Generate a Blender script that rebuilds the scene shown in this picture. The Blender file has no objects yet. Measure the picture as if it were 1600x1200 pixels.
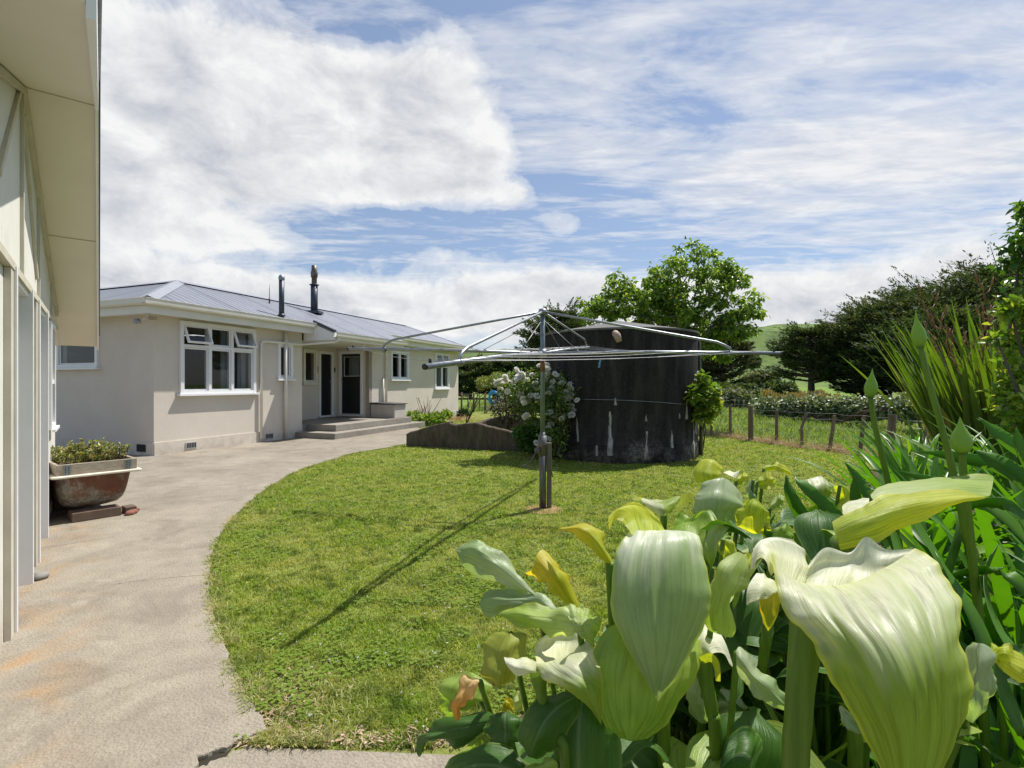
import bpy, math, random
import numpy as np
from mathutils import Vector, noise as mnoise
random.seed(7)
RNG = np.random.default_rng(7)
SC = bpy.context.scene
COL = SC.collection
CAMZ = 1.4
F = 800.0

# ---------------------------------------------------------------- geometry helpers
def P(u, v, Y):
    return Vector(((u-800)/F*Y, Y, CAMZ-(v-600)/F*Y))
def G(u, v, z=0.0):
    Y = (CAMZ-z)*F/(v-600)
    return Vector(((u-800)/F*Y, Y, z))

def tag(o, label=None, cat=None, group=None, kind=None):
    if label: o['label'] = label
    if cat: o['category'] = cat
    if group: o['group'] = group
    if kind: o['kind'] = kind
    return o
def empty(name, loc, label, cat, group=None):
    o = bpy.data.objects.new(name, None); COL.objects.link(o)
    o.location = loc; o.empty_display_size = .1
    o['origin'] = [float(c) for c in loc]
    return tag(o, label, cat, group)
def origin_of(o):
    p = Vector((0, 0, 0))
    while o is not None:
        p = p+Vector(o.location); o = o.parent
    return p

class MB:
    def __init__(s):
        s.v = []; s.f = []; s.mi = []; s.sm = []
    def add(s, vs, fs, smooth=False, mi=0):
        b = len(s.v); s.v += [tuple(p) for p in vs]
        for f in fs:
            s.f.append(tuple(b+i for i in f)); s.mi.append(mi); s.sm.append(smooth)
    def hexa(s, p, mi=0):            # 8 points: bottom 4, top 4
        s.add(p, [(0,3,2,1),(4,5,6,7),(0,1,5,4),(1,2,6,5),(2,3,7,6),(3,0,4,7)], mi=mi)
    def box(s, x0, x1, y0, y1, z0, z1, fr=None, mi=0):
        fr = fr or (lambda a, b, c: (a, b, c))
        s.hexa([fr(x0,y0,z0), fr(x1,y0,z0), fr(x1,y1,z0), fr(x0,y1,z0), fr(x0,y0,z1), fr(x1,y0,z1), fr(x1,y1,z1), fr(x0,y1,z1)], mi)
    def tube(s, pts, r, n=8, cap=True, mi=0):
        pts = [Vector(p) for p in pts]
        rs = r if isinstance(r, (list, tuple)) else [r]*len(pts)
        m = len(pts); up = None; vs = []; fs = []
        for i, p in enumerate(pts):
            d = (pts[min(i+1, m-1)]-pts[max(i-1, 0)])
            if d.length < 1e-9: d = Vector((0, 0, 1))
            d.normalize()
            if up is None:
                a = Vector((0, 0, 1)) if abs(d.z) < .9 else Vector((1, 0, 0))
                up = (a-d*a.dot(d)).normalized()
            else:
                up = up-d*up.dot(d)
                up = up.normalized() if up.length > 1e-6 else d.orthogonal().normalized()
            sd = d.cross(up)
            for k in range(n):
                t = 2*math.pi*k/n
                vs.append(p+(up*math.cos(t)+sd*math.sin(t))*rs[i])
        for i in range(m-1):
            for k in range(n):
                a = i*n+k; b = i*n+(k+1) % n
                fs.append((a, b, b+n, a+n))
        if cap:
            fs.append(tuple(range(n-1, -1, -1))); fs.append(tuple((m-1)*n+k for k in range(n)))
        s.add(vs, fs, True, mi)
    def lathe(s, prof, c, n=32, mi=0, smooth=True):    # prof: [(r,z)]
        vs = []; fs = []
        for r, z in prof:
            for k in range(n):
                t = 2*math.pi*k/n
                vs.append((c[0]+r*math.cos(t), c[1]+r*math.sin(t), c[2]+z))
        for i in range(len(prof)-1):
            for k in range(n):
                a = i*n+k; b = i*n+(k+1) % n
                fs.append((a, b, b+n, a+n))
        s.add(vs, fs, smooth, mi)
    def prism(s, poly, ext, mi=0):      # planar polygon (list of 3D), extruded by vector
        n = len(poly); e = Vector(ext); poly = [Vector(p) for p in poly]
        s.add(poly+[p+e for p in poly], [tuple(range(n)), tuple(range(2*n-1, n-1, -1))]+[((i+1) % n, i, n+i, n+(i+1) % n) for i in range(n)], mi=mi)
    def loft(s, rows, mi=0, smooth=True):
        n = len(rows[0]); vs = [p for r in rows for p in r]; fs = []
        for i in range(len(rows)-1):
            for k in range(n-1):
                a = i*n+k; fs.append((a, a+1, a+1+n, a+n))
        s.add(vs, fs, smooth, mi)
    def build(s, name, mat, parent=None, bevel=0, solid=0, label=None):
        me = bpy.data.meshes.new(name)
        o = bpy.data.objects.new(name, me)
        off = Vector((0, 0, 0))
        if parent is not None:
            off = origin_of(parent); o.parent = parent
        me.from_pydata([(p[0]-off.x, p[1]-off.y, p[2]-off.z) for p in s.v], [], s.f)
        me.update()
        for m in (mat if isinstance(mat, (list, tuple)) else [mat]): me.materials.append(m)
        me.polygons.foreach_set('use_smooth', s.sm)
        me.polygons.foreach_set('material_index', s.mi)
        COL.objects.link(o)
        if solid:
            md = o.modifiers.new('s', 'SOLIDIFY'); md.thickness = solid; md.offset = 0
        if bevel:
            md = o.modifiers.new('b', 'BEVEL'); md.width = bevel; md.segments = 2; md.limit_method = 'ANGLE'
        if label: o['label'] = label
        return o

def np_mesh(name, V, Fc, mat, parent=None, smooth=False, attr=None):
    """V (n,3), Fc (m,k) arrays -> object"""
    off = origin_of(parent) if parent is not None else Vector((0, 0, 0))
    V = V-np.array(off)[None, :]
    me = bpy.data.meshes.new(name)
    m, k = Fc.shape
    me.vertices.add(len(V)); me.vertices.foreach_set('co', V.astype(np.float32).ravel())
    me.loops.add(m*k); me.loops.foreach_set('vertex_index', Fc.astype(np.int32).ravel())
    me.polygons.add(m)
    me.polygons.foreach_set('loop_start', np.arange(0, m*k, k, dtype=np.int32))
    try: me.polygons.foreach_set('loop_total', np.full(m, k, dtype=np.int32))
    except Exception: pass
    if smooth: me.polygons.foreach_set('use_smooth', np.ones(m, dtype=bool))
    me.update(calc_edges=True)
    me.materials.append(mat)
    o = bpy.data.objects.new(name, me); COL.objects.link(o)
    if parent is not None: o.parent = parent
    return o

def unit(a):
    return a/np.maximum(np.linalg.norm(a, axis=1, keepdims=True), 1e-9)

def leaf_cards(C, D, N, L, W, fold=.18, droop=.15):
    """Rhombic folded leaves. C base pos, D direction, N approx normal, L, W arrays -> V, F(quads)"""
    n = len(C); D = unit(D); S = unit(np.cross(D, N)); N = unit(np.cross(S, D))
    L = np.broadcast_to(L, n)[:, None]; W = np.broadcast_to(W, n)[:, None]
    a = C
    m1 = C+D*L*.45+N*0
    tip = C+D*L-N*L*droop
    l = C+D*L*.42-S*W*.5+N*W*fold
    r = C+D*L*.42+S*W*.5+N*W*fold
    l2 = C+D*L*.75-S*W*.33+N*W*fold*.6-N*L*droop*.5
    r2 = C+D*L*.75+S*W*.33+N*W*fold*.6-N*L*droop*.5
    m2 = C+D*L*.75-N*L*droop*.6
    V = np.stack([a, m1, m2, tip, l, l2, r, r2], 1).reshape(-1, 3)
    b = (np.arange(n)*8)[:, None]
    Fq = np.concatenate([b+np.array([[0, 1, 4, 4]]), b+np.array([[1, 2, 5, 4]]), b+np.array([[2, 3, 5, 5]]),
                         b+np.array([[0, 6, 1, 1]]), b+np.array([[6, 7, 2, 1]]), b+np.array([[7, 3, 2, 2]])], 0)
    # split tris / quads: return tris
    T = np.concatenate([b+np.array([[0, 1, 4]]), b+np.array([[1, 2, 5]]), b+np.array([[1, 5, 4]]), b+np.array([[2, 3, 5]]),
                        b+np.array([[0, 6, 1]]), b+np.array([[6, 7, 2]]), b+np.array([[6, 2, 1]]), b+np.array([[7, 3, 2]])], 0)
    return V, T
def simple_cards(C, D, N, L, W):
    n = len(C); D = unit(D); S = unit(np.cross(D, N))
    L = np.broadcast_to(L, n)[:, None]; W = np.broadcast_to(W, n)[:, None]
    V = np.stack([C, C+D*L*.5-S*W*.5, C+D*L, C+D*L*.5+S*W*.5], 1).reshape(-1, 3)
    b = (np.arange(n)*4)[:, None]
    return V, b+np.array([[0, 1, 2, 3]])
def rdirs(n):
    a = RNG.normal(size=(n, 3)); return unit(a)

# ---------------------------------------------------------------- materials
MATS = {}
class NT:
    def __init__(s, name):
        s.m = bpy.data.materials.new(name); s.m.use_nodes = True
        s.t = s.m.node_tree; s.t.nodes.clear()
        s.out = s.t.nodes.new('ShaderNodeOutputMaterial')
    def n(s, typ, **kw):
        nd = s.t.nodes.new('ShaderNode'+typ)
        for k, v in kw.items():
            if k.startswith('i_'):
                k2 = k[2:]; k2 = int(k2) if k2.isdigit() else k2.replace('_', ' ')
                sk = nd.inputs[k2]
                if isinstance(v, bpy.types.NodeSocket): s.t.links.new(v, sk)
                else: sk.default_value = v
            else: setattr(nd, k, v)
        return nd
    def link(s, a, b): s.t.links.new(a, b)
    def math(s, op, a, b=None, c=None, clamp=False):
        nd = s.t.nodes.new('ShaderNodeMath'); nd.operation = op; nd.use_clamp = clamp
        for i, x in enumerate((a, b, c)):
            if x is None: continue
            if isinstance(x, bpy.types.NodeSocket): s.t.links.new(x, nd.inputs[i])
            else: nd.inputs[i].default_value = x
        return nd.outputs[0]
    def mix(s, fac, a, b, blend='MIX'):
        nd = s.t.nodes.new('ShaderNodeMix'); nd.data_type = 'RGBA'; nd.blend_type = blend
        for sk, x in ((nd.inputs[0], fac), (nd.inputs[6], a), (nd.inputs[7], b)):
            if isinstance(x, bpy.types.NodeSocket): s.t.links.new(x, sk)
            elif isinstance(x, (int, float)): sk.default_value = x
            else: sk.default_value = (*x, 1) if len(x) == 3 else x
        return nd.outputs[2]
    def ramp(s, fac, stops, interp='LINEAR'):
        nd = s.t.nodes.new('ShaderNodeValToRGB'); nd.color_ramp.interpolation = interp
        e = nd.color_ramp.elements
        while len(e) < len(stops): e.new(.5)
        for i, (p, c) in enumerate(stops):
            e[i].position = p
            e[i].color = (c, c, c, 1) if isinstance(c, (int, float)) else (*c, 1)
        s.t.links.new(fac, nd.inputs[0]); return nd.outputs[0]
    def coord(s, scale=(1, 1, 1), kind='Object', rot=(0, 0, 0)):
        tc = s.t.nodes.new('ShaderNodeTexCoord'); mp = s.t.nodes.new('ShaderNodeMapping')
        mp.inputs['Scale'].default_value = scale; mp.inputs['Rotation'].default_value = rot
        s.link(tc.outputs[kind], mp.inputs[0]); return mp.outputs[0]
    def pos(s): return s.n('NewGeometry').outputs['Position']
    def noise(s, vec, scale, detail=4, rough=.55, dist=0, out='Fac'):
        nd = s.n('TexNoise', i_Scale=scale, i_Detail=detail, i_Roughness=rough, i_Distortion=dist)
        s.link(vec, nd.inputs['Vector']); return nd.outputs[out]
    def bump(s, h, strength=.3, dist=.01):
        nd = s.n('Bump', i_Strength=strength, i_Distance=dist); s.link(h, nd.inputs['Height']); return nd.outputs[0]
    def princ(s, color, rough=.6, metallic=0, normal=None, spec=.5, **kw):
        nd = s.n('BsdfPrincipled')
        for sk, x in (('Base Color', color), ('Roughness', rough), ('Metallic', metallic), ('Specular IOR Level', spec)):
            if isinstance(x, bpy.types.NodeSocket): s.link(x, nd.inputs[sk])
            elif isinstance(x, (int, float)): nd.inputs[sk].default_value = x
            else: nd.inputs[sk].default_value = (*x, 1)
        if normal is not None: s.link(normal, nd.inputs['Normal'])
        return nd
    def done(s, sh):
        s.link(sh if isinstance(sh, bpy.types.NodeSocket) else sh.outputs[0], s.out.inputs[0]); return s.m

def surf(name, c1, c2=None, scale=3, rough=.6, bump=0, bscale=60, bdist=.004, metallic=0, streak=None, c3=None, spec=.4, stretch=(1, 1, 1)):
    t = NT(name); c2 = c2 or tuple(x*.8 for x in c1)
    co = t.coord(stretch, 'Object')
    f = t.noise(co, scale, 6, .6)
    st = [(.3, c2), (.7, c1)] if c3 is None else [(.3, c2), (.55, c1), (.75, c3)]
    col = t.ramp(f, st)
    nrm = None
    if bump:
        nrm = t.bump(t.noise(t.coord((1, 1, 1)), bscale, 5, .65), bump, bdist)
    f2 = t.math('MULTIPLY_ADD', t.noise(co, scale*4, 3), .25, rough-.12)
    return t.done(t.princ(col, f2, metallic, nrm, spec))

def leafmat(name, stops, trans=.35, rough=.45, spec=.4, tcol=None, vein=None, bump=0, extra_noise=None):
    """stops: ramp over per-leaf random value"""
    t = NT(name)
    rnd = t.n('NewGeometry').outputs['Random Per Island']
    col = t.ramp(rnd, stops)
    if extra_noise:
        sc, amt = extra_noise
        col = t.mix(t.ramp(t.noise(t.coord(), sc, 4), [(.4, 0.0), (.65, amt)]), col, tuple(c for c in stops[-1][1]))
    pr = t.princ(col, rough, 0, None, spec)
    tr = t.n('BsdfTranslucent')
    tc = t.mix(1.0, col, tcol or (1.5, 1.45, .55), 'MULTIPLY')
    t.link(tc, tr.inputs[0])
    mx = t.n('MixShader'); mx.inputs[0].default_value = trans
    t.link(pr.outputs[0], mx.inputs[1]); t.link(tr.outputs[0], mx.inputs[2])
    return t.done(mx)

M = MATS
M['stucco'] = None
def mk_stucco():
    t = NT('roughcast_plaster')
    co = t.coord()
    n1 = t.noise(co, 1.2, 5, .6); n2 = t.noise(co, 45, 4, .7)
    col = t.ramp(n1, [(.3, (.60, .545, .47)), (.7, (.67, .615, .54))])
    col = t.mix(t.ramp(n2, [(.35, .10), (.6, 0.0)]), col, (.38, .33, .28))
    zz = t.n('SeparateXYZ'); t.link(t.pos(), zz.inputs[0])
    dirt = t.math('MULTIPLY', t.ramp(zz.outputs[2], [(.0, 1.0), (.35, 0.0)]), t.ramp(t.noise(co, 6, 5), [(.4, 0.0), (.7, .55)]))
    col = t.mix(dirt, col, (.30, .25, .20))
    return t.done(t.princ(col, .85, 0, t.bump(t.noise(co, 28, 6, .8), .45, .010), .2))
M['stucco'] = mk_stucco()
M['white'] = surf('white_gloss_paint', (.80, .80, .80), (.74, .74, .75), 4, .35, .05, 30)
M['cream'] = surf('cream_paint', (.74, .72, .66), (.66, .635, .57), 3, .45, .08, 40)
M['cream_soffit'] = surf('cream_soffit_paint', (.74, .70, .60), (.69, .65, .55), 2, .5, .08, 25)
M['garage_board'] = surf('weathered_white_board', (.74, .73, .68), (.66, .65, .60), 2, .6, .15, 40, c3=(.78, .77, .73))
def mk_board():
    t = NT('weathered_painted_board'); co = t.coord(); n = t.noise(co, 2.2, 6, .65); nf = t.noise(t.coord((9, 9, 1.2)), 4, 6, .7); sp = t.noise(co, 55, 4, .7)
    col = t.ramp(n, [(.3, (.60, .585, .53)), (.7, (.72, .705, .65))])
    col = t.mix(t.ramp(nf, [(.56, 0.0), (.72, .5)]), col, (.42, .39, .31)); col = t.mix(t.ramp(sp, [(.62, 0.0), (.7, .35)]), col, (.36, .33, .27))
    zz = t.n('SeparateXYZ'); t.link(t.pos(), zz.inputs[0])
    col = t.mix(t.math('MULTIPLY', t.ramp(zz.outputs[2], [(.0, 1.0), (.45, 0.0)]), t.ramp(nf, [(.35, .1), (.6, .8)])), col, (.30, .25, .18))
    return t.done(t.princ(col, .6, 0, t.bump(t.math('ADD', nf, sp), .35, .004), .3))
M['garage_board'] = mk_board()
M['batten'] = surf('grey_cream_batten', (.58, .54, .44), (.46, .42, .34), 5, .65, .2, 50)
M['grey_wood'] = surf('weathered_grey_paint', (.52, .515, .49), (.40, .39, .365), 5, .7, .2, 60, stretch=(1, 1, .15))
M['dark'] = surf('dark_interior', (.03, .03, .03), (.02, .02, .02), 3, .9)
M['black_door'] = surf('black_paint', (.012, .012, .014), (.018, .018, .02), 3, .35)
M['grey_iron'] = surf('charcoal_iron', (.055, .065, .085), (.045, .05, .065), 5, .4, metallic=.3)
M['room'] = surf('pale_room_wall', (.30, .30, .30), (.25, .25, .25), 2, .9)
M['curtain'] = surf('grey_curtain', (.42, .43, .46), (.30, .31, .34), 8, .9, stretch=(6, 6, .3))
def glass():
    t = NT('window_glass')
    a = t.n('BsdfTransparent'); a.inputs[0].default_value = (.72, .76, .76, 1)
    g = t.n('BsdfGlossy'); g.inputs['Roughness'].default_value = .01
    fr = t.n('LayerWeight', i_Blend=.5)
    f = t.math('MULTIPLY_ADD', t.math('POWER', fr.outputs[1], 4.0), .8, .05, True)
    mx = t.n('MixShader'); t.link(f, mx.inputs[0]); t.link(a.outputs[0], mx.inputs[1]); t.link(g.outputs[0], mx.inputs[2])
    return t.done(mx)
M['glass'] = glass()
def galv(name, base, rust=0, metallic=.85):
    t = NT(name); co = t.coord()
    n = t.noise(co, 14, 6, .65)
    col = t.ramp(n, [(.3, tuple(x*.7 for x in base)), (.7, base)])
    if rust: col = t.mix(t.ramp(t.noise(co, 5, 6), [(.5, 0.0), (.62, rust)]), col, (.16, .07, .03))
    r = t.math('MULTIPLY_ADD', n, .3, .3)
    return t.done(t.princ(col, r, metallic, t.bump(n, .1, .002), .5))
M['galv'] = galv('galvanised_steel', (.33, .36, .38))
M['galv_bright'] = galv('bright_galvanised_steel', (.37, .39, .41))
M['galv_post'] = galv('weathered_galvanised_post', (.15, .165, .165), .5, .6)
M['wire'] = galv('line_wire', (.32, .33, .34), 0, .7)
# ---------------------------------------------------------------- camera, light, sky
cam = bpy.data.cameras.new('camera'); camo = bpy.data.objects.new('camera', cam); COL.objects.link(camo)
camo.location = (0, 0, CAMZ); camo.rotation_euler = (math.radians(90), 0, 0)
cam.sensor_width = 36; cam.lens = 18.0; cam.clip_start = .05; cam.clip_end = 3000
SC.camera = camo
SUN = Vector((.44, .365, 1)).normalized()
sun = bpy.data.lights.new('sun', 'SUN'); suno = bpy.data.objects.new('sun', sun); COL.objects.link(suno)
sun.energy = 5.0; sun.angle = math.radians(.53); sun.color = (1, .955, .88)
suno.rotation_euler = (-SUN).to_track_quat('-Z', 'Y').to_euler()
suno.location = (6, 6, 12)
EL = math.asin(SUN.z); AZ = math.atan2(SUN.x, SUN.y)
w = bpy.data.worlds.new('World'); SC.world = w; w.use_nodes = True
t = NT('tmp_world_nodes'); bpy.data.materials.remove(t.m)
class WT(NT):
    def __init__(s):
        s.t = w.node_tree; s.t.nodes.clear(); s.out = s.t.nodes.new('ShaderNodeOutputWorld')
t = WT()
sky = t.n('TexSky', sky_type='NISHITA', sun_disc=False, sun_elevation=EL, sun_rotation=AZ, altitude=50, air_density=1.0, dust_density=.7, ozone_density=1.5)
tc = t.n('TexCoord'); nv = t.n('VectorMath', operation='NORMALIZE'); t.link(tc.outputs['Generated'], nv.inputs[0])
D = nv.outputs[0]
sx = t.n('SeparateXYZ'); t.link(D, sx.inputs[0]); X, Y, Z = sx.outputs
az = t.math('ARCTAN2', X, Y); el = t.math('ARCSINE', Z)
def azel(u, v):
    d = Vector(((u-800)/F, 1, (600-v)/F)).normalized()
    return math.atan2(d.x, d.y), math.asin(d.z)
def blob(u, v, ru, rv, amp, rot=0):
    """soft ellipse of cloud cover centred on a direction, radii in degrees-like units"""
    a0, e0 = azel(u, v); ra = ru/F; re = rv/F
    c, s_ = math.cos(rot), math.sin(rot)
    da = t.math('SUBTRACT', az, a0); de = t.math('SUBTRACT', el, e0)
    x = t.math('ADD', t.math('MULTIPLY', da, c/ra), t.math('MULTIPLY', de, s_/ra))
    y = t.math('ADD', t.math('MULTIPLY', da, -s_/re), t.math('MULTIPLY', de, c/re))
    d2 = t.math('ADD', t.math('MULTIPLY', x, x), t.math('MULTIPLY', y, y))
    g = t.math('EXPONENT', t.math('MULTIPLY', d2, -1.0))
    return t.math('MULTIPLY', g, amp)
def total(lst):
    r = lst[0]
    for x in lst[1:]: r = t.math('ADD', r, x)
    return r
# cumulus
sc1 = t.n('VectorMath', operation='MULTIPLY'); t.link(D, sc1.inputs[0]); sc1.inputs[1].default_value = (1, 1, 1.7)
n_big = t.noise(sc1.outputs[0], 3.2, 7, .56, .25)
n_det = t.noise(sc1.outputs[0], 8.0, 9, .66, .35)
of = t.n('VectorMath', operation='ADD'); t.link(sc1.outputs[0], of.inputs[0]); of.inputs[1].default_value = (.018, .010, .040)
n_det2 = t.noise(of.outputs[0], 8.0, 5, .66, .35)
relief = t.math('SUBTRACT', n_det, n_det2)
cum = total([blob(430, 150, 300, 200, .85), blob(690, 160, 120, 120, .55), blob(250, 320, 200, 90, .40), blob(600, 270, 150, 60, .35), blob(770, 220, 60, 60, .4),
             blob(250, 400, 330, 26, -.75), blob(640, 350, 200, 30, -.65), blob(570, 10, 130, 45, -.75), blob(900, 60, 90, 200, -.55),
             blob(500, 475, 420, 62, .95), blob(900, 450, 200, 45, .45), blob(815, 305, 34, 26, .32), blob(880, 350, 44, 26, .58),
             blob(1370, 455, 230, 55, .8), blob(1000, 500, 500, 60, .35),
             blob(960, 395, 150, 26, -.5), blob(1600, 150, 60, 60, .25), blob(80, 200, 200, 250, .4)])
cv = t.math('ADD', cum, t.math('MULTIPLY_ADD', t.math('SUBTRACT', n_big, .5), 2.1, -.32))
cv = t.math('ADD', cv, t.math('MULTIPLY', t.math('SUBTRACT', n_det, .5), .85))
c_mask = t.ramp(cv, [(.0, 0.0), (.14, .4), (.42, .97)], 'EASE')
# cirrus, on a high plane
zc = t.math('MAXIMUM', Z, .04)
px = t.math('DIVIDE', X, zc); py = t.math('DIVIDE', Y, zc)
cb = t.n('CombineXYZ'); t.link(px, cb.inputs[0]); t.link(py, cb.inputs[1])
mp = t.n('Mapping'); mp.inputs['Rotation'].default_value = (0, 0, math.radians(-33)); mp.inputs['Scale'].default_value = (.55, 1.25, 1); t.link(cb.outputs[0], mp.inputs[0])
n_c = t.noise(mp.outputs[0], 1.3, 9, .64, .9)
n_c2 = t.noise(mp.outputs[0], 5.0, 4, .65, .3)
cir = total([blob(1280, 285, 300, 80, .60, -.12), blob(1150, 120, 420, 130, .20), blob(1500, 210, 260, 100, .32), blob(1000, 40, 240, 60, .2), blob(900, 190, 90, 60, .12), blob(1050, 370, 260, 30, -.3), blob(1100, 190, 300, 16, -.22, -.1)])
cc = t.math('ADD', cir, t.math('MULTIPLY_ADD', t.math('SUBTRACT', n_c, .5), 2.5, .06))
cc = t.math('ADD', cc, t.math('MULTIPLY', t.math('SUBTRACT', n_c2, .5), 1.0))
i_mask = t.ramp(cc, [(.05, 0.0), (.35, .45), (.95, .92)])
# colours (in sky units)
thick = t.ramp(cv, [(.15, 0.0), (1.1, 1.0)])
shade_n = t.noise(sc1.outputs[0], 4.5, 4, .55, .4)
dark = t.math('MULTIPLY', thick, t.ramp(shade_n, [(.35, .25), (.65, 1.0)]))
low = t.ramp(el, [(.0, .55), (.10, .55), (.24, 0.0)])
dark = t.math('MAXIMUM', dark, t.math('MULTIPLY', low, t.ramp(n_big, [(.4, .3), (.65, 1.0)])))
WB = 7.0
lit = t.math('MULTIPLY_ADD', relief, 1.7, 0.0); dark = t.math('SUBTRACT', t.math('MULTIPLY', dark, .85), lit, None, True)
ccol = t.mix(dark, (WB*1.02, WB*1.02, WB*1.01), (WB*.52, WB*.555, WB*.625))
skc = t.mix(.40, sky.outputs[0], (2.5, 3.2, 4.7))
icol = t.mix(t.ramp(n_c2, [(.35, 0.0), (.65, 1.0)]), (WB*.76, WB*.79, WB*.85), (WB*1.0, WB*1.0, WB*1.0))
c = t.mix(i_mask, skc, icol)
c = t.mix(c_mask, c, ccol)
bg = t.n('Background', i_Strength=.10); t.link(c, bg.inputs[0]); t.link(bg.outputs[0], t.out.inputs[0])
SC.view_settings.view_transform = 'Standard'; SC.view_settings.look = 'None'
SC.view_settings.exposure = 0.40; SC.view_settings.gamma = 1.0
SC.cycles.max_bounces = 8; SC.cycles.transparent_max_bounces = 24
SC.cycles.use_denoising = True
SC.cycles.sample_clamp_indirect = 6
# ---------------------------------------------------------------- ground, lawn, path
def spline(pts, n=8, closed=False):
    out = []; m = len(pts)
    for i in range(m-1):
        p0 = pts[max(i-1, 0)]; p1 = pts[i]; p2 = pts[i+1]; p3 = pts[min(i+2, m-1)]
        for k in range(n):
            s = k/n
            out.append(tuple(.5*((2*b)+(-a+c)*s+(2*a-5*b+4*c-d)*s*s+(-a+3*b-3*c+d)*s**3) for a, b, c, d in zip(p0, p1, p2, p3)))
    out.append(tuple(pts[-1])); return out
PATH_EDGE = [G(*p) for p in [(636, 694), (600, 701), (545, 711), (470, 735), (420, 762), (380, 795), (348, 830), (331, 868), (327, 915), (335, 965), (356, 1025), (385, 1085), (417, 1148)]]
pe = [(p[0], p[1]) for p in spline([(p.x, p.y) for p in PATH_EDGE], 8)]
random.seed(3)
pe = [(x+random.uniform(-.008, .008), y+random.uniform(-.008, .008)) for x, y in pe]
def mk_ground():
    t = NT('lawn_soil'); po = t.pos()
    n1 = t.noise(po, .9, 6, .6); n2 = t.noise(po, 9, 5, .7); n3 = t.noise(po, 60, 4, .7)
    col = t.ramp(n1, [(.3, (.15, .18, .035)), (.55, (.20, .23, .05)), (.75, (.25, .26, .08))])
    col = t.mix(t.ramp(n2, [(.45, 0.0), (.75, .6)]), col, (.24, .21, .10))
    col = t.mix(t.ramp(n3, [(.4, .0), (.7, .5)]), col, (.07, .11, .02))
    return t.done(t.princ(col, .9, 0, t.bump(n3, .6, .02), .1))
def mk_paddock():
    t = NT('paddock_pasture'); po = t.pos()
    n1 = t.noise(po, .12, 6, .6); n2 = t.noise(po, 1.4, 5, .7)
    col = t.ramp(n1, [(.3, (.10, .17, .03)), (.6, (.17, .25, .05)), (.8, (.26, .29, .09))])
    col = t.mix(t.ramp(n2, [(.4, 0.0), (.75, .5)]), col, (.10, .15, .03))
    return t.done(t.princ(col, .95, 0, t.bump(n2, .5, .1), .1))
M['soil'] = mk_ground(); M['pasture'] = mk_paddock()
m = MB()
m.add([(-500, -40, -.03), (900, -40, -.03), (900, 1100, -.03), (-500, 1100, -.03)], [(0, 1, 2, 3)])
tag(m.build('ground', M['pasture']), kind='structure')
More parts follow.
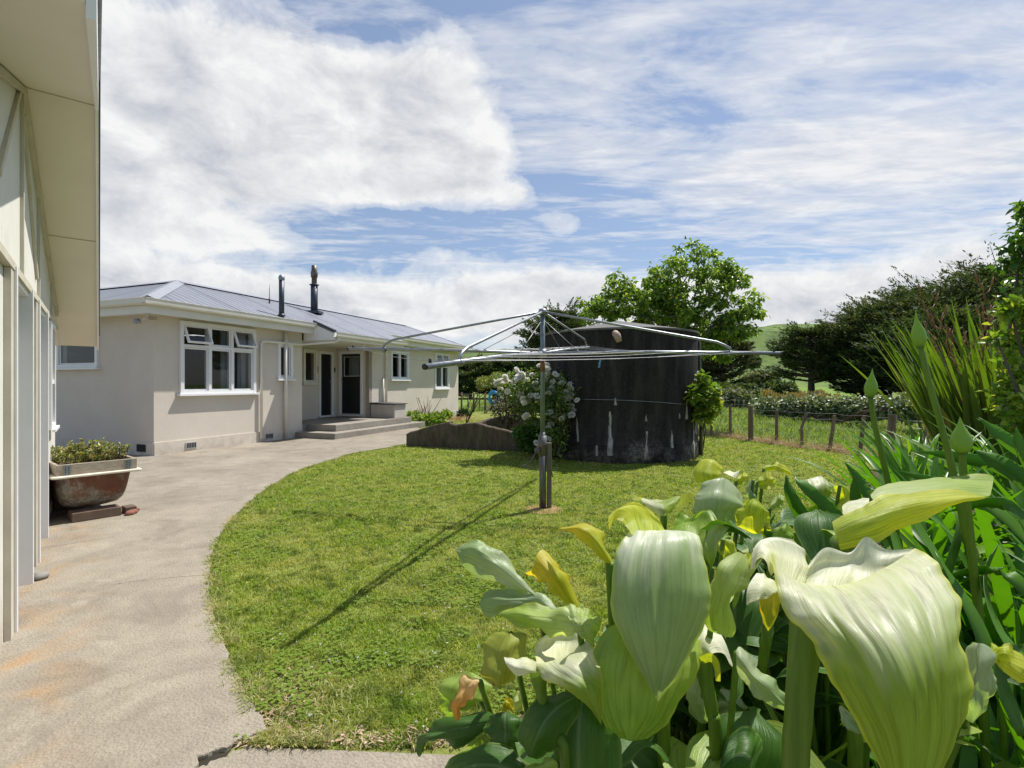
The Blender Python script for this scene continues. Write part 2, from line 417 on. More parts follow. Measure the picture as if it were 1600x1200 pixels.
# lawn sheet
LAWN = [(-1.4, 1.92), (6, 1.92), (12, 4), (12, 8), (7.0, 9.2), (6.78, 10.8), (6.25, 12.0), (5.95, 12.75), (5.5, 14.0), (3.6, 18.5), (2.2, 26), (-3, 26), (-7.5, 25)]
m = MB()
m.add([(-16, 1.9, 0), (12, 1.9, 0), (12, 8, 0), (7.1, 9.3, 0), (6.85, 10.8, 0), (6.3, 12, 0), (5.6, 14, 0), (3.6, 18.5, 0), (1.6, 26, 0), (-16, 26, 0)], [tuple(range(10))])
tag(m.build('lawn', M['soil']), kind='structure')
def mk_concrete(name, stain=True, base=(.300, .265, .212)):
    t = NT(name); po = t.pos()
    n1 = t.noise(po, .9, 6, .6, .3); n2 = t.noise(po, 6, 6, .65); n3 = t.noise(po, 90, 4, .7); n4 = t.noise(po, 260, 3, .7)
    b = base
    col = t.ramp(n1, [(.3, tuple(x*.80 for x in b)), (.5, b), (.72, tuple(x*1.18 for x in b))])
    col = t.mix(t.ramp(n2, [(.35, .35), (.6, 0.0)]), col, tuple(x*.6 for x in b))
    col = t.mix(t.ramp(n3, [(.34, .45), (.48, 0.0)]), col, tuple(x*.45 for x in b))
    col = t.mix(t.ramp(n4, [(.58, 0.0), (.70, .5)]), col, (.62, .58, .52))
    v = t.n('TexVoronoi', i_Scale=75.0); t.link(po, v.inputs['Vector'])
    col = t.mix(t.ramp(v.outputs['Distance'], [(.06, .5), (.16, 0.0)]), col, (.14, .12, .10))
    if stain:
        # rust-coloured run-off along the garage wall, blotchy
        dt = t.n('VectorMath', operation='DOT_PRODUCT'); t.link(po, dt.inputs[0]); dt.inputs[1].default_value = (.7785, .6276, 0)
        d = t.math('SUBTRACT', dt.outputs['Value'], -2.745*.7785+2.77*.6276)
        d = t.math('ADD', d, t.math('MULTIPLY_ADD', n1, .6, -.30))
        band = t.ramp(d, [(.0, 0.5), (.06, .95), (.20, .6), (.42, 0.0)])
        st = t.math('MULTIPLY', band, t.ramp(t.noise(po, 2.6, 5, .55, .8), [(.46, 0.0), (.64, .62)]))
        st = t.math('MULTIPLY', st, t.ramp(n3, [(.3, .55), (.6, 1.0)]))
        col = t.mix(st, col, (.36, .20, .065))
        pal = t.math('MULTIPLY', t.ramp(d, [(.1, 0.0), (.3, .9), (.75, 0.0)]), t.ramp(t.noise(po, 4.5, 4, .5, .5), [(.56, 0.0), (.66, .38)]))
        col = t.mix(pal, col, (.42, .375, .30))
        for (ua, va, ub, vb) in ((185, 917, 331, 901), (240, 786, 420, 772), (60, 862, 180, 842)):
            a_ = G(ua, va); b_ = G(ub, vb); dx_ = (b_-a_).normalized(); L__ = (b_-a_).length
            rel = t.n('VectorMath', operation='SUBTRACT'); t.link(po, rel.inputs[0]); rel.inputs[1].default_value = tuple(a_)
            al = t.n('VectorMath', operation='DOT_PRODUCT'); t.link(rel.outputs[0], al.inputs[0]); al.inputs[1].default_value = tuple(dx_)
            ac = t.n('VectorMath', operation='DOT_PRODUCT'); t.link(rel.outputs[0], ac.inputs[0]); ac.inputs[1].default_value = (-dx_.y, dx_.x, 0)
            dd_ = t.math('ABSOLUTE', t.math('ADD', ac.outputs['Value'], t.math('MULTIPLY_ADD', n2, .12, -.06)))
            mk = t.math('MULTIPLY', t.math('LESS_THAN', dd_, t.math('MULTIPLY_ADD', n3, .009, -.001)), t.math('MULTIPLY', t.math('GREATER_THAN', al.outputs['Value'], 0.0), t.math('LESS_THAN', al.outputs['Value'], L__)))
            col = t.mix(t.math('MULTIPLY', mk, .85), col, (.05, .042, .034))
        dk = t.ramp(t.noise(po, 1.7, 7, .72, .6), [(.36, .45), (.52, 0.0)])
        col = t.mix(dk, col, (.14, .115, .09))
    h = t.math('ADD', t.math('MULTIPLY', n3, .6), t.math('MULTIPLY', v.outputs['Distance'], .6))
    return t.done(t.princ(col, .88, 0, t.bump(h, 1.0, .008), .2))
M['path'] = mk_concrete('old_concrete_path')
M['step'] = mk_concrete('step_concrete', False, (.30, .275, .235))
# path slab: polygon extruded, jagged crack gap at the front
crack = [G(*p) for p in [(417, 1148), (400, 1153), (385, 1160), (365, 1166), (352, 1175), (335, 1180), (322, 1187), (306, 1190), (312, 1215)]]
crk = [(p.x+random.uniform(-.006, .006), p.y+random.uniform(-.006, .006)) for p in crack]
crk = [p for i in range(len(crk)-1) for p in (crk[i], ((crk[i][0]+crk[i+1][0])/2+random.uniform(-.008, .008), (crk[i][1]+crk[i+1][1])/2+random.uniform(-.008, .008)))]
far = [(-2.345, 12.0), (-2.75, 15.5), (-3.2, 16.9), (-4.9, 17.2), (-8, 12.5), (-16, 15), (-16, -3), (-1.14, -3), (-1.14, 1.6)]
poly = pe+crk[1:]+[(x, y) for x, y in far[::-1]]
TOP = .022
m = MB()
n = len(poly)
m.add([(x, y, TOP) for x, y in poly]+[(x, y, -.1) for x, y in poly], [tuple(range(n))[::-1]]+[(i, (i+1) % n, n+(i+1) % n, n+i) for i in range(n)])
tag(m.build('path', M['path'], bevel=.006), kind='structure')
# second slab (front strip), slightly lower
c2 = [(x+.008+random.uniform(0, .016), y-.024-random.uniform(0, .020)) for x, y in crk[::-1]]
edge = [(-1.02, 2.045), (-.95, 2.0), (-.91, 1.965), (-.55, 1.945), (-.1, 1.92), (.6, 1.90), (1.4, 1.88), (5, 1.85), (5, -3), (-1.12, -3)]
poly = c2[:-1]+edge
n = len(poly); m = MB()
m.add([(x, y, .006) for x, y in poly]+[(x, y, -.1) for x, y in poly], [tuple(range(n))]+[((i+1) % n, i, n+i, n+(i+1) % n) for i in range(n)])
tag(m.build('path_slab', M['path'], bevel=.004), kind='structure')
m = MB(); m.box(-1.72, -1.075, 1.76, 2.075, -.05, .003)
tag(m.build('path_bed', surf('crack_dirt', (.04, .03, .02), (.02, .017, .012), 20, .95)), kind='structure')
# bare soil of the flower bed
def mk_bed():
    t = NT('garden_bed_soil'); po = t.pos(); n2 = t.noise(po, 14, 6, .7)
    col = t.ramp(n2, [(.3, (.035, .028, .018)), (.6, (.10, .075, .05)), (.75, (.24, .19, .13))])
    return t.done(t.princ(col, .95, 0, t.bump(n2, .8, .03), .1))
M['bedsoil'] = mk_bed()
def bz0(x, y):
    d = min(1, max(0, (x-.5-.35*(y-1.5))/1.6)); return .34*d*d*(3-2*d)*min(1, max(0, (8.2-y)/2.5))+.012
bp = [(-.22, 1.9), (-.12, 2.0), (.1, 2.2), (.45, 2.35), (.9, 2.9), (1.5, 3.5), (2.4, 4.2), (3.6, 5.2), (4.4, 6.4), (5.2, 7.8), (7.4, 8.8)]
def bedge(y):       # left boundary of the bed at depth y
    if y <= 1.9: return -.22+(1.9-y)*.2
    for (xa, ya), (xb, yb) in zip(bp, bp[1:]):
        if ya <= y <= yb: return xa+(xb-xa)*(y-ya)/(yb-ya)
    return 7.4
rows = []
for j in range(60):
    y = .1+8.7*j/59; x0 = bedge(y); rows.append([(x0+(14-x0)*(i/70)**1.5, y, bz0(x0+(14-x0)*(i/70)**1.5, y)) for i in range(71)])
m = MB(); m.loft(rows)
tag(m.build('flower_bed_ground', M['bedsoil']), kind='structure')
# hills
def hill(name, x0, x1, y0, y1, hf, mat, nx=90, ny=40):
    rows = []
    for j in range(ny):
        y = y0+(y1-y0)*j/(ny-1)
        rows.append([(x0+(x1-x0)*i/(nx-1), y, hf(x0+(x1-x0)*i/(nx-1), y)) for i in range(nx)])
    m = MB(); m.loft(rows); return tag(m.build(name, mat), kind='structure')
def mk_hill():
    t = NT('hill_pasture'); po = t.pos()
    n1 = t.noise(po, .012, 6, .6); n2 = t.noise(po, .09, 6, .75); n3 = t.noise(po, .35, 4, .7)
    col = t.ramp(n1, [(.3, (.10, .16, .045)), (.6, (.15, .21, .06)), (.8, (.20, .24, .09))])
    col = t.mix(t.ramp(n2, [(.48, 0.0), (.58, .75)]), col, (.055, .09, .035))
    col = t.mix(t.ramp(n3, [(.62, 0.0), (.7, .5)]), col, (.33, .33, .24))
    return t.done(t.princ(col, .95, 0, t.bump(n2, .6, 2.0), .1))
M['hill'] = mk_hill()
def hf(x, y):
    d = math.sqrt(((x-245)/190)**2+((y-440)/150)**2)
    base = 52*max(0, math.cos(min(d, 1.6)*math.pi/3.2))**1.3
    d2 = math.sqrt(((x+20)/260)**2+((y-520)/120)**2)
    b2 = 33*max(0, math.cos(min(d2, 1.6)*math.pi/3.2))**1.2
    edge = min(1, (y-250)/60)
    nz = mnoise.fractal(Vector((x*.012, y*.012, 0)), 1, 2, 5)*7
    return max(-1, (max(base, b2)+nz*min(1, max(base, b2)/20))*max(0, edge)-.5)
hill('hill', -420, 700, 250, 640, hf, M['hill'], 150, 60)

# ---------------------------------------------------------------- house
C0 = Vector((-6.87, 9.82)); D1 = Vector((.3593, .9332)); NO = Vector((.9332, -.3593))
def H(t_, o, z):      # t along the long wall, o outwards from it
    return (C0.x+D1.x*t_+NO.x*o, C0.y+D1.y*t_+NO.y*o, z)
house = empty('house', H(0, 0, 0), 'long low house in pale roughcast plaster with white windows and grey iron hip roof', 'house')
WT_ = .14; WH = 2.74
def wall(mb, A, length, z0, z1, holes, thick=WT_):
    """A(a,d,z): a along the wall, d outward. holes: (a0,a1,z0,z1)"""
    xs = sorted(set([0, length]+[h[0] for h in holes]+[h[1] for h in holes]))
    zs = sorted(set([z0, z1]+[h[2] for h in holes]+[h[3] for h in holes]))
    vid = {}; vs = []; fs = []
    solid = {}
    for i in range(len(xs)-1):
        for j in range(len(zs)-1):
            cx = (xs[i]+xs[i+1])/2; cz = (zs[j]+zs[j+1])/2
            solid[i, j] = not any(h[0] < cx < h[1] and h[2] < cz < h[3] for h in holes)
    def v(i, j, k):
        if (i, j, k) not in vid:
            vid[i, j, k] = len(vs); vs.append(A(xs[i], -thick*k, zs[j]))
        return vid[i, j, k]
    for (i, j), s in solid.items():
        if not s: continue
        fs.append((v(i, j, 0), v(i+1, j, 0), v(i+1, j+1, 0), v(i, j+1, 0)))
        fs.append((v(i, j, 1), v(i, j+1, 1), v(i+1, j+1, 1), v(i+1, j, 1)))
        if not solid.get((i-1, j)): fs.append((v(i, j, 0), v(i, j+1, 0), v(i, j+1, 1), v(i, j, 1)))
        if not solid.get((i+1, j)): fs.append((v(i+1, j, 0), v(i+1, j, 1), v(i+1, j+1, 1), v(i+1, j+1, 0)))
        if not solid.get((i, j-1)): fs.append((v(i, j, 0), v(i, j, 1), v(i+1, j, 1), v(i+1, j, 0)))
        if not solid.get((i, j+1)): fs.append((v(i, j+1, 0), v(i+1, j+1, 0), v(i+1, j+1, 1), v(i, j+1, 1)))
    mb.add(vs, fs)
# wall frames: A(a, d, z)
A1 = lambda a, d, z: H(a, d, z)
AR = lambda a, d, z: H(3.83+a, -1.27+d, z)                 # recess back wall
AP = lambda a, d, z: H(6.67-d, -1.27+a, z)                 # recess side wall with the glazed door, faces the viewer
A3 = lambda a, d, z: H(6.67+a, d, z)
AL = lambda a, d, z: H(-d, -9+a, z)                       # left end wall, a from -9 .. 0
big = (.50, 2.34, 1.20, 2.68)
wl = (6.02, 7.38, 1.74, 2.50)
def px_wall(u, plane='1'):
    r = (u-800)/F; o = {'1': 0, 'R': -1.27}[plane]
    x0 = C0.x+NO.x*o; y0 = C0.y+NO.y*o
    return (r*y0-x0)/(D1.x-r*D1.y)
W_small = (px_wall(433), px_wall(456), 1.53, 2.42)
w1 = (px_wall(610)-6.67, px_wall(638)-6.67); w2 = (px_wall(679)-6.67, px_wall(701)-6.67)
m = MB()
wall(m, A1, 3.83, 0, WH, [big, W_small]); m.build('wall', M['stucco'], house, label='plaster wall with the wide six pane window')
m = MB(); wr = (5.20-3.83, 5.76-3.83, 1.42, 2.44); dr = (5.86-3.83, 6.52-3.83, .42, 2.42)
wall(m, AR, 2.84, 0, 2.9, [wr, dr]); m.build('wall', M['stucco'], house)
m = MB(); dp = (.12, 1.03, .44, 2.44)
wall(m, AP, 1.27, 0, 2.9, [dp]); m.build('wall', M['stucco'], house)
m = MB()
h1 = (w1[0]+.06, w1[1]-.06, 1.58, 2.50); h2 = (w2[0]+.06, w2[1]-.06, 1.26, 2.60)
wall(m, A3, 6.10, 0, WH, [h1, h2]); m.build('wall', M['stucco'], house)
m = MB(); wall(m, AL, 8.86, 0, WH, [wl]); m.build('wall', M['stucco'], house, label='shaded end wall with a small window')
m = MB()   # hidden sides and back, inner partitions
m.box(12.63, 12.77, -3.3, -.141, 0, WH, H); m.box(3.4, 12.77, -3.44, -3.3, 0, WH, H); m.box(3.3, 3.44, -9, -3.44, 0, WH, H)
m.box(.15, 3.29, -9.1, -9, 0, WH, H)
m.box(3.69, 3.83, -3.29, -.141, 0, WH, H)
m.build('wall', M['stucco'], house)
m = MB(); m.box(.16, 12.6, -3.28, -1.43, .40, .42, H); m.box(.16, 3.28, -8.9, -.16, .40, .43, H); m.build('floor', M['room'], house)
m = MB()
m.box(.2, 3.6, -3.2, -3.15, .43, 2.6, H); m.build('partition', M['room'], house)
m = MB(); m.box(6.8, 12.6, -3.2, -3.15, .43, 2.6, H); m.build('partition', M['room'], house)
# plinth
m = MB()
m.box(.0, 3.83, 0, .018, 0, .27, A1); m.box(.0, 6.10, 0, .018, 0, .27, A3)
m.box(0, 9.0, 0, .018, 0, .27, AL)
m.build('plinth', M['stucco'], house)
# roof
ov = .35; zg = 2.97; k = .40; rw = 2.0; zr = zg+.02+k*rw
E = 12.77+ov
def mk_roof(name, direction):
    t = NT(name); po = t.pos()
    d = t.n('VectorMath', operation='DOT_PRODUCT'); t.link(po, d.inputs[0]); d.inputs[1].default_value = (*direction, 0)
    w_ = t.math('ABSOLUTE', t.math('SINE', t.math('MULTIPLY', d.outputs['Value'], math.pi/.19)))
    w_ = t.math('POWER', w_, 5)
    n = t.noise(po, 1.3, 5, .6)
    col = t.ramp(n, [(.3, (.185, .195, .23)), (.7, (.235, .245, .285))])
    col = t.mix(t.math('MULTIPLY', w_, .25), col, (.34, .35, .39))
    sh = t.math('POWER', t.math('ABSOLUTE', t.math('SINE', t.math('MULTIPLY', d.outputs['Value'], math.pi/1.52))), 60)
    col = t.mix(t.math('MULTIPLY', sh, .5), col, (.09, .095, .12))
    return t.done(t.princ(col, .42, .35, t.bump(w_, .8, .025), .5))
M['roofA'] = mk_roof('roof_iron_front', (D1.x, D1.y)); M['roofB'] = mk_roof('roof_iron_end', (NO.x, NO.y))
zt = zg+.02
R0 = (-ov+rw, ov-rw); RE = (E-rw, ov-rw)
cz = zt-k*.65
th = .03
def roofplane(mb, pts, mi):
    mb.prism([H(*p) for p in pts], (0, 0, -th), mi)
m = MB()
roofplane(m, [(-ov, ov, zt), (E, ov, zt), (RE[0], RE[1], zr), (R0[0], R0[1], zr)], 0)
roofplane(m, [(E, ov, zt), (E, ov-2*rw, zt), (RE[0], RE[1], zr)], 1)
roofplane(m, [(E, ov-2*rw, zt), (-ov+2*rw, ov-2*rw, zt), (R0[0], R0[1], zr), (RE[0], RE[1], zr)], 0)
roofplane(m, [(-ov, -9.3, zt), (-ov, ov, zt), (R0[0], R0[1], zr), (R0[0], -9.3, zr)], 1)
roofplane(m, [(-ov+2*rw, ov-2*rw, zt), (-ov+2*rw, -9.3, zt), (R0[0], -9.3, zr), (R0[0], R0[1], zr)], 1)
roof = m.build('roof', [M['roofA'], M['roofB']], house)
CP0, CP1 = 3.88, 7.08
m = MB()
m.prism([H(CP0, ov-.05, zt+.02+.02), H(CP1, ov-.05, zt+.04), H(CP1, 1.0, cz+.02), H(CP0, 1.0, cz+.02)], (0, 0, -th))
m.build('porch_roof', M['roofA'], house)
# ridge capping
m = MB()
def cap(a, b, w_=.16, up=.02):
    a = Vector(a); b = Vector(b); d = (b-a).normalized(); s = d.cross(Vector((0, 0, 1))).normalized()
    dn = .34*w_
    m.loft([[a+s*w_+Vector((0, 0, up-dn)), a+Vector((0, 0, up+.015)), a-s*w_+Vector((0, 0, up-dn))], [b+s*w_+Vector((0, 0, up-dn)), b+Vector((0, 0, up+.015)), b-s*w_+Vector((0, 0, up-dn))]], smooth=False)
cap(H(-ov, ov, zt), H(R0[0], R0[1], zr)); cap(H(R0[0], R0[1], zr), H(RE[0], RE[1], zr)); cap(H(E, ov, zt), H(RE[0], RE[1], zr)); cap(H(R0[0], R0[1], zr), H(R0[0], -9.3, zr))
m.build('ridge_cap', surf('ridge_iron', (.33, .345, .385), (.29, .30, .34), 3, .4, metallic=.3), roof, solid=.006)
# soffit / fascia / gutters
m = MB()
m.box(-ov+.02, E-.02, -.15, ov-.04, 2.74, 2.755, H); m.box(-ov+.02, 0, -9.3, -.151, 2.74, 2.755, H)
m.box(.15, E-.3, -3.3, -.151, 2.76, 2.775, H); m.box(.15, 3.3, -9.2, -3.31, 2.76, 2.775, H)
m.build('soffit', M['cream'], house)
m = MB()
m.box(-ov, CP0, ov-.03, ov, 2.70, 2.88, H); m.box(CP1, E, ov-.03, ov, 2.70, 2.88, H)
m.box(-ov, -ov+.03, -9.3, ov-.031, 2.70, 2.88, H); m.box(E-.03, E, -3.6, ov-.031, 2.70, 2.88, H)
m.build('fascia', M['cream'], house)
def gutter(mb, a, b, out, r=.06):
    """half-round-ish gutter from a to b, out = outward vector"""
    a = Vector(a); b = Vector(b); o = Vector(out); rows = []
    prof = [(0, 0), (0, -.10), (.02, -.115), (.08, -.115), (.105, -.09), (.115, -.02), (.125, 0), (.112, .004), (.10, -.02), (.09, -.09), (.02, -.10)]
    for q in (a, b): rows.append([q+o*x+Vector((0, 0, z)) for x, z in prof])
    mb.loft(rows, smooth=False)
no3 = Vector((NO.x, NO.y, 0)); d13 = Vector((D1.x, D1.y, 0))
m = MB()
gutter(m, H(-ov-.11, ov, zg), H(CP0+.02, ov, zg), no3); gutter(m, H(CP1, ov, zg), H(E+.1, ov, zg), no3)
gutter(m, H(-ov, -9.3, zg), H(-ov, ov+.11, zg), -d13)
gutter(m, H(CP0-.02, 1.0, cz-.01), H(CP1+.03, 1.0, cz-.01), no3)
m.build('gutter', M['cream'], house, solid=.004)
m = MB()   # porch canopy fascia, cheeks and soffit
m.box(CP0, CP1, .97, 1.0, cz-.20, cz-.02, H)
for tt in (CP0, CP1-.03):
    m.prism([H(tt, .005, 2.735), H(tt, ov-.035, 2.735), H(tt, ov-.03, zt-.02), H(tt, .969, cz-.015), H(tt, .969, cz-.20), H(tt, .005, cz-.20)], d13*.03)
m.build('porch_fascia', M['white'], house)
m = MB(); m.box(CP0+.04, CP1-.04, -1.4, .965, cz-.19, cz-.17, H); m.build('porch_soffit', M['cream'], house)
m = MB(); m.prism([H(CP0-.03, ov, zt+.07), H(CP0+.05, ov, zt+.07), H(CP0+.05, 1.03, cz+.05), H(CP0-.03, 1.03, cz+.05)], (0, 0, -.05)); m.build('barge_flashing', M['grey_iron'], house)

def window(A, a0, a1, z0, z1, cols, rows_, name='window', curtain=0, open_top=(), depth=.05, sillw=.05, mat='white', open_ang=22):
    """timber window: surround proud of the wall, mullions, panes, sill. cols fractions, rows z-split (or None)"""
    m = MB(); fw = .075
    m.box(a0, a0+fw, -.12, depth, z0, z1, A); m.box(a1-fw, a1, -.12, depth, z0, z1, A)
    m.box(a0+fw, a1-fw, -.12, depth-.003, z1-fw, z1, A); m.box(a0+fw, a1-fw, -.12, depth-.003, z0, z0+fw*.8, A)
    xs = [a0+fw+(a1-a0-2*fw)*c for c in cols]
    for x in xs[1:-1]: m.box(x-.03, x+.03, -.09, depth-.01, z0+fw*.8, z1-fw, A)
    zsp = rows_
    if zsp: m.box(a0+fw, a1-fw, -.09, depth-.016, zsp-.03, zsp+.03, A)
    fr = m.build('window', M[mat], house, bevel=.004)
    m = MB(); m.box(a0-sillw, a1+sillw, .0, depth+.05, z0-.045, z0-.002, A); m.build('sill', M[mat], fr, bevel=.004)
    # casements: sash frames + pane
    zr_ = [(z0+fw*.8, (zsp-.03) if zsp else z1-fw)]
    if zsp: zr_.append((zsp+.03, z1-fw))
    for r, (za, zb) in enumerate(zr_):
        for c in range(len(xs)-1):
            xa = xs[c]+(.03 if c else 0); xb = xs[c+1]-(.03 if c < len(xs)-2 else 0)
            op = r == 1 and c in open_top
            an = math.radians(open_ang) if op else 0
            def B(a, d, z, za=za, zb=zb, an=an):
                dz = zb-z
                return A(a, depth*.5+d*math.cos(an)+dz*math.sin(an), zb-dz*math.cos(an)+d*math.sin(an))
            sw = .035
            m = MB()
            g = .004
            m.box(xa+g, xa+sw, -.03, .015 if op else -.012, za+g, zb-g, B); m.box(xb-sw, xb-g, -.03, .015 if op else -.012, za+g, zb-g, B)
            m.box(xa+sw, xb-sw, -.03, .012 if op else -.015, zb-sw, zb-g, B); m.box(xa+sw, xb-sw, -.03, .012 if op else -.015, za+g, za+sw, B)
            m.build('sash', M[mat], fr)
            m = MB(); m.add([B(xa+sw, -.02, za+sw), B(xb-sw, -.02, za+sw), B(xb-sw, -.02, zb-sw), B(xa+sw, -.02, zb-sw)], [(0, 1, 2, 3)]); m.build('pane', M['glass'], fr)
    if curtain:
        for (ca, cb) in curtain:
            m = MB(); n_ = 26; rr = []
            for zz in (z0+.02, z1-.02): rr.append([A(ca+(cb-ca)*i/n_, -.22+.018*math.sin(i*1.9), zz) for i in range(n_+1)])
            m.loft(rr); m.build('curtain', M['curtain'], fr)
    return fr
window(A1, big[0], big[1], big[2], big[3], [0, .345, .67, 1], 2.18, open_top=(0, 2), curtain=[(1.62, 1.85), (2.05, 2.28)])
window(A1, W_small[0], W_small[1], W_small[2], W_small[3], [0, 1], None)
window(AR, wr[0], wr[1], wr[2], wr[3], [0, 1], None, mat='cream')
window(A3, w1[0], w1[1], 1.55, 2.53, [0, .5, 1], None, depth=.045)
window(A3, w2[0], w2[1], 1.22, 2.63, [0, .5, 1], 2.12, depth=.045, curtain=[((w2[0]+w2[1])/2, w2[1]-.08)], open_top=(0, 1), open_ang=12)
window(AL, wl[0], wl[1], wl[2], wl[3], [0, 1], None)
def door(A, a0, a1, z0, z1, glazed):
    m = MB(); fw = .085
    m.box(a0, a0+fw, -.12, .03, z0, z1, A); m.box(a1-fw, a1, -.12, .03, z0, z1, A); m.box(a0+fw, a1-fw, -.12, .027, z1-fw, z1, A)
    m.box(a0-.03, a1+.03, .031, .10, z0-.05, z0-.01, A)
    fr = m.build('door_frame', M['white'], house, bevel=.004)
    m = MB(); b0, b1 = a0+fw, a1-fw
    if glazed:
        m.box(b0, b0+.10, -.06, -.02, z0, z1-fw, A); m.box(b1-.06, b1, -.06, -.02, z0, z1-fw, A)
        m.box(b0+.10, b1-.06, -.06, -.02, z0, z0+1.22, A); m.box(b0+.10, b1-.06, -.06, -.02, z1-fw-.1, z1-fw, A)
        d = m.build('door', M['black_door'], house, label='black door with a glazed upper half')
        m = MB(); m.add([A(b0+.10, -.04, z0+1.22), A(b1-.06, -.04, z0+1.22), A(b1-.06, -.04, z1-fw-.1), A(b0+.10, -.04, z1-fw-.1)], [(0, 1, 2, 3)]); m.build('pane', M['glass'], d)
        m = MB()
        m.box(b0+.085, b0+.10, -.019, -.012, z0+1.2, z1-fw-.08, A); m.box(b0+.10, b1-.05, -.019, -.012, z0+1.205, z0+1.22, A); m.box(b0+.1, b1-.05, -.019, -.012, z1-fw-.10, z1-fw-.09, A)
        m.build('glazing_bead', M['white'], d)
        m = MB(); m.box(b0+.10, b1-.06, -.25, -.24, z0+.9, z1-.2, A); m.build('blind', M['curtain'], d)
        m = MB(); m.tube([A(b0+.04, -.015, z0+1.05), A(b0+.04, .03, z0+1.05), A(b0+.04, .035, z0+1.12), A(b0+.04, .03, z0+1.2), A(b0+.04, -.015, z0+1.2)], .009, 6); m.build('handle', M['galv_bright'], d)
        m = MB(); m.box(b0+.0, b1, -.019, -.005, z0, z0+.03, A); m.build('weather_bar', M['galv_bright'], d)
    else:
        m.box(b0, b1, -.06, -.02, z0, z1-fw, A)
        for i in range(1, 4):
            m.box(b0+(b1-b0)*i/4-.004, b0+(b1-b0)*i/4+.004, -.02, -.016, z0+.05, z1-fw-.05, A)
        d = m.build('door', M['black_door'], house, label='plain black boarded door')
        m = MB(); m.box(b1-.06, b1-.04, -.018, .01, z0+1.0, z0+1.12, A); m.build('handle', M['galv_bright'], d)
door(AR, dr[0], dr[1], dr[2], dr[3], False)
door(AP, dp[0], dp[1], dp[2], dp[3], True)
# porch slab, steps
m = MB()
m.box(4.0, 7.62, -1.27, .95, .171, .34, H); m.box(3.832, 4.0, -1.268, -.0, 0, .338, H)
sl = m.build('porch_slab', M['step'], house, bevel=.012)
m = MB(); m.box(3.57, 7.9, .02, 1.28, 0, .17, H); m.box(3.85, 7.62, -1.26, .02, 0, .168, H); m.build('step', M['step'], house, bevel=.012)
# small vents
for tt in (.62, 2.62):
    m = MB(); m.box(tt, tt+.24, .02, .03, .08, .21, H)
    v_ = m.build('vent', M['grey_wood'], house)
    m = MB()
    for i in range(6): m.box(tt+.02+i*.036, tt+.045+i*.036, .031, .033, .095, .195, H)
    m.build('vent_grille', M['dark'], v_)
m = MB(); m.box(8.55, 8.8, .02, .03, .09, .23, AL); m.build('vent', M['dark'], house)
# downpipes
m = MB(); zc_ = cz-.16
dpt = px_wall(443)
m.tube([H(dpt, .08, 2.72), H(dpt, .08, .05)], .042, 10)
m.tube([H(dpt, .08, 1.22), H(dpt, .08, 1.18)], .055, 10)
m.tube([H(dpt, .08, 1.24), H(dpt+.06, .1, 1.28), H(dpt+.08, .1, 1.45)], .02, 6)
m.build('downpipe', M['cream'], house, label='thick downpipe beside the small window')
m = MB()
m.tube([H(CP0+.1, 1.06, cz-.11), H(CP0+.1, 1.06, cz-.2), H(CP0+.06, .98, cz-.25), H(CP0-.1, .12, cz-.30), H(CP0-.25, .08, cz-.31), H(2.60, .06, cz-.31), H(2.50, .05, cz-.33), H(2.48, .05, cz-.42), H(2.48, .05, .10)], .03, 8)
m.build('downpipe', M['cream'], house, label='thin bent downpipe running from the porch gutter')
m = MB()
tpx = px_wall(601)
m.tube([H(tpx, .40, zg-.12), H(tpx, .38, 2.66), H(tpx, .07, 2.50), H(tpx, .06, .5)], .038, 8)
m.tube([H(tpx-.16, .06, 1.6), H(tpx-.16, .06, .5)], .03, 8)
m.build('downpipe', M['cream'], house, label='downpipe beside the porch')
# flue pipes and aerial
def onroof(u, v):      # intersect a view ray with the front roof plane
    best = None
    for o in np.linspace(ov, ov-rw, 200):
        z = zt+k*(ov-o)
        r = (u-800)/F; x0 = C0.x+NO.x*o; y0 = C0.y+NO.y*o
        tt = (r*y0-x0)/(D1.x-r*D1.y); p = H(tt, o, z)
        vv = 600-(z-CAMZ)/p[1]*F
        if best is None or abs(vv-v) < best[0]: best = (abs(vv-v), p)
    return Vector(best[1])
p = onroof(440, 495); hgt = (495-430)/F*p.y
m = MB(); m.tube([p-Vector((0, 0, .1)), p+Vector((0, 0, hgt-.12))], .062, 12)
m.lathe([(.09, 0), (.09, .02), (.062, .05)], p+Vector((0, 0, .02)), 12)
vp = m.build('vent_pipe', M['grey_iron'], roof)
m = MB(); top = p+Vector((0, 0, hgt-.12)); m.lathe([(.066, 0), (.075, .03), (.07, .09), (.04, .125), (0.001, .135)], top, 12); m.build('cowl', M['galv_bright'], roof)
p = onroof(491, 489); hgt = (489-415)/F*p.y
m = MB(); m.tube([p-Vector((0, 0, .15)), p+Vector((0, 0, hgt*.60))], .10, 16); m.box(-.2, .2, -.2, .2, -.02, .05, lambda a, b, c: (p.x+a, p.y+b, p.z+c)); m.lathe([(.10, 0), (.135, .01), (.135, .03), (.10, .04)], p+Vector((0, 0, hgt*.58)), 16)
m.build('flue', M['grey_iron'], roof)
m = MB(); q = p+Vector((0, 0, hgt*.6)); hh = hgt*.4
m.lathe([(.075, 0), (.075, hh*.35), (.095, hh*.38), (.10, hh*.6), (.08, hh*.75), (.075, hh), (.0, hh)], q, 14)
m.build('flue_cowl', surf('rusty_cowl', (.13, .10, .09), (.22, .20, .19), 8, .5, metallic=.5, c3=(.10, .06, .04)), roof)
p = onroof(421, 474)
m = MB(); m.tube([p-Vector((0, 0, .05)), p+Vector((0, 0, .16))], .02, 6); m.tube([p, p+Vector((0, 0, .5))], .008, 5); m.build('aerial', M['black_door'], roof)
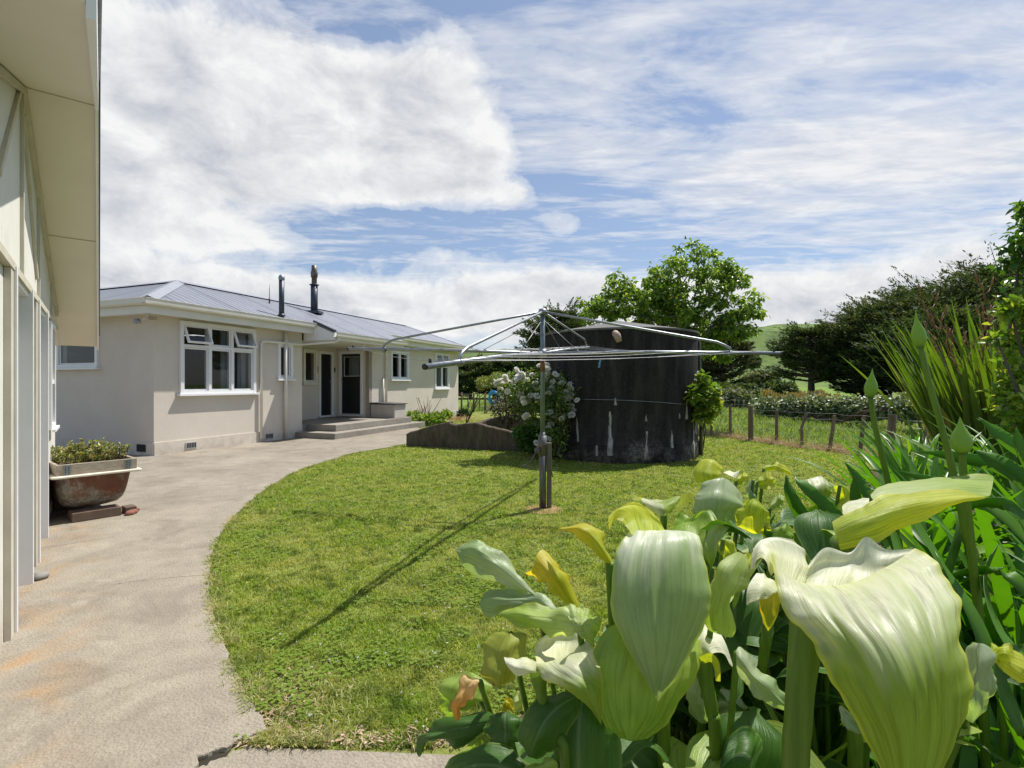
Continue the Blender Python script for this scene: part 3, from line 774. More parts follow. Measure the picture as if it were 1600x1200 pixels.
# security light on the corner
m = MB(); q = Vector(H(-.20, .14, 2.66)); 
m.box(-.04, .04, -.03, .03, 0, .08, lambda a, b, c: (q.x+a, q.y+b, q.z+c)); m.tube([q, q+Vector((-.06, -.06, -.06))], .012, 6)
sl_ = m.build('security_light', M['cream'], house)
m = MB(); q2 = q+Vector((-.13, -.1, -.1)); m.lathe([(.0, .06), (.045, .05), (.06, 0), (.062, -.03), (.0, -.05)], q2, 14); m.build('lamp_head', M['galv_bright'], sl_)
m = MB(); q3 = q+Vector((.10, -.02, -.03)); m.box(-.05, .05, -.04, .04, -.03, .03, lambda a, b, c: (q3.x+a, q3.y+b, q3.z+c)); m.build('sensor', surf('aged_sensor', (.42, .34, .2), None, 4, .5), sl_)
# round bulkhead light under porch soffit
m = MB(); q = Vector(H(5.4, .75, cz-.20)); m.tube([q, q-Vector((0, 0, .07))], .03, 8); m.lathe([(.0, .06), (.045, .03), (.05, 0), (.03, -.045), (0.001, -.055)], q-Vector((0, 0, .10)), 12); m.build('porch_light', M['white'], house)
m = MB(); q = Vector(AR(1.98, 0, 2.0)); m.box(1.955, 1.985, 0, .03, 1.75, 1.95, AR); m.build('door_bell', M['galv_post'], house)
m = MB(); m.box(2.72, 2.76, 0, .03, 1.78, 1.92, AR); m.build('key_safe', M['galv_post'], house)
# meter / gas box on the porch
gb = empty('storage_box', H(7.0, .45, .34), 'low plaster clad storage box with a dark lid on the porch beside the steps', 'storage box')
m = MB(); m.box(6.72, 7.34, .03, .90, .345, .76, H); m.build('box_body', surf('weathered_board', (.52, .48, .44), (.44, .40, .36), 4, .7, .2, 40), gb, bevel=.006)
m = MB()
for i in range(1, 4): m.box(6.712, 6.72, .03, .90, .345+i*.105-.004, .345+i*.105+.004, H)
m.build('board_joint', M['batten'], gb)
m = MB(); m.prism([H(6.68, .0, .80), H(7.38, .0, .80), H(7.38, .95, .765), H(6.68, .95, .765)], (0, 0, .022)); m.build('lid', surf('dark_felt', (.06, .06, .065), None, 5, .7), gb)
# ---------------------------------------------------------------- garage
GW = Vector((-2.745, 2.77)); GG = Vector((-.6276, .7785)); GN = Vector((.7785, .6276))
def Q(t_, d, z): return (GW.x+GG.x*t_+GN.x*d, GW.y+GG.y*t_+GN.y*d, z)
def gt(u):
    r = (u-800)/F; return (GW.x-r*GW.y)/(r*GG.y-GG.x)
garage = empty('garage', Q(.7, 0, 0), 'cream boarded garage gable with wide soffit at the near left', 'garage')
TA, ZA, SF, SN = .717, 3.36, .33, .35
def rake(t_): return ZA-(t_-TA)*SF if t_ > TA else ZA-(TA-t_)*SN
TC = 4.06
m = MB()
m.prism([Q(-2.4, 0, 2.06), Q(TC, 0, 2.06), Q(TC, 0, rake(TC)), Q(TA, 0, ZA), Q(-2.4, 0, rake(-2.4))], (-GN.x*.1, -GN.y*.1, 0))
m.box(-2.4, .02, -.1, 0, 0, 2.058, Q); m.box(.98, 1.46, -.1, 0, 0, 2.058, Q); m.box(2.32, 2.80, -.1, 0, 0, 2.058, Q); m.box(2.80, 3.42, -.1, 0, 0, .95, Q); m.box(3.42, TC, -.1, 0, 0, 2.058, Q)
m.box(TC-.1, TC, -6, -.101, 0, rake(TC), Q); m.box(-2.4, -2.3, -6, -.101, 0, 2.0, Q)
m.build('wall', M['garage_board'], garage)
# lintel trim and battens
m = MB()
m.box(-2.4, TC, .001, .035, 2.03, 2.075, Q); m.build('lintel_trim', M['batten'], garage)
def batten(ta, za, tb, zb, w_=.02, p=.018):
    m = MB(); d = Vector((tb-ta, zb-za)).normalized(); nn = Vector((-d.y, d.x))*w_
    m.prism([Q(ta+nn.x, .001, za+nn.y), Q(ta-nn.x, .001, za-nn.y), Q(tb-nn.x, .001, zb-nn.y), Q(tb+nn.x, .001, zb+nn.y)], (GN.x*p, GN.y*p, 0)); m.build('batten', M['batten'], garage)
batten(.70, 2.08, .70, 3.30); batten(.63, 3.30, -.30, 2.45); batten(.78, 3.18, 1.72, 2.25); batten(1.86, 2.08, 1.86, 2.93); batten(3.35, 2.08, 3.35, 2.46)
batten(-.9, 2.08, -.9, 2.75); batten(-1.9, 2.08, -1.9, 2.38)
m = MB()    # quad trim where wall meets soffit
m.prism([Q(TA, .001, ZA-.03), Q(TC+.02, .001, rake(TC)-.03), Q(TC+.02, .001, rake(TC)-.07), Q(TA, .001, ZA-.07)], (GN.x*.03, GN.y*.03, 0))
m.prism([Q(TA, .001, ZA-.03), Q(TA, .001, ZA-.07), Q(-2.4, .001, rake(-2.4)-.07), Q(-2.4, .001, rake(-2.4)-.03)], (GN.x*.03, GN.y*.03, 0))
m.build('rake_trim', M['batten'], garage)
# soffit, barge, roof
TE = 5.06; DO = .374
m = MB()
m.hexa([Q(TA, 0, ZA-.02), Q(TE, -.0, rake(TE)-.02), Q(TE, DO, rake(TE)-.02), Q(TA, DO, ZA-.02), Q(TA, 0, ZA), Q(TE, 0, rake(TE)), Q(TE, DO, rake(TE)), Q(TA, DO, ZA)])
m.hexa([Q(-2.4, 0, rake(-2.4)-.02), Q(TA-.002, 0, ZA-.02), Q(TA-.002, DO, ZA-.02), Q(-2.4, DO, rake(-2.4)-.02), Q(-2.4, 0, rake(-2.4)), Q(TA-.002, 0, ZA), Q(TA-.002, DO, ZA), Q(-2.4, DO, rake(-2.4))])
m.hexa([Q(TC+.002, -6, rake(TC)-.02), Q(TE, -6, rake(TE)-.02), Q(TE, -.002, rake(TE)-.02), Q(TC+.002, -.002, rake(TC)-.02), Q(TC+.002, -6, rake(TC)), Q(TE, -6, rake(TE)), Q(TE, -.002, rake(TE)), Q(TC+.002, -.002, rake(TC))])
m.build('soffit', M['cream_soffit'], garage)
for tt in (2.45, TA):
    m = MB(); m.hexa([Q(tt-.004, .03, rake(tt)-.026), Q(tt+.004, .03, rake(tt)-.027), Q(tt+.004, DO, rake(tt)-.027), Q(tt-.004, DO, rake(tt)-.026), Q(tt-.004, .03, rake(tt)-.02), Q(tt+.004, .03, rake(tt)-.02), Q(tt+.004, DO, rake(tt)-.02), Q(tt-.004, DO, rake(tt)-.02)]); m.build('soffit_joint', M['batten'], garage)
m = MB()
def barge(ta, tb, d0, d1, lo, hi):
    m.hexa([Q(ta, d0, rake(ta)+lo), Q(tb, d0, rake(tb)+lo), Q(tb, d1, rake(tb)+lo), Q(ta, d1, rake(ta)+lo), Q(ta, d0, rake(ta)+hi), Q(tb, d0, rake(tb)+hi), Q(tb, d1, rake(tb)+hi), Q(ta, d1, rake(ta)+hi)])
barge(TA, TE+.02, DO+.001, DO+.02, -.055, .15); barge(-2.4, TA-.001, DO+.001, DO+.02, -.055, .15)
m.build('barge_board', M['white'], garage)
m = MB(); barge(TA, TE+.06, -6, DO+.032, .152, .175); barge(-2.5, TA-.001, -6, DO+.032, .152, .175)
m.build('roof', M['grey_iron'], garage)
# two tall openings with sliding boards inside
def opening(t0, t1, name, lab):
    m = MB()
    m.box(t0, t0+.035, -.22, .045, .0, 2.055, Q); m.box(t1-.035, t1, -.22, .045, .0, 2.055, Q); m.box(t0+.035, t1-.035, -.22, .02, 2.0, 2.054, Q)
    fr = m.build('door_frame', M['white'], garage, bevel=.003)
    m = MB(); n_ = 5; w_ = (t1-t0-.07)/n_
    for i in range(n_):
        dd = -.12-.02*(i % 2)
        m.box(t0+.035+i*w_+.003, t0+.035+(i+1)*w_-.003, dd-.02, dd, .04, 1.97, Q)
    m.build('door', M['grey_wood'], garage, label=lab)
    m = MB(); m.box(t0+.04, t1-.04, -.2, -.18, 0, 1.99, Q); m.build('dark_gap_sheet', M['dark'], garage)  # near-black sheet whose colour stands in for the unlit interior behind the boards
    m = MB(); m.box(t0-.11, t0-.003, .002, .03, .02, 2.028, Q); m.build('cover_board', M['batten'], garage)
opening(.06, .98, 'a', 'near grey boarded door'); opening(1.48, 2.34, 'b', 'far grey boarded door')
m = MB(); m.box(1.52, 2.1, -.115, -.10, 1.86, 1.93, Q); m.build('door_track', M['dark'], garage)
# narrow window by the far corner
m = MB()
m.box(2.82, 2.88, -.1, .04, .95, 2.02, Q); m.box(3.36, 3.42, -.1, .04, .95, 2.02, Q); m.box(2.88, 3.36, -.1, .037, 1.96, 2.02, Q); m.box(2.88, 3.36, -.1, .037, .95, 1.0, Q); m.box(2.88, 3.36, -.06, .03, 1.40, 1.44, Q); m.box(2.80, 3.44, .041, .07, .93, .96, Q)
gwf = m.build('window', M['white'], garage, bevel=.003)
for za, zb in ((1.0, 1.40), (1.44, 1.96)):
    m = MB(); m.add([Q(2.88, -.02, za), Q(3.36, -.02, za), Q(3.36, -.02, zb), Q(2.88, -.02, zb)], [(0, 1, 2, 3)]); m.build('pane', M['glass'], gwf)
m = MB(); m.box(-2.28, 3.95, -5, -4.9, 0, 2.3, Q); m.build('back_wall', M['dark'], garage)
# stone lying at the foot of the frame
m = MB()
def rock(mb, c, r, seed=0, sq=(1, 1, .6)):
    import bmesh
    b = bmesh.new(); bmesh.ops.create_icosphere(b, subdivisions=2, radius=1)
    vs = []
    for v in b.verts:
        k_ = 1+.28*mnoise.noise(v.co*1.3+Vector((seed*7.1, seed, 3)))
        vs.append((c[0]+v.co.x*r*sq[0]*k_, c[1]+v.co.y*r*sq[1]*k_, c[2]+v.co.z*r*sq[2]*k_))
    mb.add(vs, [tuple(v.index for v in f.verts) for f in b.faces], True); b.free()
rock(m, Q(1.04, .07, .04), .055, 2); tag(m.build('stone', surf('grey_stone', (.25, .24, .22), (.15, .14, .13), 12, .9, .4, 60)), 'small grey stone lying at the foot of the garage door frame', 'stone')

# ---------------------------------------------------------------- bath planter
BO = Vector((-4.44, 4.93)); BX = Vector((.64, .768)); BY = Vector((-.768, .64))
def B_(x, y, z): return (BO.x+BX.x*x+BY.x*y, BO.y+BX.y*x+BY.y*y, z)
bath = empty('bath_planter', B_(.37, .5, 0), 'rusty old bathtub planter with timber frame beside the garage', 'planter')
def rrect(x0, x1, y0, y1, r, z, n=6, fr=B_):
    out = []
    for cx, cy, a0 in ((x1-r, y0+r, -90), (x1-r, y1-r, 0), (x0+r, y1-r, 90), (x0+r, y0+r, 180)):
        for i in range(n+1):
            a = math.radians(a0+90*i/n); out.append(fr(cx+r*math.cos(a), cy+r*math.sin(a), z))
    return out+[out[0]]
m = MB(); L_ = 1.25; W_ = .74
m.loft([rrect(.055+i_, W_-.055-i_, .06+j_, L_-.06-i_, max(.03, .16-i_*.1), z) for i_, j_, z in ((0, 0, .475), (.010, .01, .42), (.022, .03, .33), (.036, .05, .25), (.055, .08, .19), (.085, .13, .145), (.14, .2, .122), (.26, .35, .115))])
def mk_rusty():
    t = NT('rusty_bath_iron'); co = t.coord()
    n1 = t.noise(co, 3.2, 6, .65, .6); n2 = t.noise(co, 30, 5, .7)
    col = t.ramp(n1, [(.36, (.13, .035, .016)), (.48, (.17, .065, .03)), (.56, (.27, .25, .20)), (.75, (.36, .34, .28))])
    col = t.mix(t.ramp(n2, [(.4, .7), (.6, 0.0)]), col, (.09, .045, .028))
    return t.done(t.princ(col, .62, 0, t.bump(n2, .4, .004), .4))
m.build('tub', mk_rusty(), bath)
m = MB()
m.loft([rrect(a, W_-a, b_, L_-b_, .03, z) for a, b_, z in ((.06, .06, .470), (.01, .01, .470), (0, 0, .478), (.0, .0, .488), (.01, .01, .496), (.06, .06, .496))])
m.build('rim', surf('chipped_enamel', (.70, .67, .58), (.55, .50, .40), 9, .4), bath)
m = MB()
WD = surf('weathered_timber', (.40, .35, .28), (.24, .20, .15), 6, .8, .3, 50, stretch=(3, 3, 12))
for a in ((.04, W_-.04, .04, .07), (.04, W_-.04, L_-.07, L_-.04), (.04, .07, .07, L_-.07), (W_-.07, W_-.04, .07, L_-.07)):
    m = MB(); m.box(*a, .497, .605, B_); m.build('frame_board', WD, bath, bevel=.003)
for x0 in (.10, W_-.145):
    m = MB(); m.box(x0, x0+.055, .034, .039, .50, .60, B_)
    br = m.build('bracket', M['galv'], bath)
    m = MB()
    for i in range(2):
        for j in range(5): m.box(x0+.010+i*.024, x0+.018+i*.024, .0325, .0339, .508+j*.018, .516+j*.018, B_)
    m.build('nail_hole', M['dark'], br)
m = MB(); m.box(.07, W_-.07, .07, L_-.07, .50, .56, B_); m.build('potting_soil', M['bedsoil'], bath)
for bx in ((.16, .56, .02, .22, 0, .085), (.60, .70, .05, .2, 0, .06), (.15, .6, .85, 1.05, 0, .11)):
    m = MB(); m.box(*bx[:4], bx[4]+.024, bx[5]+.03, B_)
    m.build('support_block', surf('brown_timber_block', (.16, .11, .08), (.09, .06, .045), 8, .85, .4, 60), bath, bevel=.006)
for k_, (x_, y_) in enumerate([(.66, .02), (.70, .12), (.62, -.02)]):
    m = MB(); rock(m, B_(x_, y_, .04), .045, k_+5); tag(m.build('brick_fragment', surf('red_brick', (.28, .12, .08), (.18, .08, .05), 20, .9, .5, 80)), 'broken red brick piece by the foot of the bathtub planter, %s' % ['in the middle', 'farthest back', 'nearest the front'][k_], 'brick')
# succulents in the tub
cs = []; ds = []; Ls = []
r_ = np.random.default_rng(5)
stems = MB(); V_all = []; F_all = []; nb = 0
for i in range(120):
    x = r_.uniform(.09, W_-.09); y = r_.uniform(.09, L_-.1); h_ = r_.uniform(.05, .17)*(1.25 if x > .3 else .9)
    base = Vector(B_(x, y, .555)); top = base+Vector((r_.normal(0, .025), r_.normal(0, .025), h_))
    stems.tube([base, (base+top)/2+Vector((.005, 0, 0)), top], .005, 5)
    k_ = 22
    d = rdirs(k_); d[:, 2] = np.abs(d[:, 2])*.9+.1
    c = np.array(base)[None, :]+(np.array(top-base))[None, :]*r_.uniform(.35, 1.0, (k_, 1))
    V, Fq = leaf_cards(c, d, np.tile([0, 0, 1.], (k_, 1))+d*.3, r_.uniform(.028, .048, k_), r_.uniform(.016, .026, k_), .2, -.1)
    V_all.append(V); F_all.append(Fq+nb); nb += len(V)
stems.build('stem', surf('succulent_stem', (.12, .09, .05), None, 4, .8), bath)['kind'] = 'stuff'
np_mesh('succulent_leaves', np.concatenate(V_all), np.concatenate(F_all), leafmat('succulent_leaf', [(0, (.09, .14, .03)), (.5, (.20, .25, .06)), (.8, (.33, .34, .10)), (1, (.42, .25, .16))], .2, .4), bath)

# ---------------------------------------------------------------- water tank
TX, TY, TR, TH = 2.18, 10.46, 1.52, 2.36
tank = empty('water_tank', (TX, TY, 0), 'large round black stained concrete water tank behind the clothesline', 'water tank')
def tank_ang(u):
    """angle on the front of the tank seen at column u"""
    r = (u-800)/F; dx, dy = r, 1.0
    a = dx*dx+dy*dy; b = -2*(dx*TX+dy*TY); c = TX*TX+TY*TY-TR*TR
    s_ = (-b-math.sqrt(max(0, b*b-4*a*c)))/(2*a)
    return math.atan2(s_*dy-TY, s_*dx-TX), s_
def mk_tank():
    t = NT('stained_tank_concrete'); co = t.coord()
    sp = t.n('SeparateXYZ'); t.link(co, sp.inputs[0]); x, y, z = sp.outputs
    ang = t.math('ARCTAN2', y, x)
    cb = t.n('CombineXYZ'); t.link(t.math('MULTIPLY', ang, 5.0), cb.inputs[0]); t.link(t.math('MULTIPLY', z, .55), cb.inputs[1])
    st = t.noise(cb.outputs[0], 1.6, 7, .65); st2 = t.noise(cb.outputs[0], 6, 6, .7)
    n = t.noise(co, 2.2, 7, .65); nf = t.noise(co, 22, 5, .7)
    col = t.ramp(st, [(.3, (.014, .013, .013)), (.5, (.028, .026, .025)), (.72, (.06, .055, .05))])
    col = t.mix(t.ramp(nf, [(.5, 0.0), (.75, .45)]), col, (.075, .070, .062))
    col = t.mix(t.ramp(n, [(.5, 0.0), (.7, .35)]), col, (.05, .05, .036))
    # lime bloom near the foot
    low = t.math('MULTIPLY', t.ramp(z, [(.05, 1.0), (.30, .75), (.42, .25), (.9, 0.0)]), t.ramp(n, [(.45, 0.0), (.66, .7)]))
    low = t.math('MULTIPLY', low, t.ramp(nf, [(.38, .1), (.6, 1.0)]))
    col = t.mix(low, col, (.30, .28, .26))
    seam = t.math('LESS_THAN', t.math('ABSOLUTE', t.math('SUBTRACT', z, .30)), .006)
    col = t.mix(t.math('MULTIPLY', seam, .6), col, (.01, .01, .01))
    # lime runs
    for (u, v0, v1, w_) in ((953, 643, 712, .040), (1010, 674, 718, .030), (1010, 648, 658, .016), (902, 652, 690, .020), (1050, 672, 700, .022), (961, 622, 633, .022), (1073, 630, 655, .035), (1062, 646, 654, .014), (1084, 646, 715, .03), (932, 696, 712, .02), (874, 665, 712, .03)):
        a0, s_ = tank_ang(u); z0 = CAMZ-(v1-600)/F*s_; z1 = CAMZ-(v0-600)/F*s_
        w2 = t.math('MULTIPLY_ADD', t.math('SUBTRACT', st2, .5), .10, a0)
        da = t.math('ABSOLUTE', t.math('SUBTRACT', ang, w2))
        k_ = t.math('DIVIDE', t.math('SUBTRACT', z1, z), z1-z0)      # 0 top .. 1 bottom
        wd = t.math('MULTIPLY_ADD', t.math('MINIMUM', t.math('MAXIMUM', k_, 0.0), 1.0), w_*.7, w_*.35)
        inside = t.math('MULTIPLY', t.math('MULTIPLY', t.math('DIVIDE', t.math('SUBTRACT', wd, da), t.math('MAXIMUM', t.math('MULTIPLY', wd, .7), .002)), 1.0, None, True), t.math('MULTIPLY', t.math('GREATER_THAN', k_, 0.0), t.math('LESS_THAN', k_, 1.0)))
        col = t.mix(t.math('MULTIPLY', inside, t.ramp(st2, [(.28, .0), (.46, .95)])), col, (.42, .40, .37))
    return t.done(t.princ(col, .92, 0, t.bump(nf, .5, .01), .12))
m = MB(); m.lathe([(TR-.12, 0), (TR, 0), (TR+.015, .02), (TR+.012, .295), (TR, .31), (TR, 1.0), (TR, 1.7), (TR, TH)], (TX, TY, 0), 96); m.build('tank_wall', mk_tank(), tank)
m = MB(); m.lathe([(TR, TH), (TR+.03, TH+.002), (TR+.03, TH+.035), (TR-.05, TH+.05), (0.001, TH+.33)], (TX, TY, 0), 96, smooth=False); m.build('roof', surf('tank_roof', (.15, .145, .14), (.09, .09, .085), 3, .85, .3, 30), tank)
a0, s_ = tank_ang(962); z0 = CAMZ+78/F*s_
c_ = Vector((TX+math.cos(a0)*TR, TY+math.sin(a0)*TR, z0)); nn_ = Vector((math.cos(a0), math.sin(a0), 0)); sd_ = Vector((-nn_.y, nn_.x, 0))
m = MB(); m.tube([c_-nn_*.02, c_+nn_*.10, c_+nn_*.16+sd_*-.0+Vector((.03, 0, -.04)), c_+nn_*.17+Vector((.07, 0, -.15))], [.06, .06, .065, .05], 12); m.build('inlet_spout', surf('clay_pipe', (.42, .32, .25), (.30, .20, .15), 8, .7), tank)
m = MB()
pts = []
for i in range(13):
    u = 905+(1070-905)*i/12; a, s_ = tank_ang(u); zz = CAMZ-((624+8*(i/12)**2)-600)/F*s_
    pts.append((TX+math.cos(a)*(TR+.012), TY+math.sin(a)*(TR+.012), zz))
m.tube(pts, .006, 5); m.build('wire', M['wire'], tank)
px_ = Vector((TX+math.cos(math.radians(-14))*(TR+.06), TY+math.sin(math.radians(-14))*(TR+.06), 0))
m = MB(); m.tube([px_, px_+Vector((0, 0, 1.3)), px_+Vector((-.02, .01, 2.2)), px_+Vector((-.08, 0, 2.34))], .028, 8); m.build('overflow_pipe', M['galv_post'], tank)

# ---------------------------------------------------------------- low retaining walls
def mk_oldwall():
    t = NT('mossy_old_concrete'); co = t.coord()
    n = t.noise(co, 2.2, 6, .7); st = t.noise(t.coord((3, 3, .9)), 2.4, 8, .75); nf = t.noise(co, 30, 5, .7)
    col = t.ramp(st, [(.3, (.045, .035, .028)), (.5, (.10, .08, .062)), (.68, (.16, .135, .105)), (.85, (.26, .23, .19))])
    col = t.mix(t.ramp(n, [(.5, 0.0), (.7, .5)]), col, (.10, .09, .04))
    col = t.mix(t.ramp(nf, [(.55, 0.0), (.75, .5)]), col, (.20, .18, .15))
    return t.done(t.princ(col, .92, 0, t.bump(nf, .6, .012), .15))
M['oldwall'] = mk_oldwall()
def lowwall(name, pts, lab, th=.13):
    """pts: (x, y, ztop) along the wall"""
    w_ = empty(name, (pts[0][0], pts[0][1], 0), lab, 'retaining wall')
    q = spline(pts, 8); m = MB(); fr = []; rows = []
    for i, p in enumerate(q):
        a = Vector(q[max(i-1, 0)][:2]); b = Vector(q[min(i+1, len(q)-1)][:2]); d = (b-a).normalized(); nn = Vector((d.y, -d.x))
        zz = p[2]+.022*mnoise.noise(Vector((p[0]*5, p[1]*5, 1)))+.012*mnoise.noise(Vector((p[0]*17, p[1]*17, 4)))
        x, y = p[0], p[1]
        rows.append([(x+nn.x*th/2, y+nn.y*th/2, -.02), (x+nn.x*th/2, y+nn.y*th/2, zz-.02), (x+nn.x*th*.36, y+nn.y*th*.36, zz), (x-nn.x*th*.36, y-nn.y*th*.36, zz+.004), (x-nn.x*th/2, y-nn.y*th/2, zz-.02), (x-nn.x*th/2, y-nn.y*th/2, -.02)])
    m.loft(rows, smooth=False)
    m.add(rows[0], [(0, 1, 2, 3, 4, 5)]); m.add(rows[-1], [(5, 4, 3, 2, 1, 0)])
    m.build('wall_body', M['oldwall'], w_); return w_
def wp(u, vt, Y): 
    p = P(u, vt, Y); return (p.x, p.y, p.z)
lowwall('retaining_wall', [wp(637, 677, 11.55), wp(660, 669, 11.45), wp(688, 662, 11.3), wp(703, 659, 11.2), wp(709, 663, 11.15), wp(737, 660, 11.05), wp(765, 665, 10.9), wp(792, 673, 10.75), wp(818, 683, 10.6), wp(850, 690, 10.4)], 'front low mossy concrete wall with a humped top edge by the lawn')
lowwall('retaining_wall', [wp(742, 663, 13.4), wp(760, 655, 13.9), wp(785, 650, 13.9), wp(800, 648, 13.5), wp(820, 651, 12.9), wp(845, 656, 12.3)], 'rear low concrete wall curving behind the white rose bush')

# ---------------------------------------------------------------- rotary clothesline
hb = Vector((.344, 5.744, 0)); hub = Vector((.344, 5.744, 1.745)); htop = Vector((.344, 5.744, 2.21))
hoist = empty('clothesline', hb, 'rotary clothesline with four tilted grey steel arms on a post', 'clothesline')
ends = {'A': Vector((-2.02, 6.331, 1.835)), 'B': Vector((-.549, 3.246, 1.51)), 'C': Vector((2.707, 5.157, 1.709)), 'D': Vector((1.236, 8.244, 1.987))}
m = MB(); m.tube([hb-Vector((0, 0, .1)), hb+Vector((0, 0, .72))], .038, 14); m.tube([hb+Vector((0, 0, .60)), hb+Vector((0, 0, .82))], .048, 14); m.tube([hb+Vector((0, 0, .70)), hb+Vector((0, 0, .86))], .030, 12)
post = m.build('post', M['galv_post'], hoist)
m = MB(); m.tube([hb+Vector((0, 0, .8)), hub+Vector((0, 0, .0)), htop], .026, 12); m.build('mast', galv('blue_grey_steel', (.20, .26, .28), .2, .6), hoist)
m = MB(); m.tube([hub-Vector((0, 0, .21)), hub-Vector((0, 0, .05))], .0275, 12); m.build('rust_sleeve', surf('rusty_steel', (.22, .10, .05), (.13, .06, .035), 14, .7), hoist)
m = MB(); m.tube([hb+Vector((-.04, -.02, .66)), hb+Vector((-.075, -.05, .66))], .035, 10); m.tube([hb+Vector((-.07, -.06, .66)), hb+Vector((-.13, -.09, .56)), hb+Vector((-.17, -.12, .52))], .008, 6); m.tube([hb+Vector((-.17, -.12, .52)), hb+Vector((-.23, -.14, .49))], .012, 6)
m.build('crank_handle', M['galv_post'], hoist)
m = MB(); m.box(-.03, .03, -.03, .03, -.1, .74, lambda a, b, c: (hb.x+.075+a*.85, hb.y+.02+b, c)); m.build('stake', surf('old_timber_stake', (.20, .17, .12), (.10, .085, .06), 10, .9, .5, 50, stretch=(1, 1, .2)), hoist, bevel=.006)
m = MB(); m.tube([hb+Vector((.035, -.03, .62)), hb+Vector((.09, -.02, .45)), hb+Vector((.11, -.02, .36))], .006, 5); m.build('tie_wire', M['galv_post'], hoist)
m = MB(); m.tube([hub-Vector((0, 0, .045)), hub+Vector((0, 0, .045))], .045, 14); m.tube([htop-Vector((0, 0, .03)), htop+Vector((0, 0, .03))], .045, 14); m.build('hub', M['galv_bright'], hoist)
def on_arm(e, u):
    lo, hi = 0, 1; r = (u-800)/F
    best = min(range(1001), key=lambda i: abs((hub.x+(e.x-hub.x)*i/1000)/(hub.y+(e.y-hub.y)*i/1000)-r))
    return hub+(e-hub)*(best/1000)
for kx, e in ends.items():
    mid = hub.lerp(e, .5)+Vector((0, 0, .012))
    m = MB(); m.tube([hub, mid, e], .021 if kx in 'B' else .018, 12)
    arm = m.build('arm', M['galv_bright'], hoist)
    m = MB(); d_ = (e-hub).normalized(); m.tube([e, e+d_*.012], .020, 12); m.tube([e-d_*.06+Vector((0, 0, .02)), e-d_*.06+Vector((0, 0, .05))], .010, 6); m.build('end_cap', M['black_door'], arm)
    su = {'A': 600, 'B': 719, 'C': 1140, 'D': 916}[kx]
    q = on_arm(e, su); d2 = Vector((q.x-hub.x, q.y-hub.y, 0)).normalized()
    k0 = q+Vector((0, 0, .085))-d2*.05; k1 = q+Vector((0, 0, .12))-d2*.13
    m = MB(); m.tube([htop, htop.lerp(k1, .5), k1, k0, q+Vector((0, 0, .05))+d2*.005, q], .0135, 10)
    m.tube([q-d_*.02, q+d_*.02], .030, 10)
    m.build('strut', M['galv'] if kx in 'AC' else M['galv_bright'], hoist)
fr_ = [.34, .50, .66, .81, .95]
order = ['A', 'B', 'C', 'D']
for i, f_ in enumerate(fr_):
    m = MB(); pts = []
    for j in range(4):
        a = hub.lerp(ends[order[j]], f_)+Vector((0, 0, .03)); b = hub.lerp(ends[order[(j+1) % 4]], f_)+Vector((0, 0, .03))
        for s_ in range(8):
            f = s_/8; sag = .06*f_*(.5+.6*((i*37+j*13) % 7)/7)
            pts.append(a.lerp(b, f)-Vector((0, 0, 4*sag*f*(1-f))))
    pts.append(pts[0]); m.tube(pts, .0023, 5); m.build('line', M['wire'], hoist)
for kx, f_ in (('A', .28), ('B', .30), ('C', .16), ('D', .30)):
    m = MB(); q = hub.lerp(ends[kx], f_); m.tube([htop-Vector((0, 0, .08)), q+Vector((0, 0, .03))], .0035, 5); m.tube([q, q+Vector((0, 0, .04))], .008, 6); m.build('stay_wire', M['wire'], hoist)
# blue peg on the front line
peg = P(936, 568, 4.4)
pg = empty('clothes_peg', peg, 'blue plastic peg clipped on the clothesline wire', 'peg')
m = MB()
for s_ in (-1, 1):
    m.hexa([peg+Vector((a, b+s_*.006, c)) for a, b, c in ((-.006, -.003, -.035), (.006, -.003, -.035), (.006, .003, -.035), (-.006, .003, -.035), (-.006+.012, -.003, .032), (.006+.012, -.003, .032), (.006+.012, .003, .032), (-.006+.012, .003, .032))])
m.build('peg_body', surf('blue_plastic', (.06, .35, .60), (.05, .30, .55), 3, .4), pg)
m = MB(); m.tube([peg+Vector((.002, -.013, 0)), peg+Vector((.002, .013, 0))], .007, 8); m.build('spring', M['galv_bright'], pg)
m = MB(); q = Vector((.344, 5.70, .003)); m.lathe([(.0, .012), (.10, .010), (.22, .002)], q, 20)
tag(m.build('bare_earth', surf('bare_earth', (.34, .20, .11), (.24, .14, .08), 20, .95, .4, 60)), kind='structure')

# ---------------------------------------------------------------- fences
POST = surf('weathered_fence_post', (.20, .155, .10), (.11, .08, .052), 8, .92, .5, 40, c3=(.23, .20, .15), stretch=(1, 1, .2))
fence = empty('wire_fence', G(1391, 718), 'wooden batten and wire fence beyond the lawn on the right', 'fence')
FP = [(1111.6, 1111.6, 655, 680, .06), (1141, 1141, 632.6, 683, .066), (1173, 1173, 633.6, 689, .125), (1214, 1213, 641, 693, .062), (1304, 1296, 649, 703.7, .064), (1350, 1343, 649, 711, .066), (1395, 1389, 648, 718, .14)]
tops = []
for ut, ub, vt, vb, w_ in FP:
    b = G(ub, vb); tp = P(ut, vt, b.y); m = MB()
    if w_ > .1: m.tube([b-Vector((0, 0, .05)), b.lerp(tp, .5), tp], [w_/2, w_/2, w_/2*.93], 12)
    else:
        d = tp-b; h_ = w_/2
        m.hexa([b+Vector((a*h_, c*h_, -.05)) for a, c in ((-1, -.7), (1, -.7), (1, .7), (-1, .7))]+[tp+Vector((a*h_*.9, c*h_*.9, 0)) for a, c in ((-1, -.7), (1, -.7), (1, .7), (-1, .7))])
    m.build('post', POST, fence, bevel=.004); tops.append((b, tp))
b = G(1253, 699.6); mid = P(1253, 672, b.y); tp = P(1260, 646, b.y+.03)
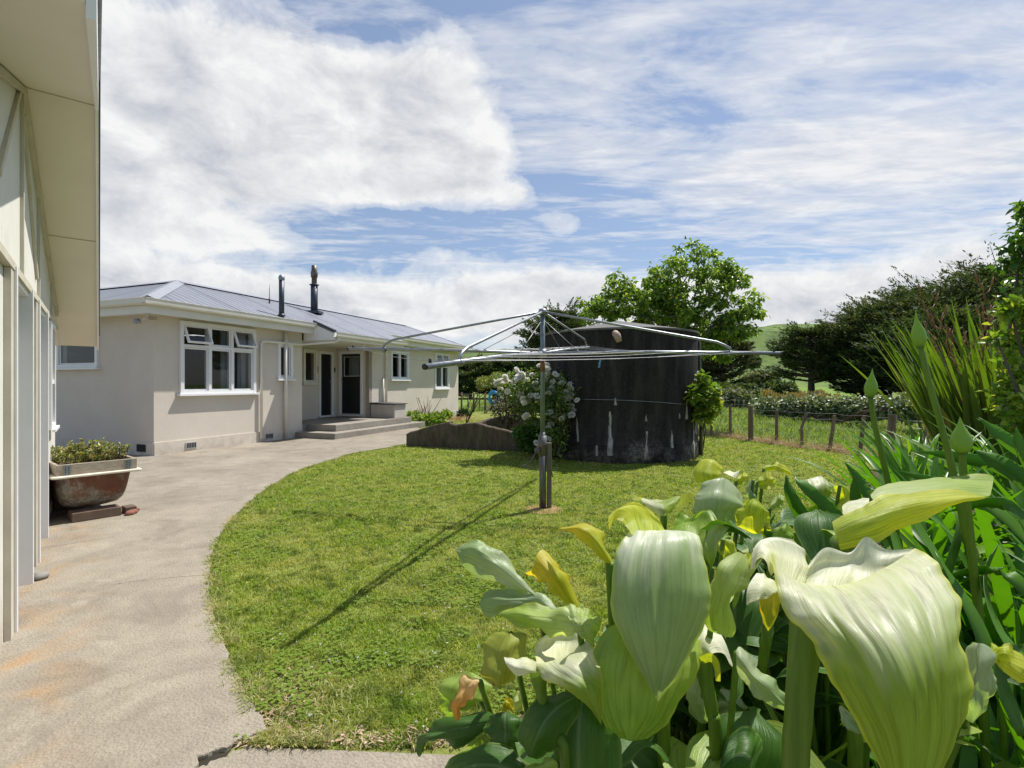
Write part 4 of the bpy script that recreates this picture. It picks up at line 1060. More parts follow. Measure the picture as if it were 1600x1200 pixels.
m = MB(); m.hexa([b+Vector((x*.026, y*.02, -.05)) for x, y in ((-1, -1), (1, -1), (1, 1), (-1, 1))]+[mid+Vector((x*.024, y*.02, .02*x)) for x, y in ((-1, -1), (1, -1), (1, 1), (-1, 1))])
m.hexa([mid+Vector((-.055+x*.02, -.04+y*.02, -.02)) for x, y in ((-1, -1), (1, -1), (1, 1), (-1, 1))]+[tp+Vector((x*.024, y*.02, 0)) for x, y in ((-1, -1), (1, -1), (1, 1), (-1, 1))])
m.build('post', POST, fence, label='broken batten snapped in the middle'); tops.insert(4, (b, tp))
ext = [(G(1445, 733), P(1447, 655, G(1445, 733).y))]
for b, tp in ext:
    m = MB(); m.tube([b, tp], .03, 8); m.build('post', POST, fence); tops.append((b, tp))
for hh in (.30, .48, .66, .78):
    m = MB(); pts = []
    for i, (b, tp) in enumerate(tops):
        pts.append(Vector((b.x+(tp.x-b.x)*hh/.8, b.y-.03, hh)))
        if i < len(tops)-1:
            b2 = tops[i+1][0]; pts.append(Vector(((b.x+b2.x)/2, (b.y+b2.y)/2-.03, hh-.02)))
    pts.insert(0, pts[0]+Vector((-.5, 1.4, 0))); m.tube(pts, .0028, 4); m.build('wire', M['wire'], fence)
fence2 = empty('wire_fence', G(1161, 640), 'short old paddock fence of grey posts behind the front fence', 'fence')
ps = []
for u, vt, vb in ((1128, 620, 643), (1147, 623, 641), (1161, 625, 641), (1197, 630, 648)):
    b = G(u, vb); tp = P(u+1, vt, b.y); m = MB(); m.tube([b, tp], .05 if u in (1128, 1197) else .035, 8); m.build('post', POST, fence2); ps.append((b, tp))
for hh in (.3, .55):
    m = MB(); m.tube([Vector((b.x, b.y, hh)) for b, tp in ps], .004, 4); m.build('wire', M['wire'], fence2)
fence3 = empty('wire_fence', G(740, 645), 'thin brown post and wire fence beyond the far end of the house', 'fence')
BR = surf('brown_batten', (.13, .075, .05), (.08, .05, .035), 6, .9)
ps = []
for u, vt, vb in ((700, 612, 643), (721, 613, 643.5), (731, 617, 641.5), (740, 614, 644), (749, 617, 641), (758, 614, 644), (790, 614, 645), (808, 614, 646)):
    b = G(u, vb); tp = P(u+.3, vt, b.y); m = MB(); m.tube([b, tp], .045 if vb > 642 else .03, 6); m.build('post', BR, fence3); ps.append((b, tp))
for hh in (.25, .5, .75, .9):
    m = MB(); m.tube([Vector((b.x, 25.4, hh)) for b, tp in ps], .006, 4); m.build('wire', M['wire'], fence3)
# strainer post with stay and hose
st = empty('gate_post', G(779, 645), 'pale square gate post with a diagonal timber stay near the hose', 'post')
b = G(779, 645)
m = MB(); m.box(-.07, .07, -.07, .07, 0, 1.55, lambda x, y, z: (b.x+x, b.y+y, z)); m.build('post', surf('pale_post', (.50, .38, .28), (.36, .25, .18), 5, .85), st)
m = MB(); q0 = G(757, 646); q1 = P(777, 625, b.y-.1); m.tube([q0, q1], .07, 6); m.build('stay', surf('pale_stay', (.42, .36, .27), None, 5, .85), st)
hp = empty('hose_coil', P(773, 622, b.y-.3), 'bright blue coiled hose hung on the gate post', 'hose')
m = MB(); c_ = P(772, 621.5, b.y-.3); pts = []
for i in range(120):
    a = i*.42; r = .20+.10*math.sin(i*.9)*.4+.004*(i % 17)
    pts.append(c_+Vector((r*math.cos(a), .05*math.sin(i*1.7), r*1.15*math.sin(a))))
m.tube(pts, .034, 6); m.build('hose', surf('blue_hose', (.03, .30, .62), (.02, .22, .5), 5, .4), hp)
# ---------------------------------------------------------------- grass
def inpoly(x, y, poly):
    ins = np.zeros(len(x), bool); n = len(poly); j = n-1
    for i in range(n):
        xi, yi = poly[i]; xj, yj = poly[j]
        c = ((yi > y) != (yj > y)) & (x < (xj-xi)*(y-yi)/(yj-yi+1e-12)+xi)
        ins ^= c; j = i
    return ins
LAWNP = pe[::-1]      # from near the crack (last) ... to far
LAWNP = [(x, y) for x, y in pe]+[(-1.12, 1.99), (-.95, 1.97), (-.5, 1.955), (-.3, 1.97), (-.1, 2.1), (.1, 2.2), (.45, 2.38), (.9, 2.9), (1.5, 3.5), (2.4, 4.2), (3.6, 5.2), (4.4, 6.4), (5.2, 7.8), (7.3, 8.9), (6.85, 10.6), (6.3, 11.9), (5.6, 13.9), (3.5, 18.5), (2.0, 25.5), (-1.2, 25.5), (-1.9, 21), (-2.9, 18), (-2.6, 15), (-2.345, 12)]
TANKC = (TX, TY, TR+.02)
def vnoise(x, y, s, seed=0):
    """cheap smooth value noise"""
    r = np.random.default_rng(seed); g = r.random((256, 256))
    fx = x*s+100; fy = y*s+100; ix = np.floor(fx).astype(int); iy = np.floor(fy).astype(int); tx = fx-ix; ty = fy-iy
    tx = tx*tx*(3-2*tx); ty = ty*ty*(3-2*ty)
    a = g[ix % 256, iy % 256]; b = g[(ix+1) % 256, iy % 256]; c = g[ix % 256, (iy+1) % 256]; d = g[(ix+1) % 256, (iy+1) % 256]
    return (a*(1-tx)+b*tx)*(1-ty)+(c*(1-tx)+d*tx)*ty
def sample(poly, N, y0, y1, power=1.0):
    xs = []; ys = []; tot = 0; r = RNG
    px = np.array([p[0]/max(p[1], .5) for p in poly]); lo, hi = px.min(), px.max()
    while tot < N:
        y = y0*(y1/y0)**r.random(N); x = (lo+(hi-lo)*r.random(N))*y
        k_ = inpoly(x, y, poly) & ((x-TANKC[0])**2+(y-TANKC[1])**2 > TANKC[2]**2)
        xs.append(x[k_]); ys.append(y[k_]); tot += k_.sum()
        if k_.sum() == 0: break
    return np.concatenate(xs)[:N], np.concatenate(ys)[:N]
def blades(x, y, h, w_, lean, z0=0.0):
    n = len(x); a = RNG.random(n)*2*math.pi; b = RNG.random(n)*2*math.pi
    sx_, sy_ = np.cos(a)*w_/2, np.sin(a)*w_/2
    lx, ly = np.cos(b)*lean*h, np.sin(b)*lean*h
    z = np.full(n, z0)
    V = np.stack([np.stack([x-sx_, y-sy_, z], 1), np.stack([x+sx_, y+sy_, z], 1),
                  np.stack([x+sx_*.7+lx*.4, y+sy_*.7+ly*.4, z+h*.6], 1), np.stack([x+lx, y+ly, z+h*(1-.25*lean)], 1), np.stack([x-sx_*.7+lx*.4, y-sy_*.7+ly*.4, z+h*.6], 1)], 1).reshape(-1, 3)
    i = (np.arange(n)*5)[:, None]
    T = np.concatenate([i+np.array([[0, 1, 2]]), i+np.array([[0, 2, 4]]), i+np.array([[4, 2, 3]])], 0)
    return V, T
def grassmat(name, g1, g2, g3, dry, sc=1.1, dryamt=.8, trans=.35):
    t = NT(name); rnd = t.n('NewGeometry').outputs['Random Per Island']; po = t.pos()
    col = t.ramp(rnd, [(0, g1), (.5, g2), (.9, g3), (1, dry)])
    nz = t.noise(po, sc, 6, .65)
    col = t.mix(t.ramp(nz, [(.42, 0.0), (.62, dryamt)]), col, dry)
    n2 = t.noise(po, sc*4.5, 4, .6)
    col = t.mix(t.ramp(n2, [(.36, .8), (.52, 0.0)]), col, tuple(c*.55 for c in g1))
    pr = t.princ(col, .5, 0, None, .35); tr = t.n('BsdfTranslucent'); t.link(t.mix(1.0, col, (1.5, 1.5, .6), 'MULTIPLY'), tr.inputs[0])
    mx = t.n('MixShader'); mx.inputs[0].default_value = trans; t.link(pr.outputs[0], mx.inputs[1]); t.link(tr.outputs[0], mx.inputs[2])
    return t.done(mx)
GM = grassmat('lawn_blades', (.13, .23, .020), (.22, .325, .034), (.32, .39, .07), (.50, .45, .19), 1.6, .55, .42)
x, y = sample(LAWNP, 380000, 1.9, 20)
nz = vnoise(x, y, 2.2, 1); nz2 = vnoise(x, y, 9, 2)
keep = RNG.random(len(x)) < (.35+.9*nz2)*(.7+.6*vnoise(x, y, 5, 77))
# bare patches by the front corner of the path
bare = np.exp(-(((x+1.06)/.2)**2+((y-2.26)/.34)**2))+np.exp(-(((x+.75)/.25)**2+((y-2.03)/.07)**2))+.8*np.exp(-(((x+1.62)/.12)**2+((y-2.95)/.22)**2))
keep &= RNG.random(len(x)) > bare*.93
x, y, nz, nz2 = x[keep], y[keep], nz[keep], nz2[keep]
h = (.010+.022*RNG.random(len(x)))*(.72+.6*nz2)*(1+.02*y)
V, T = blades(x, y, h, .0026+.0011*y, .3+.9*RNG.random(len(x)))
tag(np_mesh('grass', V, T, GM), 'mown green lawn with drier yellow patches', 'grass', kind='stuff')
# ragged tufts along the path edge and front
pts = []
seg = [(p[0], p[1]) for p in spline(pe, 3)]
for (ax, ay) in seg:
    n_ = int(46/max(1, ay/3))
    for _ in range(n_): pts.append((ax+abs(random.gauss(0, .035))-.012, ay+random.gauss(0, .04), 1))
for _ in range(1500): pts.append((random.uniform(-1.0, -.15), 1.96+abs(random.gauss(0, .05)), 1))
for _ in range(500):     # leafy weeds near the corner
    pts.append((-.78+random.gauss(0, .16), 2.25+random.gauss(0, .12), 1))
pts = np.array(pts); x, y = pts[:, 0], pts[:, 1]
cl = vnoise(x, y, 6, 4) > .42; x, y = x[cl], y[cl]
V, T = blades(x, y, .022+.032*RNG.random(len(x)), .0035+.0009*y, .4+.9*RNG.random(len(x)))
tag(np_mesh('grass_tufts', V, T, grassmat('edge_tufts', (.15, .24, .025), (.24, .32, .045), (.34, .37, .09), (.50, .44, .24), 3, .9)), 'ragged longer grass tufts along the edge of the concrete path', 'grass', kind='stuff')
# clover leaves
x, y = sample(LAWNP, 26000, 1.95, 9); nz = vnoise(x, y, 2.6, 9)*.6+vnoise(x, y, 7, 19)*.4; k_ = nz > .55; x, y = x[k_], y[k_]
n = len(x); c = np.stack([x, y, .012+.018*RNG.random(n)], 1); Vs = []; Ts = []; nb = 0
a0_ = RNG.random(n)*6.28
for j in range(3):
    a = a0_+j*2.094; d = np.stack([np.cos(a), np.sin(a), .15+0*a], 1); s_ = .008+.0012*y
    V, T = leaf_cards(c, d, np.tile([0, 0, 1.], (n, 1)), s_, s_*.95, .1, .1); Vs.append(V); Ts.append(T+nb); nb += len(V)
CLM = leafmat('clover_leaf', [(0, (.13, .21, .022)), (1, (.22, .31, .045))], .35, .5, .2)
tag(np_mesh('clover', np.concatenate(Vs), np.concatenate(Ts), CLM), 'small dark clover leaves scattered through the lawn', 'clover', kind='stuff')
x, y = sample(LAWNP, 420, 2.0, 11); k_ = vnoise(x, y, 1.1, 9) > .45; x, y = x[k_], y[k_]
Vs = []; Ts = []; nb = 0; n = len(x)
for j in range(9):
    d = rdirs(n); d[:, 2] = abs(d[:, 2]); V, T = simple_cards(np.stack([x, y, np.full(n, .035)], 1), d, rdirs(n), .0055+.0006*y, .005+.0004*y); Vs.append(V); Ts.append(T+nb); nb += len(V)
tag(np_mesh('clover_blossom', np.concatenate(Vs), np.concatenate(Ts), surf('clover_white', (.75, .74, .68), None, 5, .7)), 'tiny white clover flowers dotted over the lawn', 'flowers', kind='stuff')
# dry leaf litter and straw at the front edge
n = 1500; x = np.concatenate([-1.0+.1*RNG.normal(size=n//2), RNG.uniform(-1.05, -.2, n//2)]); y = np.concatenate([2.2+.16*RNG.normal(size=n//2), 2.0+.04*RNG.normal(size=n//2)])
k_ = (y > 1.965); x, y = x[k_], y[k_]; n = len(x); d = rdirs(n); d[:, 2] *= .2; V, T = leaf_cards(np.stack([x, y, np.full(n, .012)], 1), d, np.tile([0, 0, 1.], (n, 1))+.4*rdirs(n), RNG.uniform(.012, .045, n), RNG.uniform(.002, .006, n)*RNG.choice([1, 1, 1, 2.5], n), .2, .1)
tag(np_mesh('leaf_litter', V, T, leafmat('dry_litter', [(0, (.20, .12, .07)), (.5, (.38, .28, .18)), (1, (.50, .40, .28))], .1, .8)), 'dry brown leaf litter at the front corner of the lawn', 'leaf litter', kind='stuff')
# paddock grass beyond the fence
PADP = [(7.5, 9.0), (6.95, 10.7), (6.45, 12.0), (5.8, 13.9), (3.8, 18.5), (2.3, 26), (-3, 26.2), (-3, 42), (40, 42), (40, 9)]
x, y = sample(PADP, 130000, 9, 42)
nz = vnoise(x, y, .8, 3)
hh = (.10+.20*RNG.random(len(x)))*(.5+.9*nz)
V, T = blades(x, y, hh, .006+.0012*y, .3+.7*RNG.random(len(x)), -.03)
tag(np_mesh('paddock_grass', V, T, grassmat('paddock_blades', (.12, .21, .035), (.19, .29, .055), (.27, .34, .09), (.33, .33, .15), .6, .55)), 'taller unmown grass of the paddock beyond the fence', 'grass', kind='stuff')
# straw band along the fence
pts = []
fl = [(5.2, 14.6), (5.75, 13.5), (5.93, 12.7), (6.2, 12.0), (6.4, 11.25), (6.73, 10.8), (6.88, 10.1), (7.0, 9.5), (7.3, 8.9)]
for i in range(9000):
    s_ = random.random()*(len(fl)-1); j = int(s_); f = s_-j
    cx_ = fl[j][0]*(1-f)+fl[j+1][0]*f; cy_ = fl[j][1]*(1-f)+fl[j+1][1]*f
    b_ = .5+.5*math.sin(s_*5.1)+.4*math.sin(s_*13)
    pts.append((cx_+random.gauss(0, .12)-.05, cy_+random.gauss(0, .14), random.random()**2*.16*max(.25, b_)))
pts = np.array(pts); n = len(pts); d = rdirs(n); d[:, 2] *= .45
V, T = simple_cards(pts, d, rdirs(n), RNG.uniform(.06, .16, n), .008)
tag(np_mesh('dead_grass', V, T, leafmat('straw', [(0, (.34, .22, .15)), (.5, (.48, .34, .24)), (1, (.58, .47, .34))], .15, .8)), 'pinkish dry cut grass lying along the foot of the fence', 'straw', kind='stuff')

# ---------------------------------------------------------------- generic plants
def leaf_shrub(name, lab, cat, base, blobs, n, L, W, mat, group=None, stems=6, up=.2, stem_mat=None, out_bias=.6, shell=.55, droop=.15, fname='foliage', clump=0, simple=False):
    """blobs: (centre Vector, (rx,ry,rz), weight)"""
    root = empty(name, base, lab, cat, group); r = RNG
    wts = np.array([b[2] for b in blobs], float); wts /= wts.sum()
    idx = r.choice(len(blobs), n, p=wts)
    C = np.array([tuple(b[0]) for b in blobs])[idx]; R_ = np.array([b[1] for b in blobs], float)[idx]
    d = rdirs(n); rad = shell+(1-shell)*r.random(n)**.6
    rad = np.where(r.random(n) < .25, r.random(n), rad)
    pos_ = C+d*R_*rad[:, None]
    if clump:     # gather leaves towards clump centres, leaving gaps
        k_ = max(8, n//clump); cc_i = r.integers(0, n, k_); cen = pos_[cc_i]
        own = r.integers(0, k_, n); sp_ = R_[cc_i][own]*.22
        pos_ = cen[own]+r.normal(size=(n, 3))*np.minimum(sp_, L*2.2); d = unit(.6*d[cc_i][own]+.6*r.normal(size=(n, 3)))
    pos_[:, 2] = np.maximum(pos_[:, 2], base[2]+.02)
    dir_ = unit(d*out_bias+rdirs(n)*.7+np.array([0, 0, up]))
    nrm = unit(rdirs(n)*.7+np.array([0, 0, 1.0]))
    fn = simple_cards if simple else leaf_cards
    sz = r.uniform(.6, 1.15, n)
    V, T = fn(pos_, dir_, nrm, L*sz, W*sz) if simple else leaf_cards(pos_, dir_, nrm, L*sz, W*sz, .18, droop)
    m = MB(); bb = Vector(base)
    for i in range(stems):
        b_ = blobs[i % len(blobs)]; e = Vector(b_[0])+Vector((random.uniform(-.4, .4)*b_[1][0], random.uniform(-.4, .4)*b_[1][1], random.uniform(-.2, .5)*b_[1][2]))
        s0 = bb+Vector((random.uniform(-.06, .06), random.uniform(-.06, .06), 0)); md = s0.lerp(e, .5)+Vector((random.uniform(-.1, .1), random.uniform(-.1, .1), .05))*(e-s0).length
        m.tube([s0, md, e], [.018*max(1, L*5), .012*max(1, L*5), .005], 5)
        m.build('stem', stem_mat or M['bark'], root); m = MB()
    np_mesh(fname, V, T, mat, root)
    return root
M['bark'] = surf('bark', (.14, .115, .09), (.07, .055, .045), 8, .9, .5, 40, stretch=(1, 1, .3))
M['bark_grey'] = surf('grey_bark', (.24, .22, .19), (.13, .115, .10), 8, .9, .5, 40, stretch=(1, 1, .3))
def pblob(u, v, ru, rv, Y, depth=None, wt=None):
    c = P(u, v, Y); rx = ru/F*Y; rz = rv/F*Y; ry = depth or (rx+rz)/2
    return (c, (rx, ry, rz), wt or rx*rz)
# rose bush
RG = leafmat('rose_leaf', [(0, (.05, .10, .02)), (.6, (.11, .19, .035)), (1, (.22, .29, .06))], .3, .4)
rb = G(868, 715)
rose = leaf_shrub('rose_bush', 'large rose bush covered in white blooms against the black water tank', 'rose bush', rb,
    [pblob(800, 603, 32, 20, 9.7, .35), pblob(845, 598, 42, 22, 9.5, .4), pblob(880, 622, 24, 32, 9.3, .3), pblob(850, 640, 34, 34, 9.4, .35), pblob(868, 680, 20, 32, 9.2, .25), pblob(820, 625, 26, 24, 9.6, .3)], 4200, .065, .042, RG, stems=14, shell=.35, clump=14)
m = MB()
for i in range(9):
    e = P(random.uniform(860, 905), random.uniform(615, 650), 9.0+random.random()*.3); b0 = rb+Vector((random.uniform(-.1, .25), random.uniform(-.1, .1), 0))
    m.tube([b0, b0.lerp(e, .5)+Vector((.10, -.03, .02)), e], [.014, .010, .005], 5)
m.build('cane', surf('rose_cane', (.20, .17, .08), (.10, .09, .04), 10, .8), rose)
def bloom_mesh():
    Vs = []; Ts = []; nb = 0; r = np.random.default_rng(11)
    for ring, (k_, rr, tilt, L) in enumerate([(5, .012, 1.2, .032), (7, .022, .75, .040), (9, .030, .25, .044), (9, .032, -.25, .038)]):
        for i in range(k_):
            a = 2*math.pi*(i+ring*.37)/k_+r.normal()*.1
            o = np.array([math.cos(a), math.sin(a), 0]); ti = tilt+r.normal()*.12
            d = o*math.cos(ti)+np.array([0, 0, math.sin(ti)]); nn = -o*math.sin(ti)+np.array([0, 0, math.cos(ti)])
            s_ = np.cross(nn, o); s_ /= np.linalg.norm(s_)
            c0 = o*rr*.2; pts_ = []
            for q, wd in ((0, .3), (.45, 1.0), (.85, .85), (1.0, .35)):
                for sgn in (-1, 0, 1):
                    pts_.append(c0+d*L*q+s_*sgn*wd*.020+nn*(.010*math.sin(q*2.6) + (.006 if sgn else 0)))
            Vs.append(np.array(pts_))
            for a_ in range(3):
                for b_ in range(2):
                    q0 = nb+a_*3+b_; Ts.append([q0, q0+1, q0+4, q0+3])
            nb += 12
    return np.concatenate(Vs), np.array(Ts)
def petal_mat(name, c, trans=.3):
    t = NT(name); rnd = t.n('NewGeometry').outputs['Random Per Island']
    col = t.ramp(rnd, [(0, tuple(x*.88 for x in c)), (1, c)])
    pr = t.princ(col, .6, 0, None, .3); tr = t.n('BsdfTranslucent'); t.link(col, tr.inputs[0]); mx = t.n('MixShader'); mx.inputs[0].default_value = trans
    t.link(pr.outputs[0], mx.inputs[1]); t.link(tr.outputs[0], mx.inputs[2]); return t.done(mx)
PW = petal_mat('white_rose_petal', (.88, .86, .80), .4)
V, T = bloom_mesh(); b0 = np_mesh('bloom', V, T, PW, None, True); ro = origin_of(rose)
spots = []
cl_ = [(790, 597, 18, 10), (812, 590, 18, 9), (835, 600, 20, 16), (865, 592, 14, 12), (880, 605, 14, 14), (893, 612, 10, 14), (850, 575, 8, 4), (862, 640, 14, 14), (825, 620, 16, 12), (870, 655, 12, 14), (850, 610, 16, 14), (895, 640, 6, 12)]
random.seed(12)
for i in range(82):
    c_ = cl_[i % len(cl_)]; spots.append((c_[0]+random.gauss(0, c_[2]*.55), c_[1]+random.gauss(0, c_[3]*.6), 9.15+random.random()*.35))
spots += [(822, 651, 9.1), (857, 668, 9.1), (782, 608, 9.3), (793, 612, 9.3), (845, 700, 9.0), (856, 687, 9.0), (838, 693, 9.05), (902, 626, 9.1)]
for i, (u, v, Yd) in enumerate(spots):
    o = b0 if i == 0 else b0.copy()
    if i: COL.objects.link(o)
    o.parent = rose; o.location = P(u, v, Yd)-ro; s_ = random.uniform(1.1, 1.65); o.scale = (s_, s_, s_)
    o.rotation_euler = (random.uniform(-1.0, 1.2), random.uniform(-.9, .9), random.uniform(0, 6))
o_ = G(790, 668)
leaf_shrub('dark_shrub', 'dark reddish shrub behind and left of the rose bush', 'shrub', (o_.x, 12.0, 0), [pblob(795, 638, 30, 26, 12.0, .6), pblob(818, 628, 22, 22, 12, .5)], 2600, .07, .04, leafmat('dark_red_leaf', [(0, (.02, .035, .012)), (.6, (.05, .06, .02)), (1, (.10, .05, .03))], .2, .5))
leaf_shrub('green_shrub', 'pale green feathery shrub behind the low wall, left of the rose bush', 'shrub', (G(757, 640).x, 16, 0), [pblob(760, 597, 17, 8, 16, .5), pblob(778, 592, 13, 10, 16, .5), pblob(752, 603, 8, 6, 16, .3)], 1500, .09, .03, leafmat('pale_green_leaf', [(0, (.10, .15, .03)), (1, (.26, .28, .08))], .35, .5))
leaf_shrub('leafy_bush', 'low bushy green plant at the end of the low concrete wall', 'bush', G(832, 708), [pblob(828, 686, 22, 18, 9.9, .3), pblob(842, 672, 20, 16, 9.9, .3), pblob(815, 676, 14, 9, 10, .25)], 1500, .085, .06, leafmat('hydrangea_leaf', [(0, (.035, .10, .02)), (.7, (.07, .17, .035)), (1, (.16, .26, .05))], .3, .4))
leaf_shrub('grape_vine', 'yellow green vine on a thin stake at the right side of the water tank', 'vine', G(1096, 706), [pblob(1085, 620, 16, 16, 9.3, .2), pblob(1102, 612, 20, 16, 9.4, .25), pblob(1108, 634, 17, 16, 9.4, .25), pblob(1100, 650, 13, 12, 9.4, .2), pblob(1096, 595, 7, 14, 9.4, .15)], 900, .11, .09, leafmat('vine_leaf', [(0, (.07, .15, .02)), (.55, (.15, .26, .04)), (1, (.38, .42, .06))], .4, .45), stems=5)
m = MB(); q = G(1097, 713); m.tube([q, P(1096, 600, q.y)], .022, 7); tag(m.build('garden_stake', M['bark_grey']), 'thin grey stake standing between the tank and the vine', 'stake')
# garden bed plants by the house
LG = leafmat('lily_green', [(0, (.09, .17, .03)), (.6, (.17, .27, .05)), (1, (.28, .36, .09))], .4, .45)
for i, (u, v, ru, rv) in enumerate([(648, 655, 12, 10), (668, 659, 14, 8), (684, 657, 12, 9), (697, 651, 9, 7), (724, 649, 9, 5)]):
    Yd = 1120/(v+rv*.8-600)
    labs = ['leafy green plant beside the porch steps', 'low green plant at the wall foot, second from the porch steps', 'green plant under the far window of the house', 'pale green plant left of the dry mulch patch', 'dark green clump at the far corner of the house']
    leaf_shrub('garden_plant', labs[i], 'plant', (P(u, v, Yd).x, Yd, 0), [pblob(u, v, ru, rv, Yd)], 220, .20, .07, LG if i < 4 else leafmat('dark_clump', [(0, (.02, .05, .02)), (1, (.05, .09, .03))], .2, .5), group='plants in the bed along the house wall', stems=2, up=.8)
q = G(712, 656); n = 900; ps_ = np.stack([q.x+RNG.normal(size=n)*.38, q.y+RNG.normal(size=n)*.7, np.abs(RNG.normal(size=n))*.05+.01], 1); d = rdirs(n); d[:, 2] *= .3
V, T = simple_cards(ps_, d, rdirs(n), .16, .015); tag(np_mesh('straw_mulch', V, T, leafmat('mulch', [(0, (.40, .24, .13)), (1, (.55, .40, .24))], .1, .8)), 'patch of orange straw mulch by the house corner', 'mulch', kind='stuff')
q = G(666, 661); m = MB()
dp_ = empty('dry_stalks', q, 'bare purplish dry flower stalks against the house wall', 'plant')
for i in range(16):
    e = q+Vector((random.gauss(0, .22), random.gauss(0, .1), random.uniform(.5, 1.0))); m.tube([q+Vector((random.gauss(0, .06), 0, 0)), q.lerp(e, .5)+Vector((random.gauss(0, .03), 0, 0)), e], .009, 4)
m.build('stalk', surf('dry_stalk', (.24, .15, .13), (.16, .10, .08), 8, .9), dp_)
m = MB(); q = G(702, 652); m.lathe([(.12, 0), (.15, .25), (.12, .3), (0.01, .26)], q, 10); tag(m.build('stump', M['bark_grey']), 'small grey stump in the bed by the house corner', 'stump')

# ---------------------------------------------------------------- branching tree by attraction points
def attractor_tree(name, lab, base, blobs, npts, leafL, leafW, per, leafm, trunk_r, barkm, droop=.25, fork=None, seedv=1):
    r = np.random.default_rng(seedv); root = empty(name, base, lab, 'tree')
    wts = np.array([b[2] for b in blobs], float); wts /= wts.sum(); idx = r.choice(len(blobs), npts, p=wts)
    C = np.array([tuple(b[0]) for b in blobs])[idx]; R_ = np.array([b[1] for b in blobs], float)[idx]
    A_ = C+unit(r.normal(size=(npts, 3)))*R_*(r.random((npts, 1))**.4)
    nodes = [np.array(base, float)]; par = [-1]
    for f in (fork or []): nodes.append(np.array(f, float)); par.append(len(nodes)-2)
    o0 = nodes[-1]; A_ = A_[np.argsort(np.linalg.norm(A_-o0, axis=1))]
    tips = []
    for a in A_:
        N_ = np.array(nodes[1:]) if len(nodes) > 1 else np.array(nodes)
        off_ = 1 if len(nodes) > 1 else 0
        vec = a-N_; dist = np.linalg.norm(vec, axis=1)
        outd = unit((N_-o0)+1e-3); pen = 1+.5*(1-np.sum(unit(vec)*outd, axis=1))
        j = int(np.argmin(dist*pen)); p0 = N_[j]; L = dist[j]; prev = j+off_
        k_ = max(1, int(L/.35))
        for q in range(1, k_+1):
            f = q/k_; p = p0+(a-p0)*f+r.normal(size=3)*.03*L*(1 if q < k_ else 0)-np.array([0, 0, .10*L*math.sin(math.pi*f)*-1])
            nodes.append(p); par.append(prev); prev = len(nodes)-1
        tips.append(prev)
    w_ = np.zeros(len(nodes))
    for t_ in tips: w_[t_] += 1
    for i in range(len(nodes)-1, 0, -1): w_[par[i]] += w_[i]
    rad = trunk_r*np.sqrt(np.maximum(w_, .6)/w_[0])**1.05
    kids = {}
    for i, p in enumerate(par): kids.setdefault(p, []).append(i)
    m = MB()
    # simple: one chain per node with continuation to heaviest child
    heads = [(0, c_) for c_ in kids.get(0, [])]
    while heads:
        s_, c_ = heads.pop(); chain = [s_, c_]; cur = c_
        while kids.get(cur):
            kk = sorted(kids[cur], key=lambda i: -w_[i])
            for o_ in kk[1:]: heads.append((cur, o_))
            chain.append(kk[0]); cur = kk[0]
        pp = [Vector(nodes[i]) for i in chain]; rr = [float(rad[chain[1]])]+[float(rad[i]) for i in chain[1:]]
        m.tube(pp, rr, 7 if rr[0] > .03 else 4, cap=False)
    m.build('trunk', barkm, root)
    tp = np.array([nodes[i] for i in tips]); n = len(tp)*per
    cen = np.repeat(tp, per, 0); off_ = r.normal(size=(n, 3))*np.array([.20, .20, .13])*leafL*6.5*.33
    pos_ = cen+off_; dr = unit(off_+r.normal(size=(n, 3))*.08+np.array([0, 0, -droop*.3])); nn = unit(r.normal(size=(n, 3))*.55+np.array([0, 0, 1.]))
    sz = r.uniform(.55, 1.1, n)
    V, T = leaf_cards(pos_, dr, nn, leafL*sz, leafW*sz, .2, .25)
    np_mesh('crown', V, T, leafm, root)
    return root
WL = leafmat('walnut_leaf', [(0, (.06, .14, .018)), (.5, (.14, .25, .034)), (.85, (.26, .37, .055)), (1, (.36, .42, .09))], .42, .38)
Yt = 15.5
attractor_tree('leafy_tree', 'broad green leafy tree with open branches rising behind the water tank', (P(1050, 600, Yt).x, Yt, 0),
    [pblob(1085, 432, 68, 52, Yt, 1.1), pblob(1150, 475, 40, 28, Yt, .9), pblob(985, 470, 60, 32, Yt, 1.0), pblob(968, 447, 26, 20, Yt, .6), pblob(1070, 500, 80, 32, Yt, 1.1), pblob(1040, 470, 40, 40, Yt, 1.0), pblob(935, 485, 34, 24, Yt, .7), pblob(1015, 450, 28, 30, Yt, .8), pblob(1165, 490, 26, 14, Yt, .5), pblob(1140, 515, 38, 18, Yt, .6), pblob(1120, 545, 30, 18, Yt, .6), pblob(1150, 430, 26, 18, Yt, .5)],
    400, .165, .085, 36, WL, .17, M['bark_grey'], fork=[tuple(P(1052, 560, Yt)), tuple(P(1062, 520, Yt))], seedv=4)

